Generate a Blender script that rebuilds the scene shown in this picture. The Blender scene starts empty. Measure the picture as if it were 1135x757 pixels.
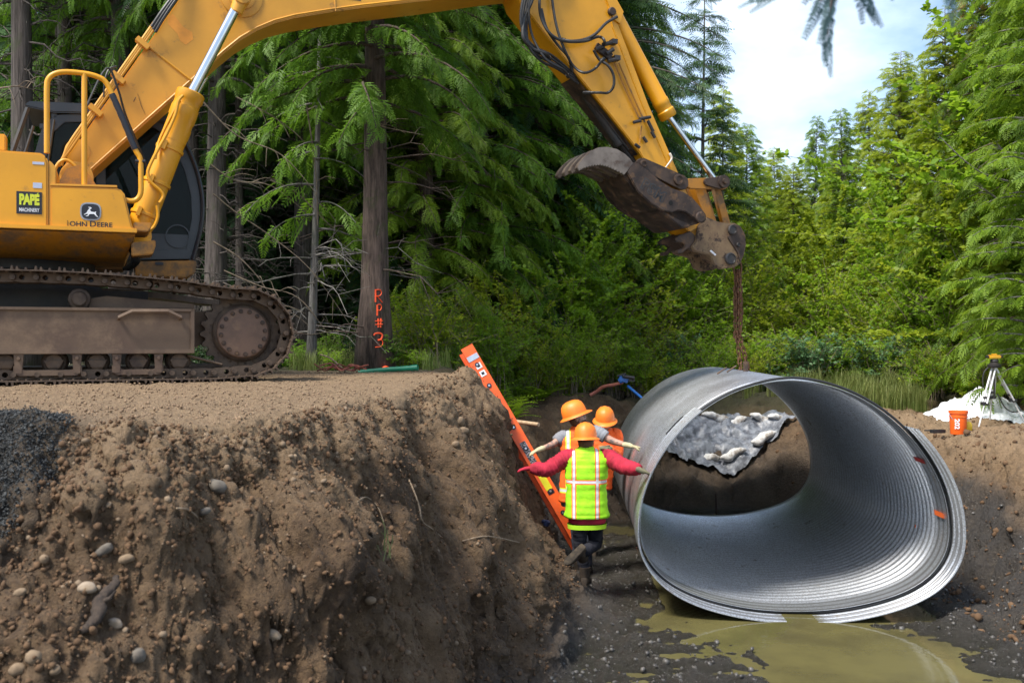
import bpy, bmesh, math, random
import numpy as np
from mathutils import Vector, Matrix, Euler
from mathutils.bvhtree import BVHTree
R = math.radians
random.seed(7)
scene = bpy.context.scene
COL = scene.collection
F = 1103.0; CX = 567.5; CY = 378.5; HC = 2.8      # lens in photo pixels, eye height

def at(u, v, y):
    return Vector(((u - CX) / F * y, y, HC - (v - CY) / F * y))

# ------------------------------------------------------------------ noise
def _hash(ix, iy, iz, seed):
    h = (ix.astype(np.int64) * 374761393 + iy.astype(np.int64) * 668265263 + iz.astype(np.int64) * 2147483647 + seed * 1274126177) & 0xffffffff
    h = ((h ^ (h >> 13)) * 1274126177) & 0xffffffff
    h = ((h ^ (h >> 16)) * 2246822519) & 0xffffffff
    return ((h ^ (h >> 15)) & 0xffffff) / float(0xffffff)
def vnoise(x, y, z, seed=0):
    fx, fy, fz = np.floor(x), np.floor(y), np.floor(z)
    tx, ty, tz = x - fx, y - fy, z - fz
    tx = tx * tx * (3 - 2 * tx); ty = ty * ty * (3 - 2 * ty); tz = tz * tz * (3 - 2 * tz)
    ix, iy, iz = fx.astype(np.int64), fy.astype(np.int64), fz.astype(np.int64)
    r = 0
    for dx in (0, 1):
        for dy in (0, 1):
            for dz in (0, 1):
                w = (tx if dx else 1 - tx) * (ty if dy else 1 - ty) * (tz if dz else 1 - tz)
                r = r + w * _hash(ix + dx, iy + dy, iz + dz, seed)
    return r * 2 - 1
def fbm(x, y, z, sc, octv=4, gain=.5, seed=0):
    a = 1.0; s = 0; n = 0; f = 1 / sc
    for o in range(octv):
        s = s + a * vnoise(x * f + o * 17.3, y * f - o * 9.1, z * f + o * 3.7, seed + o)
        n += a; a *= gain; f *= 2.03
    return s / n
def sstep(a, b, t):
    t = np.clip((t - a) / (b - a), 0, 1); return t * t * (3 - 2 * t)

# ------------------------------------------------------------------ materials
def nn(nt, typ, **kw):
    n = nt.nodes.new(typ)
    for k, v in kw.items(): setattr(n, k, v)
    return n
def new_mat(name):
    m = bpy.data.materials.new(name); m.use_nodes = True
    nt = m.node_tree; b = nt.nodes['Principled BSDF']
    return m, nt, b
def noise_node(nt, scale, detail=5, rough=.6, coord='Object', stretch=None):
    tc = nn(nt, 'ShaderNodeTexCoord'); src = tc.outputs[coord]
    if stretch:
        mp = nn(nt, 'ShaderNodeMapping'); mp.inputs['Scale'].default_value = stretch
        nt.links.new(src, mp.inputs[0]); src = mp.outputs[0]
    n = nn(nt, 'ShaderNodeTexNoise'); n.inputs['Scale'].default_value = scale
    n.inputs['Detail'].default_value = detail; n.inputs['Roughness'].default_value = rough
    nt.links.new(src, n.inputs['Vector']); return n
def ramp(nt, src, p0, p1, c0=(0, 0, 0, 1), c1=(1, 1, 1, 1)):
    r = nn(nt, 'ShaderNodeValToRGB'); e = r.color_ramp.elements
    e[0].position = p0; e[1].position = p1; e[0].color = c0; e[1].color = c1
    nt.links.new(src, r.inputs[0]); return r
def mixc(nt, fac, a, b):
    m = nn(nt, 'ShaderNodeMix', data_type='RGBA')
    for s, i in ((fac, 0), (a, 6), (b, 7)):
        if hasattr(s, 'links') or isinstance(s, bpy.types.NodeSocket): nt.links.new(s, m.inputs[i])
        elif i == 0: m.inputs[0].default_value = s
        else: m.inputs[i].default_value = tuple(s) + ((1,) if len(s) == 3 else ())
    return m.outputs[2]
def bump(nt, b, src, strength=.3, dist=.01):
    bp = nn(nt, 'ShaderNodeBump'); bp.inputs['Strength'].default_value = strength; bp.inputs['Distance'].default_value = dist
    nt.links.new(src, bp.inputs['Height']); nt.links.new(bp.outputs[0], b.inputs['Normal']); return bp
def simple(name, col, rough=.6, metal=0., col2=None, sc=6., lo=.4, hi=.65, bmp=0., bdist=.01, stretch=None, spec=None, dirt=None, dsc=3., dlo=.55, dhi=.7):
    m, nt, b = new_mat(name)
    b.inputs['Roughness'].default_value = rough; b.inputs['Metallic'].default_value = metal
    if spec is not None: b.inputs['Specular IOR Level'].default_value = spec
    n = noise_node(nt, sc, stretch=stretch)
    r = ramp(nt, n.outputs[0], lo, hi)
    c = mixc(nt, r.outputs[0], col, col2 or tuple(k * .8 for k in col))
    if dirt:
        n2 = noise_node(nt, dsc, 8, .7); r2 = ramp(nt, n2.outputs[0], dlo, dhi)
        c = mixc(nt, r2.outputs[0], c, dirt)
        rr = nn(nt, 'ShaderNodeMapRange'); rr.inputs[3].default_value = rough; rr.inputs[4].default_value = min(1, rough + .35)
        nt.links.new(r2.outputs[0], rr.inputs[0]); nt.links.new(rr.outputs[0], b.inputs['Roughness'])
    nt.links.new(c, b.inputs['Base Color'])
    if bmp: bump(nt, b, n.outputs[0], bmp, bdist)
    return m

# ------------------------------------------------------------------ mesh building
def link(o, parent=None):
    COL.objects.link(o)
    if parent is not None: o.parent = parent
    return o
def mesh_np(name, V, Fq):
    me = bpy.data.meshes.new(name)
    V = np.ascontiguousarray(V, dtype=np.float32); Fq = np.ascontiguousarray(Fq, dtype=np.int32)
    k = Fq.shape[1]
    me.vertices.add(len(V)); me.vertices.foreach_set('co', V.ravel())
    me.loops.add(Fq.size); me.loops.foreach_set('vertex_index', Fq.ravel())
    me.polygons.add(len(Fq)); me.polygons.foreach_set('loop_start', np.arange(0, Fq.size, k, dtype=np.int32))
    me.update(calc_edges=True); return me
def frame_of(d):
    d = Vector(d).normalized(); up = Vector((0, 0, 1)) if abs(d.z) < .95 else Vector((1, 0, 0))
    a = d.cross(up).normalized(); b = a.cross(d).normalized(); return a, b, d
class MB:
    def __init__(s): s.v = []; s.f = []
    def add(s, vs, fs):
        o = len(s.v); s.v += [tuple(p) for p in vs]; s.f += [tuple(i + o for i in f) for f in fs]
    def box(s, c, size, rot=None):
        hx, hy, hz = [k / 2 for k in size]; vs = []
        for x in (-hx, hx):
            for y in (-hy, hy):
                for z in (-hz, hz):
                    p = Vector((x, y, z))
                    if rot is not None: p = rot @ p
                    vs.append(p + Vector(c))
        s.add(vs, [(0, 1, 3, 2), (4, 6, 7, 5), (0, 4, 5, 1), (2, 3, 7, 6), (0, 2, 6, 4), (1, 5, 7, 3)])
    def bx(s, x0, x1, y0, y1, z0, z1): s.box(((x0+x1)/2, (y0+y1)/2, (z0+z1)/2), (x1-x0, y1-y0, z1-z0))
    def prism(s, poly, q0, q1, inset0=0):           # poly of (x,z), extruded along y
        n = len(poly); vs = [(x, q0, z) for x, z in poly] + [(x, q1, z) for x, z in poly]
        fs = [tuple(range(n)), tuple(range(2*n-1, n-1, -1))] + [(i, i+n, (i+1) % n+n, (i+1) % n) for i in range(n)]
        s.add(vs, fs)
    def ringplate(s, outer, inner, q0, q1):
        n = len(outer); vs = [(x, q0, z) for x, z in outer] + [(x, q0, z) for x, z in inner] + [(x, q1, z) for x, z in outer] + [(x, q1, z) for x, z in inner]
        fs = []
        for i in range(n):
            j = (i+1) % n
            fs += [(i, j, n+j, n+i), (2*n+i, 3*n+i, 3*n+j, 2*n+j), (i, 2*n+i, 2*n+j, j), (n+i, n+j, 3*n+j, 3*n+i)]
        s.add(vs, fs)
    def tube(s, pts, rad, n=10, cap=True, flat=1.):
        pts = [Vector(p) for p in pts]; m = len(pts); vs = []; fs = []
        if not hasattr(rad, '__len__'): rad = [rad] * m
        a = None
        for i, p in enumerate(pts):
            d = (pts[min(i+1, m-1)] - pts[max(i-1, 0)])
            if d.length < 1e-9: d = Vector((0, 0, 1))
            d.normalize()
            if a is None: a, b, _ = frame_of(d)
            else:
                a = (a - d * a.dot(d)); a = a.normalized() if a.length > 1e-6 else frame_of(d)[0]; b = d.cross(a) * -1; b = a.cross(d)
            for k in range(n):
                t = 2*math.pi*k/n; vs.append(p + (a*math.cos(t) + b*math.sin(t)*flat) * rad[i])
        for i in range(m-1):
            for k in range(n):
                k2 = (k+1) % n; fs.append((i*n+k, i*n+k2, (i+1)*n+k2, (i+1)*n+k))
        if cap: fs += [tuple(range(n-1, -1, -1)), tuple(range((m-1)*n, m*n))]
        s.add(vs, fs)
    def cyl(s, p0, p1, r0, r1=None, n=20): s.tube([p0, p1], [r0, r0 if r1 is None else r1], n)
    def lathe(s, prof, c, axis=(0, 0, 1), n=24, cap=True, sx=1., sy=1.):    # prof (r, h)
        a, b, d = frame_of(axis); c = Vector(c); vs = []; fs = []
        for r, h in prof:
            for k in range(n):
                t = 2*math.pi*k/n; vs.append(c + d*h + (a*math.cos(t)*sx + b*math.sin(t)*sy)*r)
        m = len(prof)
        for i in range(m-1):
            for k in range(n):
                k2 = (k+1) % n; fs.append((i*n+k, i*n+k2, (i+1)*n+k2, (i+1)*n+k))
        if cap: fs += [tuple(range(n-1, -1, -1)), tuple(range((m-1)*n, m*n))]
        s.add(vs, fs)
    def ell(s, c, rx, ry, rz, n=16, m=10, rot=None):
        vs = []; fs = []
        for i in range(m+1):
            ph = -math.pi/2 + math.pi*i/m
            for k in range(n):
                t = 2*math.pi*k/n; p = Vector((rx*math.cos(ph)*math.cos(t), ry*math.cos(ph)*math.sin(t), rz*math.sin(ph)))
                if rot is not None: p = rot @ p
                vs.append(p + Vector(c))
        for i in range(m):
            for k in range(n):
                k2 = (k+1) % n; fs.append((i*n+k, i*n+k2, (i+1)*n+k2, (i+1)*n+k))
        s.add(vs, fs)
    def loft(s, rings, n=20, cap=True):            # rings: (center, rx, ry[, axis_x vec, axis_y vec])
        vs = []; fs = []
        for rg in rings:
            c = Vector(rg[0]); ax = Vector(rg[3]) if len(rg) > 3 else Vector((1, 0, 0)); ay = Vector(rg[4]) if len(rg) > 4 else Vector((0, 1, 0))
            for k in range(n):
                t = 2*math.pi*k/n; ct, st = math.cos(t), math.sin(t)
                e = .8
                vs.append(c + ax*rg[1]*math.copysign(abs(ct)**e, ct) + ay*rg[2]*math.copysign(abs(st)**e, st))
        m = len(rings)
        for i in range(m-1):
            for k in range(n):
                k2 = (k+1) % n; fs.append((i*n+k, i*n+k2, (i+1)*n+k2, (i+1)*n+k))
        if cap: fs += [tuple(range(n-1, -1, -1)), tuple(range((m-1)*n, m*n))]
        s.add(vs, fs)
    def build(s, name, mat, parent=None, smooth=False, bevel=0., angle=35, xf=None):
        me = bpy.data.meshes.new(name); me.from_pydata([xf(p) for p in s.v] if xf else s.v, [], s.f)
        bm = bmesh.new(); bm.from_mesh(me); bmesh.ops.remove_doubles(bm, verts=bm.verts, dist=1e-6)
        bmesh.ops.recalc_face_normals(bm, faces=bm.faces)
        if bevel:
            es = [e for e in bm.edges if len(e.link_faces) == 2 and e.calc_face_angle(0) > R(30)]
            try: bmesh.ops.bevel(bm, geom=es, offset=bevel, segments=2, affect='EDGES', clamp_overlap=True)
            except Exception: pass
        bm.to_mesh(me); bm.free()
        if smooth or bevel:
            me.polygons.foreach_set('use_smooth', [True]*len(me.polygons))
            try: me.set_sharp_from_angle(angle=R(angle))
            except Exception: pass
        if mat is not None: me.materials.append(mat)
        o = bpy.data.objects.new(name, me); return link(o, parent)
def tag(o, label=None, cat=None, group=None, kind=None):
    if label: o['label'] = label
    if cat: o['category'] = cat
    if group: o['group'] = group
    if kind: o['kind'] = kind
    return o
def empty(name, loc, rz=0., **kw):
    o = bpy.data.objects.new(name, None); o.empty_display_size = .2; o.location = loc; o.rotation_euler = (0, 0, rz)
    link(o); tag(o, **kw); return o
def copy_tree(o, parent=None):
    c = o.copy(); COL.objects.link(c)
    if parent is not None: c.parent = parent
    for ch in [k for k in bpy.data.objects if k.parent == o]: copy_tree(ch, c)
    return c
def smooth_pts(pts, n=6):
    P = [Vector(p) for p in pts]; out = []
    for i in range(len(P)-1):
        p0, p1, p2, p3 = P[max(i-1, 0)], P[i], P[i+1], P[min(i+2, len(P)-1)]
        for k in range(n):
            t = k/n; out.append(.5*((2*p1) + (p2-p0)*t + (2*p0-5*p1+4*p2-p3)*t*t + (3*p1-p0-3*p2+p3)*t**3))
    out.append(P[-1]); return out
def text_geo(s, size=1., bold=0., spacing=1., width=1.):
    cu = bpy.data.curves.new('t', 'FONT'); cu.body = s; cu.size = size; cu.offset = bold; cu.space_character = spacing
    cu.align_x = 'CENTER'; cu.align_y = 'CENTER'; cu.resolution_u = 3
    ob = bpy.data.objects.new('t', cu); COL.objects.link(ob)
    dg = bpy.context.evaluated_depsgraph_get(); me = bpy.data.meshes.new_from_object(ob.evaluated_get(dg))
    vs = [(v.co.x*width, v.co.y) for v in me.vertices]; fs = [tuple(p.vertices) for p in me.polygons]
    bpy.data.objects.remove(ob); bpy.data.curves.remove(cu); bpy.data.meshes.remove(me); return vs, fs
def text_on(name, s, size, mapf, mat, parent, **kw):
    vs, fs = text_geo(s, size, **kw); mb = MB(); mb.add([mapf(x, y) for x, y in vs], fs)
    me = bpy.data.meshes.new(name); me.from_pydata(mb.v, [], mb.f); me.materials.append(mat)
    return link(bpy.data.objects.new(name, me), parent)
def skinned(name, V, E, mat, parent=None, sub=1, root=0, extra=None):
    """V: list of (pos, radius or (rx,ry)); one continuous skin surface"""
    me = bpy.data.meshes.new('sk'); me.from_pydata([tuple(p) for p, r in V], E, [])
    ob = bpy.data.objects.new('sk', me); COL.objects.link(ob)
    ob.modifiers.new('s', 'SKIN'); sm = ob.modifiers.new('u', 'SUBSURF'); sm.levels = sub; sm.render_levels = sub
    sv = me.skin_vertices[0].data
    for i, (p, r) in enumerate(V):
        sv[i].radius = (r, r) if not hasattr(r, '__len__') else r
        sv[i].use_root = (i == root)
    dg = bpy.context.evaluated_depsgraph_get(); dg.update()
    out = bpy.data.meshes.new_from_object(ob.evaluated_get(dg)); out.name = name
    bpy.data.objects.remove(ob)
    if extra is not None:
        bm = bmesh.new(); bm.from_mesh(out); vs = [bm.verts.new(p) for p in extra.v]
        for f in extra.f:
            try: bm.faces.new([vs[i] for i in f])
            except Exception: pass
        bm.to_mesh(out); bm.free()
    out.polygons.foreach_set('use_smooth', [True]*len(out.polygons)); out.materials.clear(); out.materials.append(mat)
    return link(bpy.data.objects.new(name, out), parent)
# ------------------------------------------------------------------ ground
def pdist(px, py, poly):
    """signed-ish distance to polygon: 0 inside"""
    n = len(poly); d = np.full(px.shape, 1e9); ins = np.zeros(px.shape, bool)
    for i in range(n):
        x0, y0 = poly[i]; x1, y1 = poly[(i+1) % n]
        ex, ey = x1-x0, y1-y0; wx, wy = px-x0, py-y0
        t = np.clip((wx*ex + wy*ey)/(ex*ex+ey*ey), 0, 1)
        d = np.minimum(d, np.hypot(wx-ex*t, wy-ey*t))
        c = ((y0 > py) != (y1 > py)) & (px < (x1-x0)*(py-y0)/((y1-y0) if y1 != y0 else 1e-9)+x0)
        ins ^= c
    return np.where(ins, 0, d)
P_TOP = [(-400, 4.2), (-6, 4.7), (-2.6, 5.05), (-1.95, 5.15), (-1.5, 5.6), (-1.25, 6.6), (-1.02, 8.4), (-.94, 10.6), (-.76, 12.2), (-.86, 13.0), (-1.2, 14.2), (-2.5, 22), (-4, 400), (-400, 400)]
P_FLOOR = [(-2.6, -3), (-2.3, 1.8), (-.95, 3.5), (-.25, 5.0), (.12, 6.8), (.5, 8.2), (.85, 10.0), (.98, 11.5), (.85, 13.0), (.95, 14.6), (1.9, 15.7), (3.6, 16.4), (4.25, 15.6), (4.75, 13.5), (4.9, 11.5), (4.75, 10.0), (4.6, 8.0), (5.5, 4), (7, -3)]
P_RIGHT = [(6.3, 11.4), (5.95, 13.4), (5.55, 15.0), (5.7, 17.0), (7.0, 18.6), (300, 18.6), (300, 9.0), (9, 9.5)]
P_BACK = [(-.3, 16.2), (.7, 17.4), (2.2, 19.6), (3.6, 20.6), (5.3, 20.4), (6.8, 19.8), (9, 19.6), (400, 22), (400, 400), (-2.0, 400), (-.6, 22)]
PLATES = [(P_TOP, 2.38), (P_FLOOR, -.058), (P_RIGHT, 1.40), (P_BACK, 1.75)]
def base_z(x, y):
    ws = 0; zs = 0
    for poly, z in PLATES:
        d = pdist(x, y, poly) + 1e-4
        w = 1/d**2.0; ws = ws + w; zs = zs + w*z
    z = zs/ws
    return z
# polar tessellation fine near the work site, coarse towards the horizon
na, nr = 760, 1000
ang = np.radians(np.concatenate([np.linspace(-75, -32, 60)[:-1], np.linspace(-32, 32, na-120), np.linspace(32, 75, 61)[1:]])); na = len(ang)
r1 = 1.6*(24/1.6)**np.linspace(0, 1, 860); r2 = 24*(420/24)**(np.linspace(0, 1, nr-860+1)[1:])
rad = np.concatenate([r1, r2]); nr = len(rad)
A, D = np.meshgrid(ang, rad)
gx = D*np.sin(A); gy = D*np.cos(A)
gz = base_z(gx, gy)
# normals of the base
def grid_normals(X, Y, Z):
    du = np.stack([np.gradient(X, axis=1), np.gradient(Y, axis=1), np.gradient(Z, axis=1)], -1)
    dv = np.stack([np.gradient(X, axis=0), np.gradient(Y, axis=0), np.gradient(Z, axis=0)], -1)
    n = np.cross(du, dv); n /= np.linalg.norm(n, axis=-1, keepdims=True)+1e-12
    n *= np.sign(n[..., 2:3]); return n
dT = pdist(gx, gy, P_TOP); dF = pdist(gx, gy, P_FLOOR); dRt = pdist(gx, gy, P_RIGHT); dB = pdist(gx, gy, P_BACK)
slope_w = sstep(.0, .45, np.minimum(np.minimum(dT, dF), np.minimum(dRt, dB)))
slope_w = np.maximum(slope_w, sstep(.0, .25, dT)*sstep(0, .35, dF))
fade = 1-sstep(24, 60, D)
for it in range(1):
    N = grid_normals(gx, gy, gz)
    big = fbm(gx, gy, gz, 1.1, 3, .5, 3)
    tau = np.arctan2(gy-8.5, gx+3.6)*2.6; gul = fbm(tau*1.9+.3*big, np.hypot(gy-8.5, gx+3.6)*.30, gz*.25, .36, 4, .55, 11)            # runnels down the face
    rid = 1-np.abs(fbm(gx*1.1+gz*.35, gy*1.3, gz*.55, .55, 4, .55, 15))*2.4
    disp = slope_w*(big*.22 + gul*.17 + rid*.09-.04)
    # scoop near the top edge of the bank and clods
    for (sx, sy, sz, rr, dp) in ((-.62, 8.3, 2.0, .52, .30), (-1.55, 5.35, 2.0, .35, .16), (-.55, 7.2, 1.2, .5, .16), (-.35, 9.6, 1.75, .45, .20), (-.6, 6.2, 1.1, .35, .12)):
        q = np.sqrt((gx-sx)**2+(gy-sy)**2+(gz-sz)**2)/rr
        disp = disp - dp*np.exp(-q*q*1.2)
    for (sx, sy, sz, rr, dp) in ((-.95, 5.4, 1.6, .5, .22), (-.15, 7.6, 1.0, .5, .18), (-.2, 8.8, 1.5, .4, .16), (.1, 9.2, .7, .5, .16), (-1.9, 4.7, 2.0, .3, .10)):
        q = np.sqrt((gx-sx)**2+(gy-sy)**2+(gz-sz)**2)/rr
        disp = disp + dp*np.exp(-q*q*1.2)
    gx = gx + N[..., 0]*disp*fade; gy = gy + N[..., 1]*disp*fade; gz = gz + N[..., 2]*disp*fade
N = grid_normals(gx, gy, gz)
cl = np.abs(fbm(gx, gy, gz, .30, 4, .55, 21)); clod = (1-cl*2.2)
fine = fbm(gx, gy, gz, .11, 4, .6, 31)
lump = np.maximum(0, vnoise(gx/.075, gy/.075, gz/.075, 5))**1.5
lump3 = vnoise(gx/.032+9, gy/.032, gz/.032, 8)
inside_floor = 1-sstep(.05, .7, dF)
topm = 1-sstep(0, .25, dT)
amp_clod = .042*slope_w + .008*topm + .03*inside_floor + .014
amp_f = .040*slope_w + .012 + .012*inside_floor
dd = amp_clod*(clod-.4) + amp_f*fine + (.002)*lump + (.010*slope_w+.006)*(1-np.abs(lump3)*2)
dd = dd*fade + (1-fade)*fbm(gx, gy, gz, 9., 3, .5, 2)*.15
gx = gx + N[..., 0]*dd; gy = gy + N[..., 1]*dd; gz = gz + N[..., 2]*dd
# puddle basin in the trench and gentle ridges of mud in it
def ellm(cx, cy, rx, ry, rot=0):
    c, s_ = math.cos(rot), math.sin(rot); X = (gx-cx)*c+(gy-cy)*s_; Y = -(gx-cx)*s_+(gy-cy)*c
    return np.exp(-((X/rx)**2+(Y/ry)**2))
gz = gz - .085*ellm(2.95, 9.2, .75, 1.9) - .055*ellm(1.85, 10.1, .8, .7) - .05*ellm(4.0, 9.3, 1.0, .6) - .05*ellm(2.6, 8.4, 1.7, .7) - .05*ellm(4.2, 8.3, .6, .35) + .05*ellm(1.9, 8.3, .6, .6) + .03*ellm(4.1, 8.4, .5, .5)
gz = gz - .05*ellm(2.6, 15.2, 1.2, .5) - .06*ellm(1.35, 15.2, .5, .4)
gz = gz + .10*ellm(5.05, 9.6, .7, 1.4) + .20*ellm(.55, 10.7, .45, .9)
gz = gz + sstep(4.6, 5.4, gx)*(1-sstep(0, .3, np.abs(0*gx)))*slope_w*sstep(15, 13, gy)*.16*(1-2.2*np.abs(fbm(gx*.5, gy*1.6, gz*.5, .5, 4, .6, 88)))
gz = gz + inside_floor*(.065*fbm(gx, gy, gz*0, .35, 4, .6, 71)+.035*fbm(gx, gy, gz*0, .13, 3, .6, 75))*(1-.6*ellm(2.95, 9.0, .9, 1.2))
# bed under the pipe
pc_, ps_ = math.cos(-math.atan2(.34, 6.2)), math.sin(-math.atan2(.34, 6.2))
lx = (gx-3.04)*pc_+(gy-10.62)*ps_; ly = -(gx-3.04)*ps_+(gy-10.62)*pc_
wy_ = sstep(-.5, -.1, ly)*(1-sstep(6.0, 6.5, ly))
bed = -.16+.05*fbm(gx, gy, gz, .3, 3, .5, 61)+.75*sstep(1.15, 1.95, np.abs(lx))**1.5+4*sstep(1.7, 2.5, np.abs(lx))
gz = np.where(wy_ > 0, gz*(1-wy_)+np.minimum(gz, bed)*wy_, gz)
# dark gravel heap by the left edge
hx, hy = -2.62, 4.9
heap = np.exp(-(((gx+2.75)/.62)**2+((gy-4.85)/.62)**2))
gz = gz + .03*heap
V = np.stack([gx, gy, gz], -1).reshape(-1, 3)
idx = np.arange(nr*na).reshape(nr, na)
Fq = np.stack([idx[:-1, :-1], idx[:-1, 1:], idx[1:, 1:], idx[1:, :-1]], -1).reshape(-1, 4)
gme = mesh_np('ground', V, Fq); gme.polygons.foreach_set('use_smooth', np.ones(len(Fq), bool))
# soil kinds as masks: R wet grey mud, G dark gravel, B dry pale top soil, A forest floor
nlo = fbm(gx, gy, gz, .9, 4, .6, 50)
mud = np.clip(sstep(.75, .05, dF + gz*.25 + nlo*.30) , 0, 1)
mud = np.maximum(mud, sstep(1.15, .65, gz+nlo*.45)*sstep(3.0, 4.4, gx)*.95)
mud = np.maximum(mud, sstep(1.25, .6, gz+nlo*.5)*(gx > .4)*sstep(12.5, 14.5, gy)*.9)
mud = mud*np.where(gy > 14.3, .60, 1.)  # mud tint thinned past the pipe, colour lifted against the shade there
grav = sstep(.12, .03, np.sqrt(((gx+2.85)/.85)**2+((gy-4.75)/.75)**2)*.10 + nlo*.02 + np.where(gx > -2.1, .2, 0))
dry = np.clip(topm + sstep(1.9, 2.3, gz+nlo*.3)*.8, 0, 1)*(gy < 15) + (1-sstep(0, .8, dRt))*.9*(gy < 18.5)
dry = np.maximum(dry, (1-sstep(-.05, .5, dB))*0)
forest = sstep(12.9, 14.3, gy + nlo*.5)*(gx < .2)*sstep(2.0, 2.2, gz) + sstep(18.0, 19.6, gy+nlo*.6)
forest = np.clip(forest + (D > 26), 0, 1)
Cc = np.stack([mud, grav, np.clip(dry, 0, 1), forest], -1).reshape(-1, 4).astype(np.float32)
ca = gme.color_attributes.new('soil', 'FLOAT_COLOR', 'POINT'); ca.data.foreach_set('color', Cc.ravel())
m, nt, b = new_mat('soil')
at_ = nn(nt, 'ShaderNodeAttribute', attribute_name='soil'); sep = nn(nt, 'ShaderNodeSeparateColor'); nt.links.new(at_.outputs['Color'], sep.inputs[0])
n1 = noise_node(nt, 2.2, 8, .65); n2 = noise_node(nt, 28, 6, .7); n3 = noise_node(nt, 110, 4, .7)
r1_ = ramp(nt, n1.outputs[0], .36, .64); r2_ = ramp(nt, n2.outputs[0], .35, .68)
brown = mixc(nt, r1_.outputs[0], (.088, .051, .023), (.200, .124, .062))
brown = mixc(nt, r2_.outputs[0], brown, (.052, .028, .013))
vor = nn(nt, 'ShaderNodeTexVoronoi'); vor.inputs['Scale'].default_value = 34
tcg = nn(nt, 'ShaderNodeTexCoord'); nt.links.new(tcg.outputs['Object'], vor.inputs['Vector'])
n5 = noise_node(nt, 1.1, 4, .6, stretch=(1, 1, .5)); vr = ramp(nt, n5.outputs[0], .42, .60)
brown = mixc(nt, vr.outputs[0], brown, mixc(nt, r2_.outputs[0], (.21, .135, .072), (.13, .080, .040)))
top = mixc(nt, r2_.outputs[0], (.33, .225, .128), (.19, .125, .068))
mudc = mixc(nt, r1_.outputs[0], (.046, .041, .036), (.105, .090, .072))
mudc = mixc(nt, r2_.outputs[0], mudc, (.026, .024, .023))
c = mixc(nt, sep.outputs[2], brown, top)
c = mixc(nt, sep.outputs[0], c, mudc)
c = mixc(nt, sep.outputs[1], c, (.022, .024, .024))
c = mixc(nt, at_.outputs['Alpha'], c, mixc(nt, r2_.outputs[0], (.035, .028, .014), (.055, .06, .02)))
nt.links.new(c, b.inputs['Base Color'])
# wet mud shines in patches
wr = ramp(nt, n1.outputs[0], .38, .56, (.6, .6, .6, 1), (.16, .16, .16, 1))
rg = mixc(nt, sep.outputs[0], (.95, .95, .95), wr.outputs[0]); 
gp_ = nn(nt, 'ShaderNodeNewGeometry'); sz_ = nn(nt, 'ShaderNodeSeparateXYZ'); nt.links.new(gp_.outputs['Position'], sz_.inputs[0])
wz = nn(nt, 'ShaderNodeMapRange'); wz.inputs[1].default_value = .03; wz.inputs[2].default_value = -.065; nt.links.new(sz_.outputs[2], wz.inputs[0])
rg = mixc(nt, wz.outputs[0], rg, (.13, .13, .13)); nt.links.new(rg, b.inputs['Roughness'])
c_w = mixc(nt, wz.outputs[0], c, (.030, .027, .020)); nt.links.new(c_w, b.inputs['Base Color'])
ad = nn(nt, 'ShaderNodeMath', operation='ADD'); nt.links.new(n2.outputs[0], ad.inputs[0])
ml = nn(nt, 'ShaderNodeMath', operation='MULTIPLY'); ml.inputs[1].default_value = .45; nt.links.new(n3.outputs[0], ml.inputs[0]); nt.links.new(ml.outputs[0], ad.inputs[1])
bump(nt, b, ad.outputs[0], 1.0, .045)
gme.materials.append(m)
ground = link(bpy.data.objects.new('ground', gme)); tag(ground, kind='structure')
BV = BVHTree.FromPolygons([tuple(p) for p in V[:860*na].tolist()], Fq[:(859)*(na-1)].tolist(), all_triangles=False)
def gz_at(x, y):
    h = BV.ray_cast(Vector((x, y, 30)), Vector((0, 0, -1)))
    if h[0] is None: return float(base_z(np.array([x*1.0]), np.array([y*1.0]))[0])
    return h[0].z
def hit(u, v):
    d = Vector(((u-CX)/F, 1, -(v-CY)/F)).normalized(); h = BV.ray_cast(Vector((0, 0, HC)), d)
    return (h[0], h[1]) if h[0] is not None else (at(u, v, 20), Vector((0, 0, 1)))

# ------------------------------------------------------------------ water in the trench
m, nt, b = new_mat('muddy_water')
n1 = noise_node(nt, 1.3, 4); r = ramp(nt, n1.outputs[0], .4, .65)
c = mixc(nt, r.outputs[0], (.118, .104, .040), (.080, .070, .030)); nt.links.new(c, b.inputs['Base Color'])
b.inputs['Roughness'].default_value = .02; b.inputs['IOR'].default_value = 1.33
n2 = noise_node(nt, 9, 3); bump(nt, b, n2.outputs[0], .12, .01)
wm = MB(); nx = 60; x0, x1, y0, y1 = .2, 5.0, 3., 16.6
wm.add([(x0, y0, 0), (x1, y0, 0), (x1, y1, 0), (x0, y1, 0)], [(0, 1, 2, 3)])
w = wm.build('water', m); w.location = (0, 0, -.078); tag(w, kind='structure')

# ------------------------------------------------------------------ stones
def rock_geo(seed, sub=2, amp=.22):
    bm = bmesh.new(); bmesh.ops.create_icosphere(bm, subdivisions=sub, radius=1)
    V_ = np.array([v.co[:] for v in bm.verts]); F_ = np.array([[v.index for v in f.verts] for f in bm.faces]); bm.free()
    rr = 1+amp*fbm(V_[:, 0], V_[:, 1], V_[:, 2], 1.1, 3, .5, seed)
    V_ = V_*rr[:, None]; return V_, F_
def rot_mats(n, rng, tilt=math.pi):
    q = rng.normal(size=(n, 4)); q /= np.linalg.norm(q, axis=1, keepdims=True); w_, x_, y_, z_ = q.T
    return np.stack([np.stack([1-2*(y_*y_+z_*z_), 2*(x_*y_-z_*w_), 2*(x_*z_+y_*w_)], -1), np.stack([2*(x_*y_+z_*w_), 1-2*(x_*x_+z_*z_), 2*(y_*z_-x_*w_)], -1), np.stack([2*(x_*z_-y_*w_), 2*(y_*z_+x_*w_), 1-2*(x_*x_+y_*y_)], -1)], 1)
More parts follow.
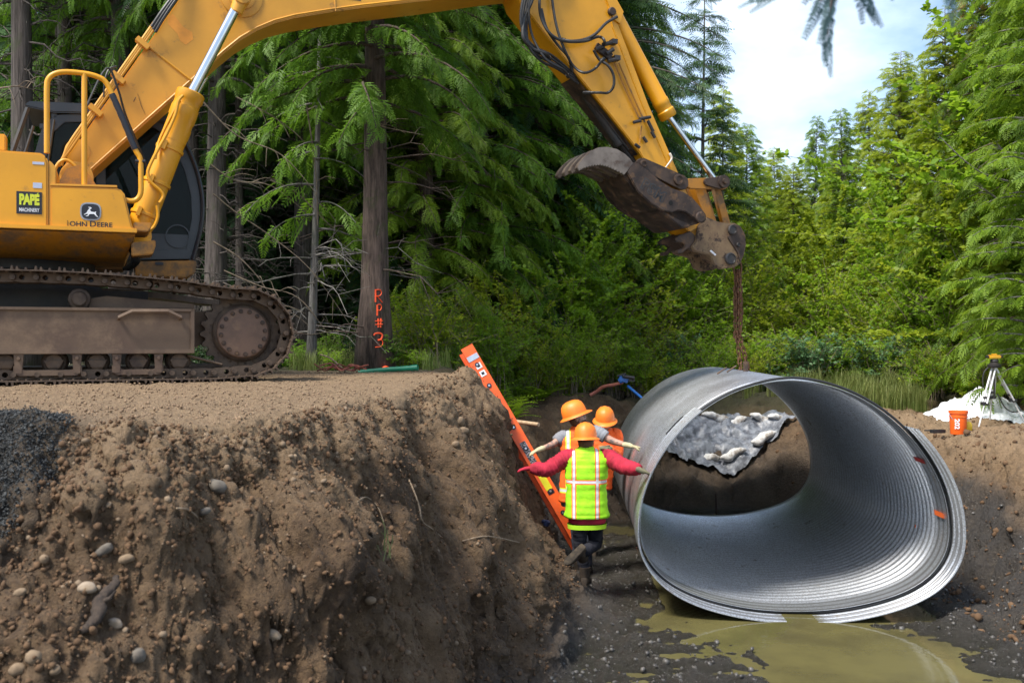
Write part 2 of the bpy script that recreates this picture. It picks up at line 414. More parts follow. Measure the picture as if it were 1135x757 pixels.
def stamp(Vt, Ft, M, P):
    n = len(P); V_ = np.einsum('nij,mj->nmi', M, Vt)+P[:, None, :]
    F_ = (Ft[None]+(np.arange(n)*len(Vt))[:, None, None]).reshape(-1, Ft.shape[1]); return V_.reshape(-1, 3), F_
rng = np.random.default_rng(5)
def scatter_stones(name, sel, n, s0, s1, mat_, label, cat, smooth=False, amp=.6, pw=2.6):
    ids = rng.choice(np.nonzero(sel)[0], n); P = V[ids] + rng.normal(size=(n, 3))*.01
    M = rot_mats(n, rng); s = s0*(s1/s0)**(rng.random(n)**pw)
    M = M*s[:, None, None]*np.stack([np.ones(n), rng.uniform(.65, 1, n), rng.uniform(.45, .8, n)], -1)[:, None, :]
    vs, fs = [], []; o = 0
    for k in range(3):
        Vt, Ft = rock_geo(k+3, 1, amp); q = slice(k, None, 3); a_, b_ = stamp(Vt, Ft, M[q], P[q]); vs.append(a_); fs.append(b_+o); o += len(a_)
    me = mesh_np(name, np.concatenate(vs), np.concatenate(fs)); me.materials.append(mat_)
    if smooth: me.polygons.foreach_set('use_smooth', np.ones(len(me.polygons), bool))
    ob = link(bpy.data.objects.new(name, me)); tag(ob, label, cat, kind='stuff')
def stone_mat(name, c0, c1, rough=.85, isl=True):
    m, nt, b = new_mat(name)
    g = nn(nt, 'ShaderNodeNewGeometry'); c = mixc(nt, g.outputs['Random Per Island'], c0, c1)
    n = noise_node(nt, 40, 5); r = ramp(nt, n.outputs[0], .4, .7); c = mixc(nt, r.outputs[0], c, tuple(k*.6 for k in c0))
    nt.links.new(c, b.inputs['Base Color']); b.inputs['Roughness'].default_value = rough; bump(nt, b, n.outputs[0], .4, .004); return m
M_STONE = stone_mat('river_stone', (.25, .18, .115), (.13, .085, .048)); M_BLACKG = stone_mat('dark_gravel', (.016, .018, .018), (.055, .058, .058), .7)
M_CLOD = stone_mat('soil_clod', (.145, .082, .040), (.085, .046, .022), .95)
M_TOPG = stone_mat('pale_gravel', (.28, .19, .115), (.16, .10, .058), .9)
M_MUDG = stone_mat('muddy_gravel', (.12, .112, .10), (.030, .028, .027), .38)
fx, fy, fz = V.T
mk = Cc[:, 0]; ins = (np.abs(np.arctan2(fx, fy)) < R(31))
rad_w = D.ravel()
bank = ins & (fx < 1.0) & (rad_w < 13.5) & (mk < .5) & (Cc[:, 1] < .5)
nearb = bank & (rad_w < 7.5)
slp = bank & (slope_w.ravel() > .3); flat_ = bank & (slope_w.ravel() <= .3)
scatter_stones('soil_clods', slp, 34000, .004, .024, M_CLOD, 'loose crumbled clods of brown soil covering the cut bank', 'soil clods', pw=2.4)
scatter_stones('pebbles', slp, 1500, .006, .026, M_STONE, 'small tan pebbles scattered over the brown bank', 'pebbles', smooth=True, amp=.3, pw=2.8)
scatter_stones('fine_gravel', flat_, 16000, .003, .015, M_TOPG, 'fine pale gravel on the flat top of the bank', 'gravel', pw=2.6)
scatter_stones('dark_gravel', ins & (Cc[:, 1] > .45) & (rad_w < 8), 42000, .002, .011, M_BLACKG, 'dark blue grey crushed gravel spilled over the edge of the bank', 'gravel')
scatter_stones('muddy_gravel', ins & (mk > .5) & (rad_w < 17) & (fz > -.07), 26000, .005, .036, M_MUDG, 'dark wet gravel and mud crumbs on the trench floor', 'gravel')
rb = ins & (fx > 4.6) & (rad_w < 20) & (rad_w > 8) & (Cc[:, 3] < .5)
scatter_stones('bank_rubble', rb, 2500, .012, .06, M_CLOD, 'crumbled soil lying on the far right bank', 'soil clods')
def stone(u, v, wpx, hpx, tilt, name, label, mat_, sink=.75, amp=.34):
    p, nrm = hit(u, v); d = p.y; rx = wpx/2/F*d; rz = hpx/2/F*d
    Vt, Ft = rock_geo(int(u*7+v), 3, amp); mm = MB(); rt = Matrix.Rotation(-R(tilt), 3, 'Y')
    mm.add([rt @ Vector((a_*rx, b_*min(rx, rz*1.3), c_*rz)) for a_, b_, c_ in Vt], [tuple(f) for f in Ft])
    o = mm.build(name, mat_, smooth=True, angle=180); o.location = p + nrm*rz*(1-sink); tag(o, label, 'stone', 'large stones on the cut bank'); return o
M_S1 = simple('stone_tan', (.22, .155, .095), .9, col2=(.13, .088, .052), sc=14, bmp=.3)
M_S2 = simple('stone_grey', (.145, .125, .10), .9, col2=(.085, .070, .055), sc=12, bmp=.3)
M_S3 = simple('stone_pale', (.31, .245, .18), .9, col2=(.19, .14, .09), sc=16, bmp=.3)
for a_ in [(96, 653, 22, 13, -5, 'pale rounded stone beside the upper end of the dark driftwood', M_S3),
           (115, 609, 24, 12, 30, 'grey wedge shaped stone above the driftwood', M_S2),
           (141, 620, 16, 11, 10, 'tan pebble lying between the grey wedge stone and the driftwood', M_S1),
           (127, 692, 12, 15, 60, 'small pale upright stone under the driftwood', M_S3),
           (39, 729, 17, 20, 70, 'tan oval stone near the bottom left corner', M_S1),
           (21, 742, 16, 16, 10, 'brown round stone in the very bottom left corner', M_S1),
           (152, 727, 18, 16, 20, 'grey round stone at the foot of the bank below the driftwood', M_S2),
           (60, 742, 14, 12, 10, 'small brown stone right of the tan oval stone', M_S1),
           (243, 540, 21, 14, -30, 'grey flat stone high on the brown slope below the track', M_S2),
           (49, 619, 11, 9, 0, 'tan pebble beneath the dark gravel spill', M_S1),
           (22, 658, 16, 10, 20, 'flat tan stone below the gravel spill at left edge', M_S1),
           (305, 704, 11, 20, 70, 'pale elongated stone standing low in the middle of the slope', M_S3),
           (508, 467, 11, 12, 0, 'tan cobble stuck in the scooped hollow under the bank rim', M_S1),
           (512, 478, 13, 9, 10, 'rounded cobble just below another in the scooped hollow', M_S1),
           (226, 567, 12, 9, 20, 'small grey stone right of the flat grey stone on the slope', M_S2),
           (411, 665, 12, 9, 0, 'small tan stone half buried low on the slope near the grass tuft', M_S1),
           (505, 493, 9, 8, 0, 'small round tan stone at the bottom of the scooped hollow', M_S1)]:
    stone(a_[0], a_[1], a_[2], a_[3], a_[4], 'stone', a_[5], a_[6])
# driftwood
p0, n0 = hit(88, 700); p1, n1_ = hit(112, 668); p2, n2_ = hit(137, 636)
M_DRIFT = simple('weathered_wood', (.045, .030, .020), .9, col2=(.018, .012, .009), sc=22, stretch=(3, 3, .6), bmp=.6, bdist=.01)
mb = MB(); q = [p0+n0*.01, p0.lerp(p1, .5)+n0*.035, p1+n1_*.03, p1.lerp(p2, .5)+n1_*.03+Vector((.01, 0, .0)), p2+n2_*.045]
q = smooth_pts(q, 5); mb.tube(q, [.014+.022*math.sin(min(1, (i+1)/len(q)*1.1)*math.pi)+.004*math.sin(i*2.1) for i in range(len(q))], 10, flat=.7)
mb.tube([q[9], q[9]+Vector((.05, -.01, .02)), q[9]+Vector((.075, -.01, .055))], [.016, .011, .004], 7)
tag(mb.build('driftwood', M_DRIFT, smooth=True, angle=60), 'dark split piece of driftwood lying on the brown slope', 'driftwood')
# roots and a twig on the bank
M_ROOT = simple('dry_root', (.30, .22, .14), .9, col2=(.16, .11, .07), sc=30)
for pts, r_, lab, nm in (([(452, 532), (458, 546), (463, 562), (466, 578), (478, 586), (490, 595)], .006, 'pale thin root hanging down the middle of the bank', 'root'),
                     ([(395, 558), (405, 552), (416, 560), (424, 578)], .004, 'fine curved root left of the larger hanging root', 'root'),
                     ([(512, 600), (540, 596), (575, 601)], .006, 'straight thin twig lying across the lower slope', 'twig'),
                     ([(196, 562), (206, 566), (216, 574)], .005, 'short pale twig beside the grey slope stones', 'twig')):
    mb = MB(); mb.tube(smooth_pts([hit(*p)[0]+hit(*p)[1]*.015 for p in pts], 5), r_, 6)
    tag(mb.build(nm, M_ROOT, smooth=True), lab, nm)
# ------------------------------------------------------------------ excavator
PSI = R(22); KP = 10.415; cps, sps = math.cos(PSI), math.sin(PSI)
EO = Vector((-2.716, 10.136, 2.385))
def L(u, v, q):      # point of the photo on the machine's vertical plane at lateral offset q -> local (s, z)
    a = (u-CX)/F; y = (KP+q)/(cps-a*sps); x = a*y
    return ((x-EO.x)*cps+(y-EO.y)*sps, HC-(v-CY)/F*y-EO.z)
def L3(u, v, q): s, z = L(u, v, q); return Vector((s, q, z))
PXM = .0093
YEL = (.70, .315, .008)
def paint(name, c, wear=.6, rough=.38, scale=2.6):
    m, nt, b = new_mat(name)
    n1 = noise_node(nt, 1.1, 6, .6); r1 = ramp(nt, n1.outputs[0], .35, .7)
    c1 = mixc(nt, r1.outputs[0], c, tuple(k*.74 for k in c))
    n2 = noise_node(nt, scale, 10, .75); r2 = ramp(nt, n2.outputs[0], wear, wear+.13)
    c2 = mixc(nt, r2.outputs[0], c1, (.16, .095, .045))
    n3 = noise_node(nt, 26, 6, .8); r3 = ramp(nt, n3.outputs[0], .70, .735); c3 = mixc(nt, r3.outputs[0], c2, (.05, .025, .015))
    nt.links.new(c3, b.inputs['Base Color'])
    rr = ramp(nt, r2.outputs[0], 0, 1, (rough,)*3+(1,), (.85, .85, .85, 1)); nt.links.new(rr.outputs[0], b.inputs['Roughness'])
    bump(nt, b, n2.outputs[0], .12, .004); return m
M_YEL = paint('yellow_paint', YEL); M_YELD = paint('dirty_yellow_paint', (.44, .18, .012), .47, .5, 3.4)
M_YELB = paint('boom_paint', (.68, .315, .022), .60, .42)
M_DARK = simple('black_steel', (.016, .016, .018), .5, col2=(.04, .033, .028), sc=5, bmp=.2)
M_CAB = simple('cab_paint', (.014, .017, .022), .35, col2=(.028, .03, .034), sc=3)
M_RUST = simple('worn_brown_steel', (.075, .048, .034), .6, .35, col2=(.032, .022, .018), sc=4.5, lo=.38, hi=.62, bmp=.5, bdist=.006, dirt=(.17, .10, .055), dsc=7, dlo=.52, dhi=.66)
M_TINE = simple('polished_tine_steel', (.24, .19, .15), .42, .55, col2=(.11, .085, .07), sc=3, bmp=.2, dirt=(.10, .065, .045), dsc=6)
M_COUP = simple('muddy_coupler', (.19, .125, .065), .75, .1, col2=(.13, .08, .045), sc=7, bmp=.5, dirt=(.045, .03, .024), dsc=8, dlo=.50, dhi=.60)
M_TRK = simple('track_steel', (.105, .072, .048), .6, .35, col2=(.055, .036, .026), sc=9, bmp=.4, dirt=(.16, .105, .065), dsc=5)
M_TRKF = simple('track_frame_paint', (.125, .082, .052), .75, .0, col2=(.085, .052, .035), sc=2.2, bmp=.3, dirt=(.19, .13, .085), dsc=4, dlo=.5, dhi=.72)
M_CHR = simple('chrome', (.72, .74, .75), .12, 1., col2=(.6, .62, .62), sc=3)
M_SHINE = simple('worn_bright_steel', (.55, .53, .52), .3, 1., col2=(.3, .26, .23), sc=20)
M_HOSE = simple('hose_rubber', (.014, .014, .015), .5, col2=(.03, .028, .025), sc=12)
M_BLK = simple('black_decal', (.012, .013, .02), .45); M_WHT = simple('white_decal', (.75, .76, .78), .5)
M_LIME = simple('lime_decal', (.62, .68, .03), .5); M_GREY = simple('grey_decal', (.30, .32, .36), .4)
m, nt, b = new_mat('cab_glass'); b.inputs['Base Color'].default_value = (.02, .035, .035, 1); b.inputs['Roughness'].default_value = .03
b.inputs['Transmission Weight'].default_value = .75; b.inputs['IOR'].default_value = 1.2; M_GLASS = m

ex = empty('excavator', EO, PSI, label='big yellow tracked excavator with a hydraulic thumb, parked on the dirt bank', cat='excavator')
# --- crawler track path (outer face of the chain side of the shoes)
cz = .505; RR = .455; LS = -4.55
path = []
def lin(a, b_, n): return [(a[0]+(b_[0]-a[0])*i/n, a[1]+(b_[1]-a[1])*i/n) for i in range(n)]
bot = .045
top_pts = [L(-60, 298.5, 0), L(40, 300.5, 0), L(88, 302.5, 0), L(150, 307, 0), L(205, 312.5, 0), L(240, 318, 0)]
path += lin((LS, bot), (-.30, bot), 60)
path += [(-.18, bot+.006), (-.1, bot+.015)]
for k in range(0, 25):
    t = R(-98+k*(196/24)); path.append((RR*math.cos(t)*1.04+.0, cz+RR*math.sin(t)*.965))
tp = [(p[0], p[1]) for p in reversed(top_pts)]
path += [q_ for q_ in tp if q_[0] < -.12]
path += [(LS+.3, 1.06), (LS, 1.0)]
for k in range(1, 16):
    t = R(90+k*180/16); path.append((LS+.46*math.cos(t), bot+.48+.48*math.sin(t)))
P = np.array(path); P = np.vstack([P, P[:1]]); seg = np.hypot(*np.diff(P, axis=0).T); S = np.concatenate([[0], np.cumsum(seg)]); Ltot = S[-1]
nsh = int(round(Ltot/.203)); pitch = Ltot/nsh
def pat(s):
    s %= Ltot; i = min(np.searchsorted(S, s, side='right')-1, len(seg)-1); t = (s-S[i])/max(seg[i], 1e-6); return P[i]*(1-t)+P[i+1]*t
def shoe_mesh(W):
    mb = MB(); h = pitch/2
    # plate with three grousers, y across the machine, x along the chain, z outwards
    prof = [(-h-.012, 0), (-h-.012, .012), (-h+.006, .014), (-h+.010, .05), (-h+.024, .05), (-h+.03, .014), (-.010, .013), (-.006, .034), (.008, .034), (.012, .013), (h-.04, .014), (h-.034, .042), (h-.02, .042), (h-.014, .012), (h-.014, 0)]
    mb.prism(prof, 0, W)
    for yy in (.20, .50):                                # chain link plates with bores
        out = []; inn = []
        for k in range(16):
            t = 2*math.pi*k/16; inn.append((.045+.026*math.cos(t), -.052+.026*math.sin(t)))
            out.append((.0+(h+.02)*math.copysign(min(1, abs(math.cos(t))**.5), math.cos(t)), -.052+.048*math.copysign(abs(math.sin(t))**.6, math.sin(t))))
        mb.ringplate(out, inn, yy, yy+.05)
    mb.cyl((-h+.02, .15, -.055), (-h+.02, .62, -.055), .026, n=10)
    for yy in (.12, .64):
        for xx in (-.04, .035): mb.cyl((xx, yy, -.012), (xx, yy, .0), .014, n=6)
    return mb
WT = .70
s0 = None
for k in range(nsh):
    c_ = pat(k*pitch+.06); a_ = pat(k*pitch+.06-pitch*.45); b_ = pat(k*pitch+.06+pitch*.45)
    tx, tz = b_[0]-a_[0], b_[1]-a_[1]; ang_ = math.atan2(tz, tx)
    if s0 is None: s0 = o = shoe_mesh(WT).build('track_shoe', M_TRK, ex, bevel=0)
    else: o = s0.copy(); COL.objects.link(o)
    # travelling counter-clockwise: outward normal is to the right of travel
    Mx = Matrix.Rotation(-ang_, 4, 'Y') @ Matrix.Rotation(math.pi, 4, 'X')
    o.matrix_local = Matrix.Translation((c_[0], WT, c_[1])) @ Mx
    if c_[0] < -3.75: bpy.data.objects.remove(o) if o is not s0 else None
# far track, same belt in one part
far = MB(); pp = [(float(a), float(c)) for a, c in P[:-1]]
inn = [(a*0.97-.06, .52+(c-.52)*.86) for a, c in pp]; far.ringplate(pp, inn, 2.6, 3.3); far.build('far_crawler_track', M_TRK, ex)
# --- sprocket
sp = MB(); nt_ = 23; outl = []
for k in range(nt_*4):
    t = 2*math.pi*k/(nt_*4); r_ = [.372, .372, .418, .418][k % 4]; outl.append((r_*math.cos(t), cz+r_*math.sin(t)))
inn = [(.30*math.cos(2*math.pi*k/(nt_*4)), cz+.30*math.sin(2*math.pi*k/(nt_*4))) for k in range(nt_*4)]
sp.ringplate(outl, inn, .30, .40)
spo = sp.build('sprocket', M_TRK, ex, bevel=.004)
hb = MB(); hb.lathe([(.345, 0), (.345, .06), (.33, .08), (.30, .09), (.30, .13), (.275, .15)], (0, .40, cz), (0, -1, 0), 40)
hbo = hb.build('hub_ring', M_TRK, ex, bevel=.004)
for k in range(26):
    t = 2*math.pi*k/26; bb = MB(); bb.cyl((.318*math.cos(t), .335, cz+.318*math.sin(t)), (.318*math.cos(t), .30, cz+.318*math.sin(t)), .012, n=6)
    if k == 0: b0 = bb
    else: b0.add(bb.v, bb.f)
b0.build('bolt_circle', M_TRK, hbo)
hc = MB(); hc.lathe([(.262, 0), (.262, .075), (.25, .092), (.20, .10), (.0, .104)], (0, .275, cz), (0, -1, 0), 48, cap=False)
hco = hc.build('hub_cover', simple('hub_cover_paint', (.15, .09, .06), .7, col2=(.105, .065, .045), sc=4, bmp=.2, dirt=(.20, .13, .085), dsc=6), ex, smooth=True)
bl = MB()
for k in range(16):
    t = 2*math.pi*k/16+.1; x_, z_ = .222*math.cos(t), cz+.222*math.sin(t); bl.cyl((x_, .19, z_), (x_, .158, z_), .017, n=6); bl.cyl((x_, .180, z_), (x_, .174, z_), .024, n=12)
bl.build('cover_bolts', M_RUST, hco)
# --- track frame
tf = MB()
fr = lambda u, v: L(u, v, .10)
x1_, ztop = fr(215, 341); zb = fr(150, 391)[1]; ztop = fr(110, 342.5)[1]
tf.prism([(-4.3, ztop), (x1_, ztop), (x1_, zb), (-4.3, zb)], .10, .62)
tf.prism([(-4.3, ztop+.012), (x1_+.0, ztop+.012), (x1_+.0, ztop-.02), (-4.3, ztop-.02)], .075, .62)
tf.prism([(-4.3, zb+.035), (x1_+.005, zb+.035), (x1_+.005, zb-.01), (-4.3, zb-.01)], .07, .62)
tf.prism([(x1_-.035, zb), (x1_+.006, zb), (x1_+.006, ztop+.01), (x1_-.035, ztop+.01)], .075, .62)
tf.prism([(x1_, ztop-.02), (x1_+.28, ztop+.03), (x1_+.28, zb+.18), (x1_, zb+.03)], .42, .58)       # arm to the final drive
tf.prism([L(100, 331, .3), L(118, 328, .3), L(215, 337, .3), L(215, 342, .3), L(98, 342, .3)], .3, .9)
tfo = tf.build('track_frame', M_TRKF, ex, bevel=.006)
sb_ = MB(); a_, b_ = L(132, 353, .08), L(200, 353, .08)                    # step welded on the frame
sb_.tube([(a_[0], .085, a_[1]), (a_[0], .03, a_[1]+.01), (a_[0]+.12, .02, a_[1]+.07), (b_[0]-.12, .02, b_[1]+.07), (b_[0], .03, b_[1]+.01), (b_[0], .085, b_[1])], .022, 6)
sb_.build('frame_step', M_TRKF, ex)
gd = MB(); gd.tube([L3(208, 394, .2), L3(246, 404, .2)], .028, 8, flat=.5); gd.build('chain_guide', M_TRKF, ex)
# rollers
for i, u in enumerate((-84, -40, 7, 60, 108, 153, 198)):
    x_, z_ = L(u, 397.5, .2); z_ = .215; rl = MB()
    rl.lathe([(.10, 0), (.118, .02), (.118, .07), (.085, .09), (.085, .30), (.118, .32), (.118, .38)], (x_, .22, z_), (0, 1, 0), 28)
    rl.lathe([(.075, 0), (.085, .015), (.085, .06)], (x_, .15, z_), (0, 1, 0), 20)
    rl.prism([(x_-.09, z_+.02), (x_-.05, z_-.055), (x_+.05, z_-.055), (x_+.09, z_+.02)], .13, .20)
    rl.build('track_roller', M_TRK, ex, bevel=.004)
for (u0, u1) in ((15, 91), (124, 181), (-90, -20)):
    g = MB(); xa, _ = L(u0, 400, .12); xb, _ = L(u1, 400, .12)
    zt, zl = zb+.0, .085
    g.prism([(xa, zl+.03), (xa+.05, zl), (xb-.05, zl), (xb, zl+.03), (xb, zl+.10), (xb-.1, zl+.055), (xa+.1, zl+.055), (xa, zl+.10)], .09, .14)
    for xx in (xa, xb-.09, ):
        g.prism([(xx, zt), (xx+.09, zt), (xx+.075, zl+.02), (xx+.015, zl+.02)], .085, .15)
        g.cyl((xx+.045, .085, zt-.05), (xx+.045, .065, zt-.05), .02, n=6)
    g.build('roller_guard', M_TRKF, ex, bevel=.004)
cr = MB(); x_, z_ = L(88, 331.5, .25); cr.lathe([(.055, 0), (.098, .012), (.105, .03), (.105, .10), (.07, .12), (.07, .3)], (x_, .20, z_), (0, 1, 0), 28); cr.lathe([(.06, -.03), (.075, -.015), (.075, .02)], (x_, .19, z_), (0, 1, 0), 20)
cr.build('carrier_roller', M_TRK, ex, bevel=.004)
# car body and slew ring
cb = MB(); cb.bx(-3.6, -.9, .95, 2.35, .42, .95); cb.prism([(-3.0, .9), (-1.3, .9), (-1.5, 1.12), (-2.8, 1.12)], 1.0, 2.3)
cb.lathe([(.78, 0), (.78, .1), (.72, .12), (.72, .26)], (-2.15, 1.65, 1.05), (0, 0, 1), 40); cb.build('car_body', M_DARK, ex, bevel=.01)
# --- upper structure
qn = .16
dz1 = L(0, 256, qn)[1]; xr = L(151, 258, qn)[0]; dz0 = L(0, 278, .5)[1]
up = MB()                                   # deck: chamfered underside that is seen from below
xf_, zf_ = L(150.5, 259, qn); xi, zi = L(139, 286, .45)
n_ = 6
up.loft_pts = None
vs = [(-6.4, qn, dz1), (xf_, qn, zf_), (xf_, 3.15, zf_), (-6.4, 3.15, dz1), (-6.4, .50, zi), (xi, .50, zi), (xi, 2.9, zi), (-6.4, 2.9, zi)]
up.add(vs, [(0, 1, 2, 3), (4, 7, 6, 5), (0, 4, 5, 1), (1, 5, 6, 2), (2, 6, 7, 3), (0, 3, 7, 4)])
up.build('deck_frame', M_YELD, ex, bevel=.008)
sk = MB(); zt_ = zf_+.035
sk.prism([(-6.4, zf_+.004), (xf_+.012, zf_+.004), (xf_+.012, zt_+.012), (-6.4, zt_+.012)], qn-.03, qn+.06); sk.build('deck_edge', M_YEL, ex, bevel=.005)
bodyq = .85
rp = MB(); A_ = [L(0, 253, qn)]; x0b = -6.4
xs1, zs1 = L(52.5, 170, qn); xs2, zs2 = L(60, 180, qn); xbot, zbt = L(53.5, 253, qn)
rp.prism([(x0b, zbt-.0), (xbot, zbt), (xbot, zs1-.10), (xbot-.015, zs1-.03), (xbot-.07, zs1), (x0b, zs1+.02)], qn, 1.15)
rpo = rp.build('engine_side_panel', M_YEL, ex, bevel=.02)
sm_ = MB(); sm_.prism([(xbot+.003, zbt), (xbot+.05, zbt), (xbot+.07, zs2-.05), (xbot+.03, zs2+.0), (xbot+.003, zs1-.06)], qn+.02, .9); sm_.build('panel_post', M_YELB, ex, bevel=.008)
fp = MB(); fp.prism([L(55.5, 254.5, qn), L(151, 257.5, qn), L(146.5, 250, qn), L(138, 215, qn), L(134, 210.5, qn), L(129, 208.5, qn), L(60, 206.5, qn), L(55.5, 207, qn)], qn-.003, 1.05)
fpo = fp.build('tool_box_panel', M_YEL, ex, bevel=.018)
ed = MB(); ed.prism([L(55.5, 206, qn), L(130, 208, qn), L(130, 205.6, qn), L(55.5, 203.5, qn)], qn-.004, .9); ed.build('panel_lip', M_YELB, fpo, bevel=.004)
# hatch, engine hood behind
hd = MB(); hd.bx(-6.4, xbot-.15, 1.15, 3.1, zbt, zs1-.03); hd.bx(xbot-.15, xbot+.75, 1.08, 1.3, zbt, zbt+.3)
hd.build('engine_hood', M_YELD, ex, bevel=.03)
lt = MB(); c_ = L3(1, 158, .5); lt.bx(c_.x-.12, c_.x+.05, .42, .6, c_.z-.1, c_.z+.07); lt.build('work_light', M_YEL, ex, bevel=.012)
# decals
xd0, zd1 = L(18.2, 212, qn); xd1, zd0 = L(46.5, 238, qn)
mk_ = lambda q, cx_, cz_: (lambda x, y: (cx_+x, q, cz_+y))
dc = MB(); dc.bx(xd0, xd1, qn-.006, qn-.001, zd0, zd1); dco = dc.build('black_sign_plate', M_BLK, rpo)
wx = xd1-xd0; hz_ = zd1-zd0; cxm = (xd0+xd1)/2
text_on('lime_lettering', 'PAPE', hz_*.62, mk_(qn-.009, cxm, zd0+hz_*.62), M_LIME, dco, bold=.008, width=.62, spacing=.95)
ac = MB(); ac.prism([(cxm+wx*.29, zd0+hz_*.885), (cxm+wx*.33, zd0+hz_*.885), (cxm+wx*.38, zd0+hz_*.96), (cxm+wx*.33, zd0+hz_*.96)], qn-.009, qn-.006); ac.build('accent_mark', M_LIME, dco)
text_on('white_lettering', 'MACHINERY', hz_*.235, mk_(qn-.009, cxm, zd0+hz_*.17), M_WHT, dco, bold=.001, width=.62)
for (u0, v0, u1, v1) in ((36.5, 202.5, 46.5, 209), (36, 179.3, 49, 183)):
    a_, b_ = L(u0, v0, qn), L(u1, v1, qn); d_ = MB(); d_.bx(a_[0], b_[0], qn-.004, qn-.001, b_[1], a_[1]); d_.build('small_label', simple('pale_label', (.45, .50, .62), .6), rpo)
# leaping deer badge and maker lettering
bc = L3(100.5, 234.7, qn); bw, bh = .085, .078
def rrect(w_, h_, e=3.2, n=32): return [(w_*math.copysign(abs(math.cos(2*math.pi*k/n))**(2/e), math.cos(2*math.pi*k/n)), h_*math.copysign(abs(math.sin(2*math.pi*k/n))**(2/e), math.sin(2*math.pi*k/n))) for k in range(n)]
bd = MB(); bd.prism([(bc.x+x, bc.z+z) for x, z in rrect(bw*1.12, bh*1.12)], qn-.008, qn); bdo = bd.build('badge_rim', M_GREY, fpo)
bi = MB(); bi.prism([(bc.x+x, bc.z+z) for x, z in rrect(bw*.96, bh*.94)], qn-.012, qn-.008); bi.build('badge_field', M_BLK, bdo)
deer = [(-.50, .10), (-.42, .34), (-.20, .62), (-.10, .74), (-.28, .80), (-.30, .92), (-.12, .86), (.0, .92), (.02, .80), (.14, .78), (.13, .70), (-.02, .62), (-.08, .40), (.10, .22), (.50, .16), (.66, .26), (.74, .20), (.66, .02), (.80, -.30), (1.0, -.52), (.90, -.55), (.62, -.30), (.44, -.10), (.10, -.12), (-.16, -.16), (-.34, -.46), (-.62, -.50), (-.66, -.42), (-.42, -.36), (-.32, -.12), (-.60, -.16), (-.86, -.30), (-.88, -.22), (-.62, -.02)]
dr = MB(); dr.add([(bc.x+x*bw*.8, qn-.0145, bc.z-.01+(z-.1)*bh*.85) for x, z in deer], [tuple(range(len(deer)))]); dme = dr.build('leaping_deer', M_WHT, bdo)
tcx = L3(100, 249, qn)
lt_ = MB(); qz = qn-.006; X0 = tcx.x-.235
def put(s_, x, z, size): 
    v_, f_ = text_geo(s_, size, bold=.0012, width=1.0); xs = [p[0] for p in v_]; w_ = max(xs)-min(xs); lt_.add([(x+p[0]-min(xs), qz, z+p[1]) for p in v_], f_); return w_
lt_.tube([(X0+.032, qz, tcx.z+.032), (X0+.032, qz, tcx.z-.022), (X0+.020, qz, tcx.z-.046), (X0-.002, qz, tcx.z-.050), (X0-.018, qz, tcx.z-.036)], .0058, 5, flat=.3)
x_ = X0+.052; x_ += put('OHN', x_, tcx.z-.002, .068)+.028; x_ += put('D', x_, tcx.z+.003, .084)+.010; put('EERE', x_, tcx.z-.002, .068)
lt_.build('black_lettering', M_BLK, fpo)
# step brackets, lower nose
br = MB(); a_ = L3(147, 252, .3); br.prism([L(148, 246, qn), L(168, 246.5, qn), L(168, 252, qn), L(164, 257, qn), L(148, 256, qn)], qn+.02, .8)
br.prism([L(146, 268, qn), L(173, 265, qn), L(173, 272, qn), L(170, 281, qn), L(146, 283, qn)], qn+.1, .7); br.build('front_step', M_YELD, ex, bevel=.01)
hs = MB()
for k in range(4): hs.tube(smooth_pts([L3(141+k*2, 272, .5), L3(147+k*2, 283+k, .5), L3(146+k*2, 292, .6), L3(138+k*2, 298, .9)], 4), .02, 8)
hs.build('underdeck_hoses', M_HOSE, ex, smooth=True)
# handrail
hr = MB(); qh = .24; pts = [(52, 170), (52, 130), (52, 97), (54, 87.5), (61, 82), (74, 80), (95, 82), (107, 85), (116, 90), (123, 102), (137, 134), (150, 166), (155.5, 177), (156.3, 200), (156, 214), (152, 221), (146, 223), (139, 222)]
hr.tube(smooth_pts([L3(u, v, qh) for u, v in pts], 4), .026, 12); hr.cyl(L3(93.5, 82, qh), L3(93.5, 207, qh), .026, n=12)
hro = hr.build('handrail', M_YEL, ex, smooth=True, angle=50)
tp_ = MB(); tp_.tube(smooth_pts([L3(u, v, qh) for u, v in [(124, 104.5), (137, 134), (150, 166)]], 6), [.030+.003*(i % 2) for i in range(13)], 12); tp_.tube([L3(150, 179, qh), L3(161, 179.5, qh)], .022, 8); tp_.build('grip_tape', M_BLK, hro, smooth=True)
# --- cab (far side of the machine)
qc0, qc1 = 2.02, 3.0
cabp = [(36, 290), (30, 200), (47, 140), (60, 128), (150, 121), (178, 132), (195, 145), (208, 166), (218, 192), (223.5, 222), (222.5, 250), (213, 287)]
oc = [L(u, v, qc0) for u, v in cabp]
def shrink(poly, k):
    cx_ = sum(p[0] for p in poly)/len(poly); cz_ = sum(p[1] for p in poly)/len(poly)
    out = []
    for x, z in poly:
        d = math.hypot(x-cx_, z-cz_); out.append((cx_+(x-cx_)*(d-k)/d, cz_+(z-cz_)*(d-k)/d))
    return out
ci = shrink(oc, .13)
cf = MB(); cf.ringplate(oc, ci, qc0, qc0+.07); cf.ringplate(oc, ci, qc1-.07, qc1)
midz = L(150, 258, qc0)[1]
cf.prism([(x, min(z, midz)) for x, z in ci], qc0+.015, qc0+.055)          # lower door panel
xs_ = L(112, 200, qc0)[0]; cf.bx(xs_-.05, xs_+.05, qc0+.004, qc0+.066, midz, max(z for x, z in ci))
for i in (2, 3, 9, 10, 11):                                         # cross members
    x, z = oc[i]; cf.bx(x-.03, x+.03, qc0, qc1, z-.03, z+.03)
